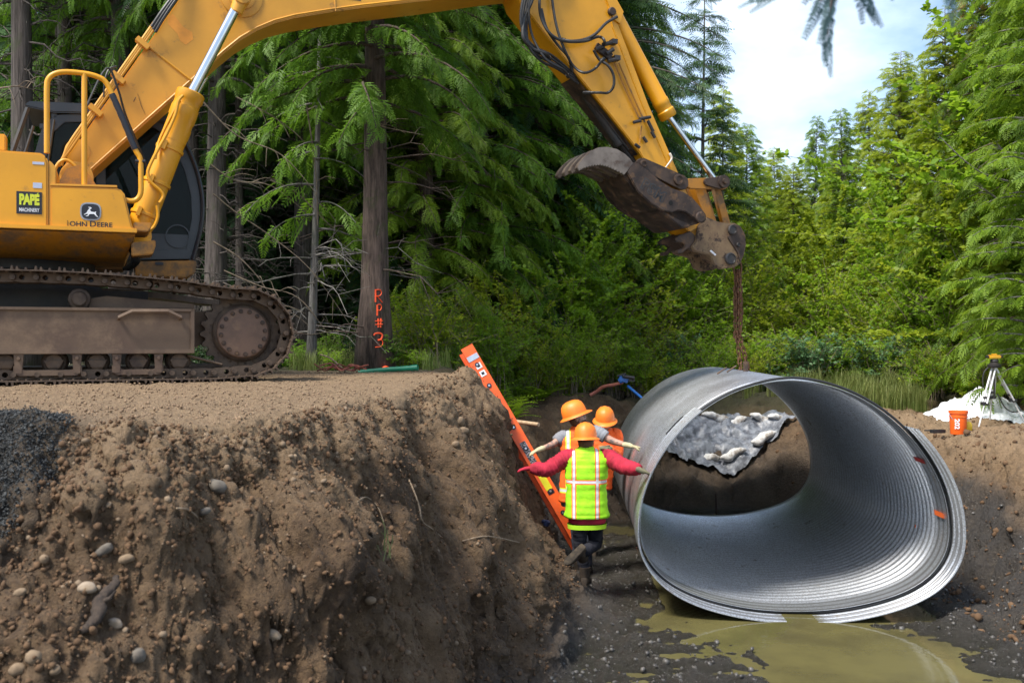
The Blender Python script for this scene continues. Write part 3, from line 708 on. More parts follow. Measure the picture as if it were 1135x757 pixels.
cf.prism([oc[0], oc[11], (oc[11][0], oc[11][1]+.35), (oc[0][0], oc[0][1]+.35)], qc0+.05, qc1-.05)
cfo = cf.build('cab_frame', M_CAB, ex, bevel=.012)
rf = MB(); rp_ = [L(28, 119, qc0), L(31, 113, qc0), L(100, 116, qc0), L(165, 119, qc0), L(188, 132, qc0), L(186, 138, qc0), L(150, 128, qc0), L(60, 126, qc0)]
rf.prism(rp_, qc0-.05, qc1+.05); rf.build('cab_roof', M_CAB, ex, bevel=.015)
gl = MB(); gl.prism(shrink(oc, .128), qc0+.03, qc0+.036); gl.prism(shrink(oc, .128), qc1-.036, qc1-.03)
fr_i = oc[5:12]
for i in range(len(fr_i)-1):
    (xa, za), (xb, zb_) = fr_i[i], fr_i[i+1]; gl.add([(xa-.02, qc0+.06, za), (xb-.02, qc0+.06, zb_), (xb-.02, qc1-.06, zb_), (xa-.02, qc1-.06, za)], [(0, 1, 2, 3)])
gl.build('cab_glass', M_GLASS, ex)
gb = MB(); gb.tube(smooth_pts([L3(196, 146, qc0-.03), L3(209, 166, qc0-.03), L3(219, 192, qc0-.03), L3(224.5, 222, qc0-.03), L3(223, 252, qc0-.03), L3(213.5, 288, qc0-.03)], 5), .042, 8, flat=.6); gb.build('front_pillar', M_CAB, ex, smooth=True)
wv = MB(); wv.ringplate([(L(197, 262, qc0)[0]+.14*math.cos(t), L(197, 262, qc0)[1]+.14*math.sin(t)) for t in np.linspace(0, 6.02, 24)], [(L(197, 262, qc0)[0]+.125*math.cos(t), L(197, 262, qc0)[1]+.125*math.sin(t)) for t in np.linspace(0, 6.02, 24)], qc0-.012, qc0); wv.build('door_moulding', M_CAB, ex)
st = MB(); x_, z_ = L(110, 262, 2.4); st.bx(x_-.28, x_+.28, 2.25, 2.8, z_-.1, z_+.05); st.box((x_-.30, 2.52, z_+.42), (.14, .5, .75), Matrix.Rotation(-.15, 3, 'Y')); x2 = L(170, 240, 2.4)[0]; st.bx(x2-.1, x2+.05, 2.3, 2.7, z_-.1, z_+.4); st.build('operator_seat', M_DARK, ex, bevel=.03)
cbx = MB(); cbx.prism([L(150, 290, 2.), L(214, 289, 2.), L(218, 291, 2.), L(216, 303, 2.), L(205, 308, 2.), L(150, 306, 2.)], 1.95, 3.1)
cbo = cbx.build('cab_base', M_YELD, ex, bevel=.012)
lb = MB(); a_, b_ = L(172, 290.5, 1.94), L(181, 294, 1.94); lb.bx(a_[0], b_[0], 1.938, 1.945, b_[1], a_[1]); lb.build('small_plate', M_BLK, cbo)
mr = MB(); mr.tube([L3(14, 168, 1.9), L3(31, 120, 1.9)], .03, 6); mr.tube([L3(27, 172, 1.9), L3(37, 140, 1.9)], .018, 6); mr.build('guard_bar', M_DARK, ex)
wp = MB(); wp.tube([L3(52, 190, 1.95), L3(60, 133, 1.95)], .014, 6); wp.build('mirror_bar', M_HOSE, ex)
# --- boom
qb0, qb1 = 1.30, 1.92
up_e = [(71, 184), (84, 162), (100, 138.5), (150, 68), (198, 0), (232, -46), (275, -86), (330, -112), (400, -122), (480, -118), (560, -92), (612, -62), (628, -44)]
lo_e = [(630, -26), (620, -12), (604, -8), (575, -12), (545, -9), (480, 0), (400, 9), (364, 14), (327, 20), (304, 26), (285, 34), (266, 45), (248, 59.5), (213, 91), (160, 138), (100, 191.5), (92, 207), (84, 213), (74, 207), (69, 196)]
bp_ = [L(u, v, qb0) for u, v in up_e+lo_e]
bm_ = MB(); bm_.prism(bp_, qb0, qb1)
boom = bm_.build('boom', M_YELB, ex, bevel=.012)
# weld seams, side plates and bosses
ws = MB(); ws.tube([L3(163, 51, qb0-.003), L3(213, 90.5, qb0-.003)], .014, 6); ws.tube([L3(365, -112, qb0-.003), L3(372, 13, qb0-.003)], .01, 6)
ed_ = [L3(u, v, qb0-.002) for u, v in lo_e[5:16]]; ws.tube([Vector((p.x, p.y, p.z+.035)) for p in ed_], .010, 6); ws.build('weld_seam', M_YELB, boom)
bs = MB()
for (u, v, r_, t) in ((268, -3, .235, .012), (268, -3, .15, .03), (85, 197, .17, .02), (86, 168, .13, .008), (612, -30, .2, .02)):
    x, z = L(u, v, qb0); bs = MB(); bs.lathe([(r_, 0), (r_, t), (r_-.01, t+.004)], (x, qb0+.001, z), (0, -1, 0), 36); bs.build('pin_boss', M_YELB, boom, bevel=.003)
pt = MB(); x, z = L(205, 23, qb0)
pc = [L(u, v, qb0) for u, v in [(186, 20), (192, 16), (203, 30), (213, 36), (214, 44), (206, 50), (200, 46), (197, 38), (187, 28)]]
pt.prism(pc, qb0-.002, qb0+.001); pt.build('paint_patch', simple('fresh_paint_patch', (.70, .27, .02), .5), boom)
sc = MB(); sc.tube([L3(152.5, 104, qb0-.002), L3(156, 116, qb0-.002), L3(161, 127.5, qb0-.002)], [.006, .014, .004], 5, flat=.2); sc.tube([L3(150.5, 108, qb0-.002), L3(148, 113, qb0-.002)], .004, 4); sc.build('scrape_mark', simple('scrape', (.16, .09, .05), .7), boom)
wt = MB(); a_, b_ = L(379, -4, qb0), L(400, 1.5, qb0); wt.bx(a_[0], b_[0], qb0-.003, qb0, b_[1], a_[1]+.05); wt.build('dark_decal', M_BLK, boom)
hl = MB()
for k, off in enumerate((-3.5, -7.5, -11)):
    hl.tube(smooth_pts([L3(62+k*3, 186+off*.2, qb0-.05), L3(76, 172+off, qb0-.06), L3(100, 137+off, qb0-.05), L3(150, 66+off, qb0-.05), L3(171, 36+off, qb0-.05)], 5), .017, 8)
hl.tube(smooth_pts([L3(60, 190, 1.15), L3(66, 180, 1.15), L3(75, 178, 1.15), L3(86, 188, 1.15), L3(88, 202, 1.15)], 5), .018, 8)
hl.build('hydraulic_line', M_YELB, boom, smooth=True, angle=50)
cl_ = MB()
for (u, v) in ((106, 124), (131, 88), (158, 50)): x, z = L(u, v, qb0); cl_ = MB(); cl_.box((x, qb0-.045, z), (.06, .10, .16), Matrix.Rotation(-.9, 3, 'Y')); cl_.build('line_clamp', M_YELB, boom, bevel=.004)
bh_ = MB()
for k in range(3): bh_.tube(smooth_pts([L3(168+k*2, 30+k*3, qb0-.06), L3(180+k*2, 12+k*2, qb0-.08), L3(196+k*3, -10, qb0-.05), L3(215+k*4, -40, qb0+.02), L3(255+k*3, -84, qb0+.1)], 5), .019, 8)
bh_.tube(smooth_pts([L3(115, 108, 1.22), L3(116, 90, 1.2), L3(121, 77, 1.22), L3(129, 74, 1.25)], 5), .010, 6)
bh_.tube(smooth_pts([L3(80, 190, 1.2), L3(72, 200, 1.15), L3(70, 208, 1.2)], 5), .02, 8)
bh_.tube(smooth_pts([L3(95, 120, .9), L3(118, 76, .95), L3(131, 100, 1.0), L3(140, 130, 1.1), L3(165, 190, 1.3), L3(172, 215, 1.4)], 5), .012, 6)
bh_.build('boom_hose', M_HOSE, ex, smooth=True)
ft = MB(); ft.prism([L(60, 212, 1.2), L(112, 214, 1.2), L(100, 196, 1.2), L(88, 184, 1.2), L(74, 188, 1.2)], 1.12, 1.27); ft.build('boom_bracket', M_YELD, ex, bevel=.01); ft = MB(); ft.prism([L(60, 212, 1.2), L(112, 214, 1.2), L(100, 196, 1.2), L(88, 184, 1.2), L(74, 188, 1.2)], 1.95, 2.0); ft.build('boom_bracket', M_YELD, ex, bevel=.01)
# boom cylinders: one each side
for q_, nm in ((1.02, 0), (2.12, 1)):
    base = L3(157, 247, 1.02); tip = L3(212, 103, 1.02); end = L3(268, -3, 1.02)
    for p in (base, tip, end): p.y = q_
    ax = (tip-base).normalized(); cy = MB()
    Lb = (tip-base).length
    cy.lathe([(.0, -.12), (.10, -.12), (.128, -.06), (.135, .0), (.135, Lb*.62), (.139, Lb*.62), (.139, Lb*.80), (.148, Lb*.81), (.148, Lb*.88), (.140, Lb*.885), (.140, Lb*.93), (.152, Lb*.94), (.152, Lb-.01), (.14, Lb), (.062, Lb)], base, ax, 36, cap=False)
    x_, z_ = base.x-.02, base.z-.15; cy.lathe([(.12, -.1), (.12, .1)], (x_, q_, z_), (0, 1, 0), 24)
    co = cy.build('boom_cylinder', M_YEL, ex, smooth=True, angle=40)
    rd = MB(); rd.cyl(tip-ax*.05, end, .055, n=24); rd.build('piston_rod', M_CHR, co, smooth=True, angle=50)
    rr_ = MB(); rr_.lathe([(.10, -.09), (.10, .09)], end, (0, 1, 0), 28); rr_.tube([end-ax*.20, end], [.07, .085], 16); rr_.cyl(end-Vector((0, .13, 0)), end+Vector((0, .3 if nm == 0 else .1, 0)), .045, n=18); rr_.build('rod_eye', M_YELB, co, bevel=.006)
    if nm == 0:
        ln = MB(); qq = q_-.17
        ln.tube(smooth_pts([L3(203, 106, qq), L3(198, 112, qq), L3(194, 128, qq), L3(184, 150, qq), L3(175, 166, qq), L3(166, 184, qq), L3(164, 193, qq), L3(168, 203, qq), L3(178, 212, qq), L3(181, 218, qq), L3(177, 225, qq)], 5), .018, 8)
        ln.tube(smooth_pts([L3(199, 112, qq+.05), L3(186, 136, qq+.05), L3(176, 158, qq+.05), L3(172, 176, qq)], 5), .016, 8)
        ln.tube(smooth_pts([L3(174, 228, qq), L3(175, 240, qq), L3(170, 252, qq), L3(160, 258, qq)], 5), .017, 8)
        ln.build('steel_line', M_YEL, co, smooth=True)
        for f_ in (.30, .56, .06): cm = MB(); cm.lathe([(.145, -.02), (.15, -.015), (.15, .015), (.145, .02)], base+ax*Lb*f_, ax, 30); p_ = base+ax*Lb*f_; cm.box((p_.x-.06, q_-.15, p_.z+.02), (.1, .05, .04), Matrix.Rotation(-1.2, 3, 'Y')); cm.build('clamp_band', M_YEL, co, bevel=.002)
# --- stick
qs0, qs1 = 1.36, 1.86
st_r = [(640, -120), (665, -60), (676, -6), (685, 26), (719, 116), (754, 196), (772, 238), (781, 257)]
st_l = [(772, 264), (757, 250), (738, 219), (709, 169), (676, 127), (639, 82), (594, 25), (577, 3), (566, -30), (575, -70)]
sp_ = [L(u, v, qs0) for u, v in st_r+st_l]
stk = MB(); stk.prism(sp_, qs0, qs1); stick = stk.build('stick', M_YEL, ex, bevel=.012)
fl = MB(); e2 = [L3(u, v, qs0-.004) for u, v in [(664, -40), (672, -6), (679, 30), (712, 116), (747, 197)]]; fl.tube(e2, .010, 6)
fl.prism([L(668, -10, qs0), L(681, -2, qs0), L(690, 14, qs0), L(686, 27, qs0), L(679, 22, qs0)], qs0-.03, qs0); fl.build('stick_flange', M_YEL, stick)
ub = MB(); ubp = [L3(u, v, qs0) for u, v in [(640, 82.5), (677, 127.5), (709.5, 169.5)]]
vs = []; 
for p in ubp: vs += [(p.x-.02, qs0+.03, p.z-.02), (p.x-.02, qs1-.03, p.z-.02)]
ub.add(vs, [(0, 1, 3, 2), (2, 3, 5, 4)]); ub.build('shaded_underside', M_RUST, stick)  # dark sheet under the stick, its shade put in as colour
pn = MB()
for (u, v, r_) in ((677, 14, .055), (718, 30, .0),):
    if r_: x, z = L(u, v, qs0); pn.lathe([(r_, -.02), (r_, .02), (r_-.01, .03)], (x, qs0-.03, z), (0, -1, 0), 24)
pn.build('pin', M_RUST, stick)
ax0, ax1, ax2 = L3(681, 18, 1.6), L3(741.5, 131, 1.6), L3(793, 201, 1.6)
ax = (ax1-ax0).normalized(); Lb = (ax1-ax0).length; bc_ = MB()
bc_.lathe([(.0, -.25), (.085, -.24), (.10, -.1), (.108, 0), (.108, Lb*.82), (.116, Lb*.83), (.116, Lb*.87), (.110, Lb*.88), (.110, Lb*.92), (.124, Lb*.93), (.124, Lb-.02), (.11, Lb), (.045, Lb)], ax0, ax, 32, cap=False)
bco = bc_.build('bucket_cylinder', M_YEL, ex, smooth=True, angle=40)
rd = MB(); rd.cyl(ax1-ax*.03, ax2, .044, n=20); rd.build('piston_rod', M_CHR, bco, smooth=True, angle=50)
# linkage
def linkbar(mb, p, q, w0, w1, q0, q1, r0=None):
    p, q = Vector(p), Vector(q); d = (q-p).normalized(); n = Vector((-d.z, 0, d.x)); poly = []
    poly = [(p.x+n.x*w0, p.z+n.z*w0)]+[(p.x-d.x*w0*math.sin(t)+n.x*w0*math.cos(t), p.z-d.z*w0*math.sin(t)+n.z*w0*math.cos(t)) for t in (R(45), R(90), R(135))]+[(p.x-n.x*w0, p.z-n.z*w0), (q.x-n.x*w1, q.z-n.z*w1)]+[(q.x+d.x*w1*math.sin(t)-n.x*w1*math.cos(t), q.z+d.z*w1*math.sin(t)-n.z*w1*math.cos(t)) for t in (R(45), R(90), R(135))]+[(q.x+n.x*w1, q.z+n.z*w1)]
    mb.prism(poly, q0, q1)
for sd in (0, 1):
    qa, qb_ = (1.25, 1.33) if sd == 0 else (1.89, 1.97)
    l1 = MB(); linkbar(l1, L3(711, 182.5, 1.29), L3(755, 203, 1.29), .085, .10, qa, qb_)
    if sd == 0:
        for (u, v, r_) in ((711, 182.5, .05), (750, 200, .075)): x, z = L(u, v, 1.29); l1.lathe([(r_, 0), (r_, .04), (r_*.6, .045), (r_*.55, .03)], (x, qa+.004, z), (0, -1, 0), 20)
    l1.build('thumb_link', M_RUST, ex, bevel=.006)
    l2 = MB(); linkbar(l2, L3(763, 204, 1.36), L3(800, 204, 1.36), .07, .085, qa+.06, qb_+.04 if sd == 0 else qb_); l2.build('idler_link', M_YELD, ex, bevel=.006)
    l3 = MB(); linkbar(l3, L3(796, 208, 1.4), L3(808, 252, 1.4), .055, .06, 1.42 if sd == 0 else 1.74, 1.50 if sd == 0 else 1.82); l3.build('bucket_link', M_YELD, ex, bevel=.006)
lk = MB(); linkbar(lk, L3(776, 208, 1.5), L3(789, 250, 1.5), .09, .07, 1.5, 1.72); lk.build('link_web', M_YELD, ex, bevel=.006)
pe = MB(); x, z = L(796, 203, 1.4); pe.lathe([(.09, 0), (.09, .75), (.07, .76)], (x, 1.24, z), (0, 1, 0), 24); linkbar(pe, L3(783, 202, 1.3), L3(797, 203, 1.3), .05, .085, 1.27, 1.34); pe.cyl((x, 1.2, z), (x, 1.25, z), .04, n=16)
pe.build('linkage_pin', M_RUST, ex, bevel=.006)
# thumb cylinder
t0, t1 = L3(642, 92, 1.6), L3(700, 176, 1.6); ax = (t1-t0).normalized(); Lb = (t1-t0).length; tc_ = MB()
tc_.lathe([(.0, -.12), (.09, -.10), (.085, 0), (.085, Lb*.75), (.095, Lb*.76), (.095, Lb*.8), (.05, Lb*.81), (.05, Lb+.1)], t0, ax, 24, cap=False)
tc_.lathe([(.1, -.14), (.1, .14)], t0-ax*.06, (0, 1, 0), 20)
tc_.tube([t0+Vector((-.10, -.1, .0)), t1+Vector((-.10, -.1, .1))], .018, 8)
tc_.build('thumb_cylinder', M_DARK, ex, smooth=True, angle=40)
# --- thumb
th = MB()
pl = [(693.5, 191), (700, 180.5), (706, 181), (718, 190), (731, 201), (744, 209), (757, 213.5), (766, 219), (774, 228), (781, 237.5), (782.5, 243), (779, 247.5), (773, 246), (767, 241), (758, 235), (750, 233.5), (744, 236), (732, 233.5), (719, 225), (706, 213)]
for q0, q1 in ((1.14, 1.20), (1.96, 2.02)): th.prism([L(u, v, 1.17) for u, v in pl], q0, q1)
low = [(690, 190), (706, 199), (735, 222), (770, 238), (778, 247), (768, 250), (752, 244), (733, 233), (706, 212.5), (694, 197)]
th.prism([L(u, v, 1.17) for u, v in low], 1.20, 1.96)
th.prism([L(u, v, 1.17) for u, v in [(731, 232), (746, 233), (756, 234), (770, 243), (766, 252), (757, 252), (741, 240)]], 1.20, 1.96)
tho = th.build('thumb', M_RUST, ex, bevel=.012)
bs2 = MB()
for (u, v, r_) in ((776, 241, .075), (743.5, 225, .0)):
    if r_: x, z = L(u, v, 1.14); bs2.lathe([(r_, 0), (r_, .02), (r_*.8, .03)], (x, 1.141, z), (0, -1, 0), 24)
bs2.build('pin_boss', M_RUST, tho)
hl2 = MB(); x, z = L(743.5, 225, 1.14); hl2.lathe([(.032, 0), (.032, .004)], (x, 1.14, z), (0, -1, 0), 18); hl2.build('pin_hole', simple('hole_black', (.004, .004, .004), .9), tho)
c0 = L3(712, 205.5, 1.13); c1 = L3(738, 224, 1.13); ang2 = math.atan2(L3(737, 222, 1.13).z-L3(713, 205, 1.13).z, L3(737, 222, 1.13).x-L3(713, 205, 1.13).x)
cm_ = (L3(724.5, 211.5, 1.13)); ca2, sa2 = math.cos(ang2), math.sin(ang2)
text_on('cast_letter_shade', 'PSM', .20, lambda x, y: (cm_.x+x*ca2-y*sa2, 1.1385, cm_.z+x*sa2+y*ca2), M_DARK, tho, bold=.014, width=1.05, spacing=1.1)  # dark bold copy behind the letters stands in for their shadow
text_on('cast_letters', 'PSM', .20, lambda x, y: (cm_.x+.004+x*ca2-y*sa2, 1.136, cm_.z-.004+x*sa2+y*ca2), M_RUST, tho, bold=-.002, width=1.05, spacing=1.1)
tine = [(701, 181.5), (697, 176), (691.5, 171), (683, 166), (672.7, 163.4), (662.5, 164), (653.8, 168.2), (646.5, 174.5), (640.7, 181.5), (638.6, 186.5), (640.5, 189.3), (646, 186), (655, 183.5), (664, 182.6), (672.7, 184.5), (681.4, 188.5), (691.5, 193.5)]
for k in range(4):
    t_ = MB(); q0 = 1.14+k*.205; poly = [L(u, v, 1.17) for u, v in tine]
    if k:                                        # serrated inner edge shows on every tine
        pass
    n_low = poly[10:]; ser = []
    for i in range(len(n_low)-1):
        (xa, za), (xb, zb2) = n_low[i], n_low[i+1]
        for j in range(3):
            f_ = j/3; ser.append((xa+(xb-xa)*f_, za+(zb2-za)*f_)); ser.append((xa+(xb-xa)*(f_+.17), za+(zb2-za)*(f_+.17)-.022))
    ser.append(n_low[-1]); full = poly[:10]+ser
    t_.prism(full, q0, q0+.075); t_.prism(shrink(poly, .03), q0+.075, q0+.15); t_.build('thumb_tine', M_TINE, tho, bevel=.006)
bk = MB(); bk.prism([L(u, v, 1.17) for u, v in [(697, 181), (690, 177), (680, 173), (668, 172), (668, 179), (680, 185), (690, 190)]], 1.2, 1.96); bk.build('tine_crossbar', M_RUST, tho, bevel=.01)
# --- quick coupler
cp = [(782.5, 241), (795, 246), (804.7, 247.7), (813, 247.5), (820, 251), (825.3, 261), (826, 272), (823.5, 283), (819.5, 293), (812, 297), (799, 298.5), (791, 295), (786, 283), (777, 280.5), (769.5, 279), (765, 273.5), (770, 268), (771, 261), (773, 250)]
co_ = MB()
for q0, q1 in ((1.32, 1.40), (1.82, 1.90)): co_.prism([L(u, v, 1.35) for u, v in cp], q0, q1)
co_.prism([L(u, v, 1.35) for u, v in [(784, 247), (812, 252), (818, 262), (816, 285), (806, 290), (798, 286), (788, 272), (776, 265)]], 1.40, 1.82)
coo = co_.build('quick_coupler', M_COUP, ex, bevel=.012)
cd = MB(); cd.prism([L(u, v, 1.31) for u, v in [(806, 263), (813, 248.5), (820.5, 251.5), (825, 261), (825.7, 272), (823.5, 283), (820, 291), (817, 280), (812, 272)]], 1.300, 1.318); cd.build('wear_plate', M_RUST, coo, bevel=.004)
jw = MB()
for q0, q1 in ((1.36, 1.44), (1.76, 1.84)): jw.prism([L(u, v, 1.35) for u, v in [(748.5, 265), (753, 261), (762, 258), (772, 252), (778, 258), (777, 266), (781, 275), (772, 279), (763, 275), (757, 280.5), (751, 281), (751.5, 277), (758, 275.5), (760, 271.5), (756, 268.5), (750, 268)]], q0, q1)
jw.prism([L(u, v, 1.35) for u, v in [(764, 258), (778, 256), (782, 270), (772, 272)]], 1.44, 1.76); jw.build('coupler_jaw', M_RUST, coo, bevel=.008)
cpn = MB()
for (u, v, r_) in ((811, 255, .07), (809, 287, .085), (817.5, 271.5, .03)):
    cpn = MB(); x, z = L(u, v, 1.3); cpn.lathe([(r_, 0), (r_, .03), (r_*.78, .04), (r_*.72, .03), (r_*.45, .03)], (x, 1.301, z), (0, -1, 0), 28); cpn.build('coupler_pin', M_DARK, coo, bevel=.003)
mkb = MB(); mkb.tube([L3(787.5, 278, 1.30), L3(793, 283, 1.30)], .014, 6); mkb.build('white_tag', M_WHT, coo)
mkb = MB(); mkb.tube(smooth_pts([L3(742, 170, 1.34), L3(744.5, 176, 1.33), L3(740, 183, 1.33), L3(736, 188, 1.34)], 4), [.014, .018, .018, .016, .016, .014, .013, .012, .012, .011, .01, .008, .006], 6); mkb.build('bare_metal_scar', simple('pale_scar', (.62, .55, .45), .5), stick)
# --- hoses on the stick
qh_ = 1.24; hz = MB()
for pts, r_ in (([(596, -30), (590, 0), (581, 22), (580, 42), (590, 54), (605, 60), (616, 62)], .022), ([(602, -30), (598, 0), (600, 20), (610, 38), (626, 46), (648, 46), (663, 41), (670, 46), (673, 52)], .020),
              ([(610, -30), (612, 0), (617, 30), (626, 56), (636, 74), (648, 81), (660, 76), (668, 66), (676, 62)], .018), ([(592, -20), (586, 10), (590, 40), (605, 66), (625, 78), (634, 84)], .017),
              ([(658, 56), (664, 66), (674, 73), (680, 84), (680, 96), (674, 103), (664, 103), (652, 100)], .018), ([(684, 19), (672, 26), (660, 38), (648, 44), (634, 46), (626, 40)], .020), ([(600, 10), (606, 32), (618, 50), (630, 64), (640, 76)], .018)):
    q_ = [L3(u, v, qh_+random.uniform(-.06, .06)) for u, v in pts]; q_[-1].y = 1.37; q_ = smooth_pts(q_, 6); hz.tube(q_, r_, 8); hz.tube(q_[-4:-1], r_*1.35, 8)
for k in range(4):
    o_ = k*2.2; q_ = smooth_pts([L3(588+o_, -30, 1.25+k*.05), L3(578+o_, 8+k*3, 1.22+k*.05), L3(579+o_, 34+k*5, 1.24), L3(592+o_, 52+k*5, 1.28), L3(612+o_, 62+k*5, 1.33), L3(638+k, 84+k*3, 1.42)], 6); hz.tube(q_, .017, 8)
hz.build('stick_hoses', M_HOSE, ex, smooth=True)
def fit1(f):
    ff = MB(); f(ff); ff.build('hose_fitting', M_DARK, ex, smooth=True, angle=40)
for (u, v, u2, v2) in ((660, 55, 668, 52), (672, 60, 680, 55), (674, 68, 683, 66), (668, 50, 680, 47)): fit1(lambda ff: ff.tube([L3(u, v, 1.28), L3(u2, v2, 1.28)], .028, 8))
for (u, v) in ((683, 65), (680, 47)): x, z = L(u, v, 1.3); fit1(lambda ff: ff.box((x, 1.3, z), (.08, .1, .06)))
for (u, v, u2, v2) in ((702, 136, 710, 134), (709, 132, 721, 130), (722, 146, 726, 153), (713, 152, 717, 158), (704, 160, 709, 164), (718, 134, 724, 146)): fit1(lambda ff: ff.tube([L3(u, v, 1.31), L3(u2, v2, 1.31)], .022, 8))
vb = MB(); a_ = L3(670, 57, 1.3); vb.box((a_.x, 1.33, a_.z), (.26, .05, .10), Matrix.Rotation(.5, 3, 'Y')); vb.build('valve_bracket', M_RUST, stick, bevel=.006)
sl = MB()
for k in (0, 1): sl.tube(smooth_pts([L3(681+k*5, 70, 1.325), L3(694+k*5, 100, 1.325), L3(711+k*4, 136, 1.325)], 5), .011, 6)
sl.tube([L3(711, 140, 1.325), L3(709, 160, 1.325)], .008, 5); sl.build('thin_lines', M_YELD, stick, smooth=True)
# ------------------------------------------------------------------ culvert pipe
m, nt, b = new_mat('galvanised_steel')
b.inputs['Metallic'].default_value = .85
n = noise_node(nt, 1.6, 6, .6, stretch=(1, .35, 1)); r = ramp(nt, n.outputs[0], .35, .65); c = mixc(nt, r.outputs[0], (.78, .82, .87), (.62, .655, .70))
n2 = noise_node(nt, 60, 3, .6); r2 = ramp(nt, n2.outputs[0], .45, .6); c = mixc(nt, r2.outputs[0], c, (.50, .51, .53))
n3 = noise_node(nt, 3.2, 9, .75, stretch=(1, 1, .5)); r3 = ramp(nt, n3.outputs[0], .60, .70); c = mixc(nt, r3.outputs[0], c, (.20, .16, .115))
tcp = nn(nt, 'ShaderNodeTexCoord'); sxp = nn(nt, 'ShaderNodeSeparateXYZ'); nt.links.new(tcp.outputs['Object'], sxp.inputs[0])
mm_ = nn(nt, 'ShaderNodeMath', operation='MULTIPLY'); mm_.inputs[1].default_value = 2*math.pi/.125; nt.links.new(sxp.outputs[1], mm_.inputs[0]); sn_ = nn(nt, 'ShaderNodeMath', operation='SINE'); nt.links.new(mm_.outputs[0], sn_.inputs[0])  # sine bands put the ribs' groove shading into the colour
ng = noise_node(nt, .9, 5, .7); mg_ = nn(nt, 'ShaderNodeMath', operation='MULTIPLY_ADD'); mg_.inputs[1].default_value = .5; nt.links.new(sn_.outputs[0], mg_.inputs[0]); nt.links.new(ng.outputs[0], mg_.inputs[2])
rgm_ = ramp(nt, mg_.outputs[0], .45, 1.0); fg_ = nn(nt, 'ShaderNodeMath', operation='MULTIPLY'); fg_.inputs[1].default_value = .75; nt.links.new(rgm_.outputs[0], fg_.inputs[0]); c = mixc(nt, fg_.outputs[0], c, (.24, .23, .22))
nt.links.new(c, b.inputs['Base Color'])
rr = ramp(nt, n.outputs[0], .3, .7, (.34,)*3+(1,), (.46,)*3+(1,)); rq = mixc(nt, r3.outputs[0], rr.outputs[0], (.8, .8, .8)); nt.links.new(rq, b.inputs['Roughness'])
bump(nt, b, n2.outputs[0], .05, .003); M_GALV = m
M_SPRAY = simple('orange_spray_paint', (.80, .14, .02), .6); M_REDSP = simple('red_spray_paint', (.30, .02, .015), .6)
PA = -math.atan2(.34, 6.2)
pipe = empty('culvert_pipe', (2.965, 10.50, -.035), PA, label='huge corrugated grey metal culvert pipe with an arched opening, lying in the trench water', cat='culvert pipe'); pipe.rotation_euler[0] = -R(.25)
HA, BT, BB, ZW = 1.605, 1.60, .83, .83
def prof(t, off=0., zs=0.):    # t: angle, 0 = right, pi/2 = top
    c_, s_ = math.cos(t), math.sin(t)
    if s_ >= 0: x = (HA+off)*math.copysign(abs(c_)**1.10, c_); z = ZW+(BT+off)*abs(s_)**1.0
    else: e = .90; x = (HA+off)*math.copysign(abs(c_)**e, c_); z = ZW-(BB+off)*abs(s_)**e
    return x, z
def pipe_shell(name, y0, y1, th, off, amp, pitch, t0, t1, parent, nt_=150, per=7, mat_=M_GALV, closed=True, flat0=0., flat1=0.):
    ny = max(2, int((y1-y0)/pitch*per)); T = np.linspace(t0, t1, nt_+1)
    vs = []; 
    base = np.array([prof(t) for t in T]); nx_ = np.array([prof(t, .01) for t in T])-base; nx_ /= np.linalg.norm(nx_, axis=1)[:, None]
    Y = np.linspace(y0, y1, ny+1); rows = []
    for side in (0, 1):
        for y in Y:
            g = 1.
            if flat0: g *= float(sstep(y0+flat0, y0+flat0+.06, np.array(y)))
            if flat1: g *= 1-float(sstep(y1-flat1-.06, y1-flat1, np.array(y)))
            o_ = off+g*amp*np.sin(2*math.pi*y/pitch+0*T)+(th if side else 0)+.006*np.sin(T*3+1)+.004*np.sin(T*7+y)
            p = base+nx_*o_[:, None]; rows.append(np.column_stack([p[:, 0], np.full(len(T), y), p[:, 1]]))
    Vv = np.concatenate(rows); n = nt_+1; m_ = ny+1; I = np.arange(2*m_*n).reshape(2, m_, n); fs = []
    for s_ in (0, 1):
        q = np.stack([I[s_, :-1, :-1], I[s_, :-1, 1:], I[s_, 1:, 1:], I[s_, 1:, :-1]], -1).reshape(-1, 4); fs.append(q if s_ == 0 else q[:, ::-1])
    for j in (0, m_-1): fs.append(np.stack([I[0, j, :-1], I[1, j, :-1], I[1, j, 1:], I[0, j, 1:]], -1))
    for k in (0, n-1):
        if not closed: fs.append(np.stack([I[0, :-1, k], I[0, 1:, k], I[1, 1:, k], I[1, :-1, k]], -1))
    me = mesh_np(name, Vv, np.concatenate(fs)); me.polygons.foreach_set('use_smooth', np.ones(len(me.polygons), bool)); me.materials.append(mat_)
    try: me.set_sharp_from_angle(angle=R(55))
    except Exception: pass
    return link(bpy.data.objects.new(name, me), parent)
pipe_shell('pipe_wall', 0.0, 5.95, .004, 0., .015, .125, 0, 2*math.pi, pipe, nt_=220, per=12, flat0=.30, flat1=.1)
# coupling bands wrapped loosely round the near end: left half and right half
pipe_shell('coupling_band', -.30, .26, .004, .038, .009, .062, math.pi*.715, math.pi*1.482, pipe, nt_=90, closed=False)
pipe_shell('coupling_band', -.30, .20, .004, .048, .009, .062, -math.pi*.470, math.pi*.235, pipe, nt_=90, closed=False)
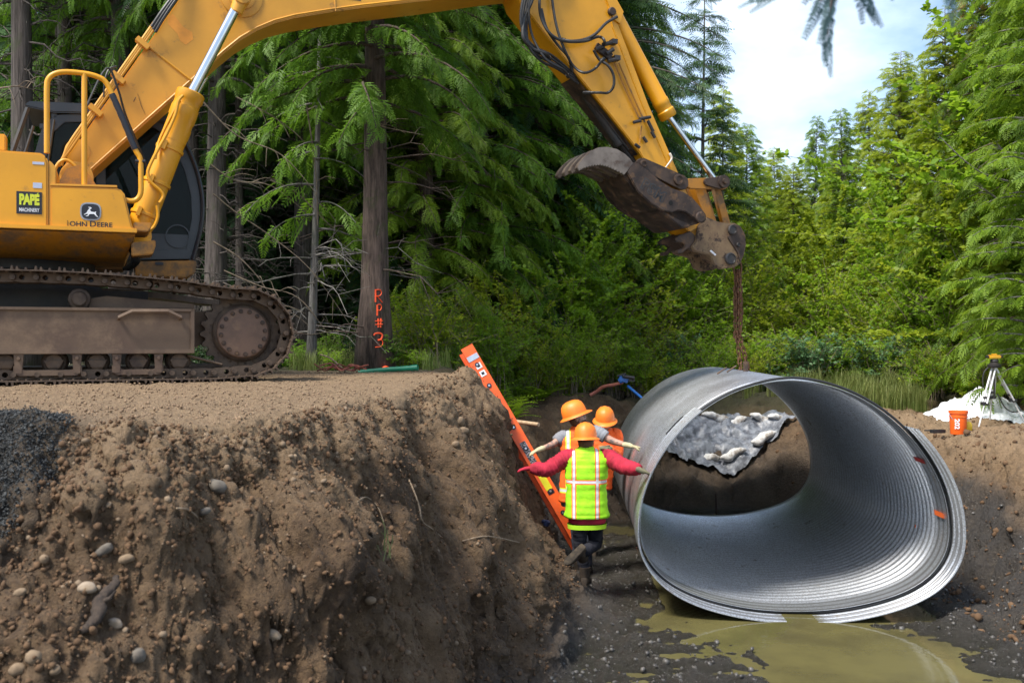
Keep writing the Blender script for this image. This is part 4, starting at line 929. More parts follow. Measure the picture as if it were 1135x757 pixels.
# black gasket under the bands
M_GSK = simple('black_gasket', (.012, .013, .015), .7)
g_ = MB()
gp = [(*prof(t, .022), 0) for t in np.linspace(0, 2*math.pi, 140)]
g_.tube([(x, .02, z) for x, z, _ in gp], .014, 8, cap=False); g_.build('rubber_gasket', M_GSK, pipe, smooth=True)
def shell_patch(name, t0, t1, y0, y1, off, mat_, nt2=10, wob=.0, parent=None):
    T = np.linspace(t0, t1, nt2+1); vs = []; fs = []
    for i, t in enumerate(T):
        w_ = wob*math.sin(i*2.3); 
        for y in (y0+w_, y1+w_*.6): x, z = prof(t, off); vs.append((x, y, z))
    for i in range(nt2): fs.append((2*i, 2*i+1, 2*i+3, 2*i+2))
    mb = MB(); mb.add(vs, fs); me = bpy.data.meshes.new(name); me.from_pydata(vs, [], fs); me.materials.append(mat_); return link(bpy.data.objects.new(name, me), parent or pipe)
shell_patch('spray_mark', R(26.5), R(28.5), .10, .42, -.012, M_REDSP, wob=.03)
shell_patch('spray_mark', R(5), R(7), .06, .34, -.012, M_SPRAY, wob=.05)
shell_patch('spray_mark', R(-6), R(-4), .9, .93, -.02, M_SPRAY)
shell_patch('spray_mark', R(188), R(192), -.17, -.11, .062, M_SPRAY, wob=.012)
# printed label on the outside, upper left
def outer(t, y, off=.055):
    x, z = prof(t, off); return Vector((x, y, z))
tm = R(138.5); lw, lh = .17, .12
lab = shell_patch('print_frame', tm-.075, tm+.075, .32, .56, .0165, simple('label_ink', (.42, .44, .47), .5, .5), parent=pipe)
fm = MB()
for (a0, y0_, a1, y1_) in ((tm-.08, .30, tm+.08, .30), (tm-.08, .58, tm+.08, .58), (tm-.08, .30, tm-.08, .58), (tm+.08, .30, tm+.08, .58)):
    fm.tube([outer(a0+(a1-a0)*k/6, y0_+(y1_-y0_)*k/6, .019) for k in range(7)], .006, 5)
for k in range(3):
    for j in range(5): fm.tube([outer(tm-.05+k*.045, .34+j*.045, .019), outer(tm-.035+k*.045, .36+j*.045, .019)], .007, 4)
fm.build('stencil_print', M_BLK, pipe)
# ink print on the right band edge and left band edge
pr = MB()
for i in range(46):
    if i % 9 in (3, 7, 8): continue
    t = R(18-i*1.9); x, z = prof(t, .073); x2_, z2_ = prof(t-R(.8), .073)
    pr.add([(x, -.235, z), (x2_, -.235, z2_), (x2_, -.205, z2_), (x, -.205, z)], [(0, 1, 2, 3)])
pr.build('ink_print', M_BLK, pipe)
# lifting lugs on top
lg = MB()
for (dx, dy) in ((-.30, 2.85), (-.14, 2.95)):
    lg = MB(); t = math.pi/2-dx/HA; p = outer(t, dy, .01); lg.tube(smooth_pts([p+Vector((-.11, 0, 0)), p+Vector((-.03, .0, .055)), p+Vector((.02, 0, .085))], 4), .012, 6); lg.build('lifting_lug', M_RUST, pipe, smooth=True, angle=40)
lg = MB(); p = outer(math.pi/2-.02, 2.9, .01); lg.box(p+Vector((0, 0, .07)), (.06, .06, .14)); lg.build('lifting_lug', M_RUST, pipe, smooth=True, angle=40)
# ------------------------------------------------------------------ chain
M_CHAIN = simple('rusty_chain', (.20, .095, .045), .75, .3, col2=(.09, .045, .025), sc=30)
def link_geo():
    mb = MB(); pts = []
    for k in range(12):
        t = 2*math.pi*k/12; pts.append((.026*math.cos(t), 0, .026*math.sin(t)+(.028 if math.sin(t) > 0 else -.028)))
    pts.append(pts[0]); mb.tube(pts, .0105, 6, cap=False); return np.array(mb.v), np.array(mb.f)
LVt, LFt = link_geo()
def chain(pts, step=.080):
    pts = [Vector(p) for p in pts]; Ms = []; Ps = []; d_acc = 0; k = 0
    for i in range(len(pts)-1):
        a_, b_ = pts[i], pts[i+1]; Ls = (b_-a_).length; d = (b_-a_).normalized()
        while d_acc < Ls:
            p = a_+d*d_acc; x_, y_, z_ = frame_of(d); an = (k % 2)*math.pi/2+.3; X = x_*math.cos(an)+y_*math.sin(an); Y = -x_*math.sin(an)+y_*math.cos(an)
            Ms.append([[X.x, Y.x, d.x], [X.y, Y.y, d.y], [X.z, Y.z, d.z]]); Ps.append(p[:]); d_acc += step; k += 1
        d_acc -= Ls
    return Ms, Ps
hook = EO + Matrix.Rotation(PSI, 3, 'Z') @ L3(817.5, 296, 1.6)
ch = empty('lifting_chain', hook, label='rusty brown lifting chains hanging from the coupler down to the pipe', cat='chain')
def to_obj(name, Ms, Ps):
    Vv, Ff = stamp(LVt, LFt, np.array(Ms), np.array(Ps)-np.array(hook[:])); me = mesh_np(name, Vv, Ff); me.materials.append(M_CHAIN); me.polygons.foreach_set('use_smooth', np.ones(len(Ff), bool)); return link(bpy.data.objects.new(name, me), ch)
hy_ = hook.y
def ap(u, v, dy=0.): return at(u, v, hy_+dy)
rgm = MB(); rgm.tube([Vector((.055*math.cos(t), 0, -.02+.13*math.sin(t)))  for t in np.linspace(0, 2*math.pi, 24)], .014, 8, cap=False); rgm.build('shackle_ring', M_CHAIN, ch, smooth=True)
for i, (dx, dy, v1) in enumerate(((-2.6, 0, 374), (.0, .07, 380), (2.6, -.04, 370), (-1.2, .12, 350), (3.6, .08, 356))):
    Ms, Ps = chain([ap(817.5+dx*.5, 303, dy), ap(817.5+dx, 325, dy), ap(818+dx*1.05, v1, dy)]); to_obj('chain_strand', Ms, Ps)
Ms, Ps = chain([ap(816.5, 370), ap(819, 392), ap(822, 419, -.1)]); to_obj('chain_leg', Ms, Ps)
Ms, Ps = chain([ap(819.5, 370), ap(825, 392), ap(832, 420, .1)]); to_obj('chain_leg', Ms, Ps)

# ------------------------------------------------------------------ ladder
M_LAD = simple('orange_fibreglass', (.80, .115, .015), .45, col2=(.66, .085, .012), sc=5, dirt=(.35, .13, .06), dsc=9, dlo=.62, dhi=.72)
M_ALU = simple('aluminium', (.62, .63, .64), .35, .9, col2=(.5, .5, .5), sc=10)
A0 = at(517, 384, 12.65); A1 = at(646, 606, 12.3)
ld = empty('ladder', A1, label='orange fibreglass ladder leaning on the end of the dirt bank', cat='ladder')
ax = (A0-A1).normalized(); Ln = (A0-A1).length; wdir = Vector((-.22, 1, 0)); wdir = (wdir-ax*wdir.dot(ax)).normalized(); dpt = ax.cross(wdir).normalized()
if dpt.x < 0: dpt = -dpt
def rail(q0):
    mb = MB()
    o_ = wdir*q0
    hw, t_, fl_ = .082, .012, .035
    def slab(a, b, c, d_):  # ranges along dpt [a,b], wdir [c,d]
        vs = []
        for s_ in (0, Ln):
            for (x, y) in ((a, c), (b, c), (b, d_), (a, d_)): vs.append(ax*s_+dpt*x+wdir*y+o_)
        mb.add(vs, [(0, 1, 2, 3), (4, 7, 6, 5), (0, 4, 5, 1), (1, 5, 6, 2), (2, 6, 7, 3), (3, 7, 4, 0)])
    sg = 1 if q0 == 0 else -1
    slab(-hw, hw, 0, t_*sg); slab(-hw, -hw+t_, -fl_*sg*0, fl_*sg); slab(hw-t_, hw, 0, fl_*sg); return mb
r0 = rail(0).build('side_rail', M_LAD, ld, bevel=.002); r1 = rail(.42).build('side_rail', M_LAD, ld, bevel=.002)
nr_ = int(Ln/.305)
for k in range(nr_):
    s_ = .18+k*.305
    if s_ > Ln-.1: break
    mb = MB(); mb.cyl(ax*s_-wdir*.006, ax*s_+wdir*.43, .019, n=12); mb.build('rung', M_ALU, ld, smooth=True, angle=50)
    mb = MB(); mb.cyl(ax*s_-wdir*.008, ax*s_-wdir*.002, .030, n=14); o = mb.build('rung_end', M_BLK, r0)
    mb = MB(); mb.cyl(ax*s_-wdir*.011, ax*s_-wdir*.008, .014, n=12); mb.build('rung_hole', M_ALU, r0)
def decal(s0_, s1_, w_, mat_, name, off=0.):
    mb = MB(); q = -wdir*.004; mb.add([ax*s0_+dpt*(off-w_)+q, ax*s1_+dpt*(off-w_)+q, ax*s1_+dpt*(off+w_)+q, ax*s0_+dpt*(off+w_)+q], [(0, 1, 2, 3)])
    me = bpy.data.meshes.new(name); me.from_pydata(mb.v, [], mb.f); me.materials.append(mat_); return link(bpy.data.objects.new(name, me), r0)
M_YLAB = simple('yellow_label', (.72, .68, .02), .5)
decal(Ln-.20, Ln-.13, .075, M_ALU, 'end_clip'); 
for s_ in (Ln-.44, Ln-.33):
    decal(s_, s_+.075, .038, M_WHT, 'square_label', .01); decal(s_+.02, s_+.055, .018, M_BLK, 'label_symbol', .01).location = -wdir*.002
decal(Ln-1.70, Ln-1.40, .040, simple('printed_label', (.30, .28, .30), .5, col2=(.03, .03, .03), sc=60, lo=.45, hi=.5), 'printed_label', .0)
decal(Ln-2.08, Ln-1.86, .042, M_YLAB, 'yellow_label'); decal(Ln-2.14, Ln-2.09, .042, M_BLK, 'black_label')
decal(Ln-2.62, Ln-2.54, .03, M_WHT, 'square_label', .02)
M_HAND = simple('pale_wood_handle', (.42, .30, .18), .6, col2=(.30, .20, .11), sc=8, stretch=(4, 4, .5))
mb = MB(); mb.tube([at(556, 465, 12.75), at(597, 470.5, 12.35)], [.024, .026], 10); tag(mb.build('tool_handle', M_HAND, smooth=True, angle=50), 'pale wooden tool handle poking out behind the orange ladder', 'tool handle')
mb = MB(); p, _ = hit(603, 582); mb.tube(smooth_pts([p+Vector((-.05, 0, .02)), p+Vector((0, -.02, .06)), p+Vector((.04, -.02, .03))], 4), [.02]*9, 8); mb.lathe([(.035, 0), (.04, .06), (.02, .075)], p+Vector((.02, -.03, .0)), (.5, 0, 1), 12)
tag(mb.build('water_bottle', simple('dark_blue_plastic', (.02, .03, .08), .4), smooth=True), 'small dark bottle lying on the bank below the ladder', 'bottle')

# ------------------------------------------------------------------ tarp and sandbags behind the pipe
m, nt, b = new_mat('silver_tarp'); n = noise_node(nt, 7, 6, .65); r = ramp(nt, n.outputs[0], .40, .60); c = mixc(nt, r.outputs[0], (.24, .255, .285), (.085, .09, .105))
nt.links.new(c, b.inputs['Base Color']); b.inputs['Roughness'].default_value = .42; bump(nt, b, n.outputs[0], .5, .02); M_TARP = m
m, nt, b = new_mat('white_sheeting'); b.inputs['Base Color'].default_value = (.78, .80, .84, 1); b.inputs['Roughness'].default_value = .45; n = noise_node(nt, 5, 5, .6); bump(nt, b, n.outputs[0], .5, .03); M_SHEET = m
M_BAG = simple('white_woven_bag', (.66, .65, .63), .85, col2=(.42, .40, .37), sc=9, bmp=.6, bdist=.03, dirt=(.20, .15, .105), dsc=7, dlo=.50, dhi=.68)
def drape(name, corners, n1_, n2_, mat_, off, amp, sc_, seed, lift=None):
    g = np.zeros((n1_+1, n2_+1, 3)); a_, b_, c_, d_ = [np.array(k, float) for k in corners]
    for i in range(n1_+1):
        for j in range(n2_+1):
            s_, t = i/n1_, j/n2_; p = (a_*(1-s_)*(1-t)+b_*s_*(1-t)+c_*s_*t+d_*(1-s_)*t)
            p = p+np.array([3.5*math.sin(s_*17+t*3)+2*math.sin(t*23), 2.2*math.sin(s_*21+1)+1.5*math.sin(t*15+2)])*(1 if (i in (0, n1_) or j in (0, n2_)) else .6); h, nr__ = hit(p[0], p[1]); g[i, j] = h[:]
    for _ in range(6):
        g[1:-1, 1:-1] = (g[:-2, 1:-1]+g[2:, 1:-1]+g[1:-1, :-2]+g[1:-1, 2:])/4
    X, Y, Z = g[..., 0], g[..., 1], g[..., 2]
    w_ = 1-np.abs(fbm(X*1.3+Y*.6, Y-X*.5, Z*1.5, sc_, 3, .5, seed))*2; w2 = 1-np.abs(fbm(X, Y*1.6, Z, sc_*.35, 3, .5, seed+4))*2
    g[..., 2] += off+amp*w_+amp*.45*w2; g[..., 1] -= amp*.6*w_; g[..., 2] += amp*.9*(1-np.abs(fbm(X*3+Y, Y*.5, Z*.5, .5, 2, .5, seed+8))*2.2)
    if lift is not None: g[..., 2] += lift(g, np.linspace(0, 1, n1_+1)[:, None], np.linspace(0, 1, n2_+1)[None])
    I = np.arange((n1_+1)*(n2_+1)).reshape(n1_+1, n2_+1); me = mesh_np(name, g.reshape(-1, 3), np.stack([I[:-1, :-1], I[1:, :-1], I[1:, 1:], I[:-1, 1:]], -1).reshape(-1, 4))
    me.polygons.foreach_set('use_smooth', np.ones(len(me.polygons), bool)); me.materials.append(mat_); return link(bpy.data.objects.new(name, me))
tag(drape('tarp', [(742, 466), (888, 463), (812, 532), (734, 507)], 90, 70, M_TARP, .015, .060, .55, 9), 'wrinkled silver grey plastic tarp on the mud slope behind the pipe', 'tarp')
def sandbag(u, v, wpx, hpx, tilt, label, dy=0.):
    p, nrm = hit(u, v); d = p.y; L_ = wpx/F*d/2; H_ = hpx/F*d/2*.78; mb = MB(); vs = []; fs = []; nu, nv = 20, 12; rs = random.Random(int(u))
    ph = rs.random()*6
    for i in range(nu+1):
        x = -1+2*i/nu; env = (1-abs(x)**3.2)**.6 if abs(x) < 1 else 0; env = max(env, .12+.2*(abs(x) > .9))
        for k in range(nv):
            t = 2*math.pi*k/nv; r_ = env*(1+.16*math.sin(3*x+ph+t*2)+.09*math.sin(7*x+ph*2+t)+.05*math.sin(15*x+3*t))
            vs.append(Vector((x*L_, math.cos(t)*r_*H_*1.15, math.sin(t)*r_*H_*.9+.02*math.sin(4*x+ph))))
    for i in range(nu):
        for k in range(nv): k2 = (k+1) % nv; fs.append((i*nv+k, i*nv+k2, (i+1)*nv+k2, (i+1)*nv+k))
    fs += [tuple(range(nv)), tuple(range(nu*nv, nu*nv+nv))]
    rt = Matrix.Rotation(-R(tilt), 3, 'Y'); mb.add([rt @ p_ for p_ in vs], fs); o = mb.build('sandbag', M_BAG, smooth=True, angle=180); o.location = p+Vector((0, -H_*.6, H_*.75+.06)); tag(o, label, 'sandbag', 'white sandbags holding down the tarp')
for a_ in ((792, 468, 30, 11, -12, 'white sandbag at the upper left corner of the silver tarp'), (815, 475, 26, 13, 22, 'white sandbag at the middle of the tarp top edge'), (843, 470, 26, 11, -18, 'white sandbag at the upper right end of the silver tarp'),
           (862, 469, 24, 10, -8, 'half hidden white sandbag at the far right of the tarp top'), (846, 492, 30, 14, 25, 'white sandbag lying highest on the right edge of the tarp'), (812, 510, 30, 13, 22, 'white sandbag low on the right edge of the tarp'), (787, 515, 20, 14, 5, 'lowest small bulging white sandbag on the bottom of the tarp')): sandbag(*a_)
mb = MB(); p, _ = hit(795, 575); mb.cyl(Vector((p.x, p.y-.0, p.z-.1)), at(793, 547, p.y), .016, n=8); tag(mb.build('survey_stake', simple('dark_stake', (.05, .03, .025), .7), smooth=True, angle=40), 'thin dark stake standing in the mud beyond the pipe', 'stake')
# ------------------------------------------------------------------ bucket, tripod, sheeting on the right bank
M_ORB = simple('orange_plastic', (.85, .13, .012), .4, col2=(.75, .105, .01), sc=6)
p, _ = hit(1062, 481); bz = gz_at(p.x, p.y)
bu = empty('bucket', (p.x, p.y, bz), label='bright orange plastic bucket standing on the right bank', cat='bucket')
s_ = p.y/F; hb_ = 26*s_; rb_ = 9.6*s_
mb = MB(); mb.lathe([(rb_*.84, 0), (rb_*.86, .01), (rb_*.95, hb_*.72), (rb_*1.0, hb_*.73), (rb_*1.0, hb_*.76), (rb_*.96, hb_*.77), (rb_*.98, hb_*.88), (rb_*1.06, hb_*.885), (rb_*1.06, hb_), (rb_*.98, hb_), (rb_*.96, hb_*.98), (rb_*.82, .02), (0, .02)], (0, 0, 0), (0, 0, 1), 36, cap=False); mb.lathe([(rb_*.84, 0), (0, 0)], (0, 0, 0), (0, 0, 1), 36, cap=False)
mb.build('bucket_body', M_ORB, bu, smooth=True, angle=45)
mb = MB(); mb.tube([(rb_*1.07*math.cos(t), -rb_*.55*math.sin(t)-.10*rb_, hb_*.9-rb_*1.1*math.sin(t)) for t in np.linspace(0, math.pi, 18)], .004, 5); mb.build('wire_handle', M_ALU, bu)
def cylmap(x, y): a_ = -.55+x/rb_; r_ = rb_*.955+.004; return (r_*math.sin(a_), -r_*math.cos(a_), hb_*.45+y)
text_on('white_number', '202', .095, lambda x, y: cylmap(y*.9, -x), M_WHT, bu, bold=.003)
mb = MB(); mb.lathe([(.05, 0), (.065, .02), (.065, .12), (.05, .15), (.02, .16)], (p.x+rb_+.06, p.y+.12, bz), (0, 0, 1), 16); tag(mb.build('yellow_container', simple('yellow_plastic', (.75, .5, .02), .45), smooth=True, angle=40), 'small yellow container tucked behind the orange bucket', 'container')
mb = MB(); mb.box((p.x-rb_-.12, p.y+.1, bz+.03), (.2, .08, .05), Matrix.Rotation(.2, 3, 'Z')); mb.cyl((p.x-rb_-.3, p.y+.12, bz+.04), (p.x-rb_-.02, p.y+.1, bz+.035), .012, n=8); tag(mb.build('hammer', M_DARK, bevel=.006), 'dark hand tool lying left of the orange bucket', 'hand tool')
M_GLEG = simple('tripod_grey', (.70, .70, .70), .45, .1, col2=(.42, .42, .43), sc=8)
fl_, fm_, fr_ = at(1083, 483, 14.9), at(1097, 478, 15.5), at(1139, 480, 15.2); apx = at(1102, 406, 15.2)
for q in (fl_, fm_, fr_): q.z = gz_at(q.x, q.y)-.02
tr = empty('tripod', (apx.x, apx.y, fm_.z), label='grey aluminium survey tripod carrying a small yellow laser level', cat='tripod'); tb = Vector(tr.location)
for q in (fl_, fm_, fr_):
    a_, e_ = apx-tb, q-tb; mid = a_.lerp(e_, .56); side = (e_-a_).cross(Vector((0, 0, 1))).normalized()*.035
    mb = MB(); mb.tube([a_+side*.8, mid+side], .015, 8); mb.tube([a_-side*.8, mid-side], .015, 8); lg_ = mb.build('leg', M_GLEG, tr, smooth=True, angle=50)
    mb = MB(); mb.tube([a_.lerp(e_, .42), e_], [.014, .011], 8); mb.build('lower_leg', M_GLEG, lg_, smooth=True, angle=50)
    mb = MB(); mb.box(mid, (.11, .06, .05)); mb.box(a_.lerp(e_, .47), (.08, .05, .03)); mb.build('leg_clamp', M_DARK, lg_, bevel=.006)
mb = MB(); mb.lathe([(.09, -.02), (.10, .0), (.10, .03), (.07, .04), (.05, .06)], apx-tb, (0, 0, 1), 20); mb.cyl(apx-tb-Vector((0, 0, .05)), apx-tb-Vector((0, 0, .5)), .012, n=8); mb.build('tripod_head', M_DARK, tr, smooth=True, angle=40)
mb = MB(); mb.tube(smooth_pts([apx-tb+Vector((-.05, 0, .02)), apx-tb+Vector((-.16, 0, -.1)), apx-tb+Vector((-.17, 0, -.3)), apx-tb+Vector((-.12, 0, -.35))], 5), .009, 6); mb.tube(smooth_pts([apx-tb+Vector((.05, 0, -.42)), apx-tb+Vector((.15, -.02, -.62)), apx-tb+Vector((.3, 0, -.7)), apx-tb+Vector((.42, 0, -.66))], 5), .010, 6); mb.build('strap', M_DARK, tr, smooth=True)
iv = empty('laser_level', apx+Vector((0, 0, .06)), label='yellow laser level instrument screwed onto the grey tripod', cat='laser level')
mb = MB(); mb.lathe([(.05, 0), (.06, .015), (.05, .05)], (0, 0, 0), (0, 0, 1), 16); mb.build('base_plate', M_DARK, iv, smooth=True, angle=40)
mb = MB(); mb.box((0, 0, .085), (.17, .11, .055)); mb.box((0, 0, .12), (.08, .08, .025)); mb.build('housing', simple('yellow_housing', (.80, .42, .02), .4), iv, bevel=.012)
mb = MB(); mb.cyl((-.13, 0, .085), (-.085, 0, .085), .02, n=10); mb.cyl((.085, 0, .085), (.13, 0, .085), .02, n=10); mb.build('side_knobs', M_DARK, iv, smooth=True, angle=40)
# white sheeting heap
def sheet(name, cx, cy, rx, ry, h, seed, label, ang_=0.):
    n_ = 70; g = []; 
    for i in range(n_+1):
        for j in range(n_+1):
            s_, t = -1+2*i/n_, -1+2*j/n_; k = max(abs(s_), abs(t)); rr_ = math.hypot(s_, t) or 1; s2, t2 = s_*k/rr_*1.0, t*k/rr_
            x = cx+(s2*rx*math.cos(ang_)-t2*ry*math.sin(ang_)); y = cy+(s2*rx*math.sin(ang_)+t2*ry*math.cos(ang_)); g.append((x, y, math.hypot(s2, t2)))
    g = np.array(g); base = np.array([gz_at(x, y) for x, y, _ in g]); rr_ = g[:, 2]; an = np.arctan2(g[:, 1]-cy, g[:, 0]-cx)
    ridg = 1-np.abs(fbm(g[:, 0]*1.2, g[:, 1], 0*base, .85, 3, .45, seed))*2.2
    pk = np.clip(1-rr_, 0, 1)**.75
    z = base+.03+h*pk*(1+.16*np.cos(an*5+seed))+.045*ridg*np.clip((1-rr_)*3, 0, 1)+.02
    I = np.arange((n_+1)**2).reshape(n_+1, n_+1); me = mesh_np(name, np.column_stack([g[:, 0], g[:, 1], z]), np.stack([I[:-1, :-1], I[1:, :-1], I[1:, 1:], I[:-1, 1:]], -1).reshape(-1, 4))
    me.polygons.foreach_set('use_smooth', np.ones(len(me.polygons), bool)); me.materials.append(M_SHEET)
    try: me.set_sharp_from_angle(angle=R(40))
    except Exception: pass
    tag(link(bpy.data.objects.new(name, me)), label, 'plastic sheet')
c_ = at(1084, 470, 17.1); sheet('plastic_sheet', c_.x, 17.1, 1.0, .75, .46, 3, 'tall white plastic sheet heap behind the tripod and bucket')
c_ = at(1125, 480, 16.3); sheet('plastic_sheet', c_.x, 16.2, .62, .5, .14, 8, 'low white plastic sheeting in front of the taller heap, right of the tripod')
# ------------------------------------------------------------------ things along the far edge
gp_ = MB(); a_, b_ = at(398, 413, 13.3), at(463, 407.5, 13.1)
gp_.tube([a_, a_.lerp(b_, .5)+Vector((0, 0, .006)), b_], .036, 14); gp_.tube([b_-(b_-a_).normalized()*.09, b_], [.042, .042], 14)
tag(gp_.build('green_pipe', simple('green_plastic', (.012, .22, .12), .4, col2=(.01, .16, .09), sc=8), smooth=True, angle=50), 'green plastic pipe lying at the foot of the marked cedar', 'pipe')
wr_ = MB(); rs = random.Random(3)
for k in range(5):
    x0_ = 348+rs.random()*14; pts = [at(x0_+i*9+rs.uniform(-3, 3), 411-abs(math.sin(i*1.1+k))*rs.uniform(3, 9), 12.9+rs.uniform(-.2, .3)) for i in range(6)]; wr_.tube(smooth_pts(pts, 5), .010, 6)
tag(wr_.build('tangled_hose', simple('faded_red_hose', (.28, .08, .05), .6, col2=(.18, .05, .035), sc=12), smooth=True), 'tangle of thin faded red hose beside the green pipe', 'hose')
sn = MB(); sn.tube(smooth_pts([at(355, 393, 13.2), at(366, 397, 13.2), at(376, 405, 13.2), at(384, 413, 13.1)], 5), [.012]*16, 6); tag(sn.build('dead_stick', M_ROOT, smooth=True), 'bent bare stick above the tangled red hose', 'stick')
rh = MB(); rh.tube(smooth_pts([at(654, 438, 17.6), at(661, 434, 17.6), at(669, 428.5, 17.5), at(680, 426.5, 17.4), at(690, 424, 17.3)], 5), .03, 8); tag(rh.build('salmon_hose', simple('salmon_rubber', (.50, .17, .11), .6, col2=(.38, .12, .08), sc=10), smooth=True), 'salmon red hose lying in the brush left of the blue pump', 'hose')
pu = empty('pump_fitting', at(692, 424, 17.3), label='blue pump fitting with a blue pole among the brush behind the pipe', cat='pump'); pb = Vector(pu.location)
M_BLUE = simple('blue_paint', (.02, .16, .55), .4, col2=(.02, .12, .40), sc=9)
mb = MB(); mb.box(at(691, 420.5, 17.3)-pb, (.16, .12, .09), Matrix.Rotation(.3, 3, 'Y')); mb.cyl(at(686, 423, 17.3)-pb, at(694, 418, 17.3)-pb, .05, n=14); mb.build('housing', M_BLUE, pu, bevel=.01)
mb = MB(); mb.tube([at(690, 417, 17.2)-pb, at(697, 418, 17.2)-pb, at(703, 419, 17.2)-pb], .03, 8); mb.tube([at(684, 417, 17.3)-pb, at(694, 414, 17.3)-pb], .016, 8); mb.box(at(700, 421, 17.3)-pb, (.10, .1, .06)); mb.build('black_clamp', M_DARK, pu, smooth=True, angle=40)
mb = MB(); mb.cyl(at(696, 428, 17.3)-pb, at(716, 445, 16.9)-pb, .024, n=10); mb.build('pole', M_BLUE, pu, smooth=True, angle=40)
# ------------------------------------------------------------------ people
M_SKIN = simple('skin', (.46, .235, .155), .55, col2=(.38, .18, .115), sc=9)
M_TATT = simple('tattooed_skin', (.40, .22, .155), .55, col2=(.13, .10, .09), sc=11, lo=.50, hi=.60)
M_RED = simple('crimson_cloth', (.42, .012, .038), .85, col2=(.27, .007, .022), sc=7, bmp=.6, bdist=.02)
M_BLKC = simple('black_cloth', (.010, .011, .016), .95, spec=.15, col2=(.028, .028, .035), sc=7, bmp=.5, bdist=.015)
M_BOOT = simple('boot_leather', (.028, .021, .016), .8, col2=(.055, .04, .028), sc=9, spec=.2)
M_GLOV = simple('pale_glove', (.50, .44, .26), .8, col2=(.36, .30, .17), sc=15, bmp=.3)
M_GLOV2 = simple('dirty_glove', (.17, .16, .09), .85, col2=(.09, .08, .05), sc=15, bmp=.3)
M_HAT = simple('orange_hard_hat', (.88, .22, .02), .5, col2=(.74, .17, .015), sc=5, dirt=(.40, .16, .07), dsc=8, dlo=.60, dhi=.74)
M_ORV = simple('orange_cloth', (.90, .13, .012), .75, col2=(.70, .09, .01), sc=7, bmp=.5, bdist=.015)
M_GRYT = simple('grey_cloth', (.24, .25, .27), .85, col2=(.17, .17, .19), sc=7, bmp=.4)
M_HAIR = simple('brown_hair', (.10, .045, .02), .8, col2=(.06, .03, .015), sc=40)
M_JEAN = simple('dark_trousers', (.02, .024, .036), .95, spec=.15, col2=(.05, .055, .07), sc=7, bmp=.4)
M_MOUTH = simple('lip', (.28, .09, .07), .5); M_EYE = simple('eye_dark', (.02, .015, .012), .3)
def vest_mat(name, base, dark, bands, xc=.125, zc=1.13, wz=.026, front=False):
    m, nt, b = new_mat(name); b.inputs['Roughness'].default_value = .75
    tc = nn(nt, 'ShaderNodeTexCoord'); sx = nn(nt, 'ShaderNodeSeparateXYZ'); nt.links.new(tc.outputs['Object'], sx.inputs[0])
    def band(src, c, w_, ab=False):
        s_ = src
        if ab: a_ = nn(nt, 'ShaderNodeMath', operation='ABSOLUTE'); nt.links.new(s_, a_.inputs[0]); s_ = a_.outputs[0]
        d_ = nn(nt, 'ShaderNodeMath', operation='SUBTRACT'); d_.inputs[1].default_value = c; nt.links.new(s_, d_.inputs[0])
        e_ = nn(nt, 'ShaderNodeMath', operation='ABSOLUTE'); nt.links.new(d_.outputs[0], e_.inputs[0])
        l_ = nn(nt, 'ShaderNodeMath', operation='LESS_THAN'); l_.inputs[1].default_value = w_; nt.links.new(e_.outputs[0], l_.inputs[0]); return l_.outputs[0]
    def mx(a_, c_):
        k = nn(nt, 'ShaderNodeMath', operation='MAXIMUM'); nt.links.new(a_, k.inputs[0]); nt.links.new(c_, k.inputs[1]); return k.outputs[0]
    wide = mx(band(sx.outputs[0], xc, wz, True), band(sx.outputs[2], zc, wz)); thin = mx(band(sx.outputs[0], xc, wz*.52, True), band(sx.outputs[2], zc, wz*.52))
    n = noise_node(nt, 9, 5); r = ramp(nt, n.outputs[0], .4, .65); c = mixc(nt, r.outputs[0], base, dark)
    c = mixc(nt, wide, c, bands); c = mixc(nt, thin, c, (.62, .62, .64)); nt.links.new(c, b.inputs['Base Color']); bump(nt, b, n.outputs[0], .6, .02); return m
M_LIMEV = vest_mat('lime_vest', (.38, .82, .012), (.27, .66, .01), (.90, .16, .02))
M_ORVV = vest_mat('orange_vest', (.92, .14, .012), (.74, .10, .01), (.60, .75, .03), xc=.12, zc=1.06, wz=.03)

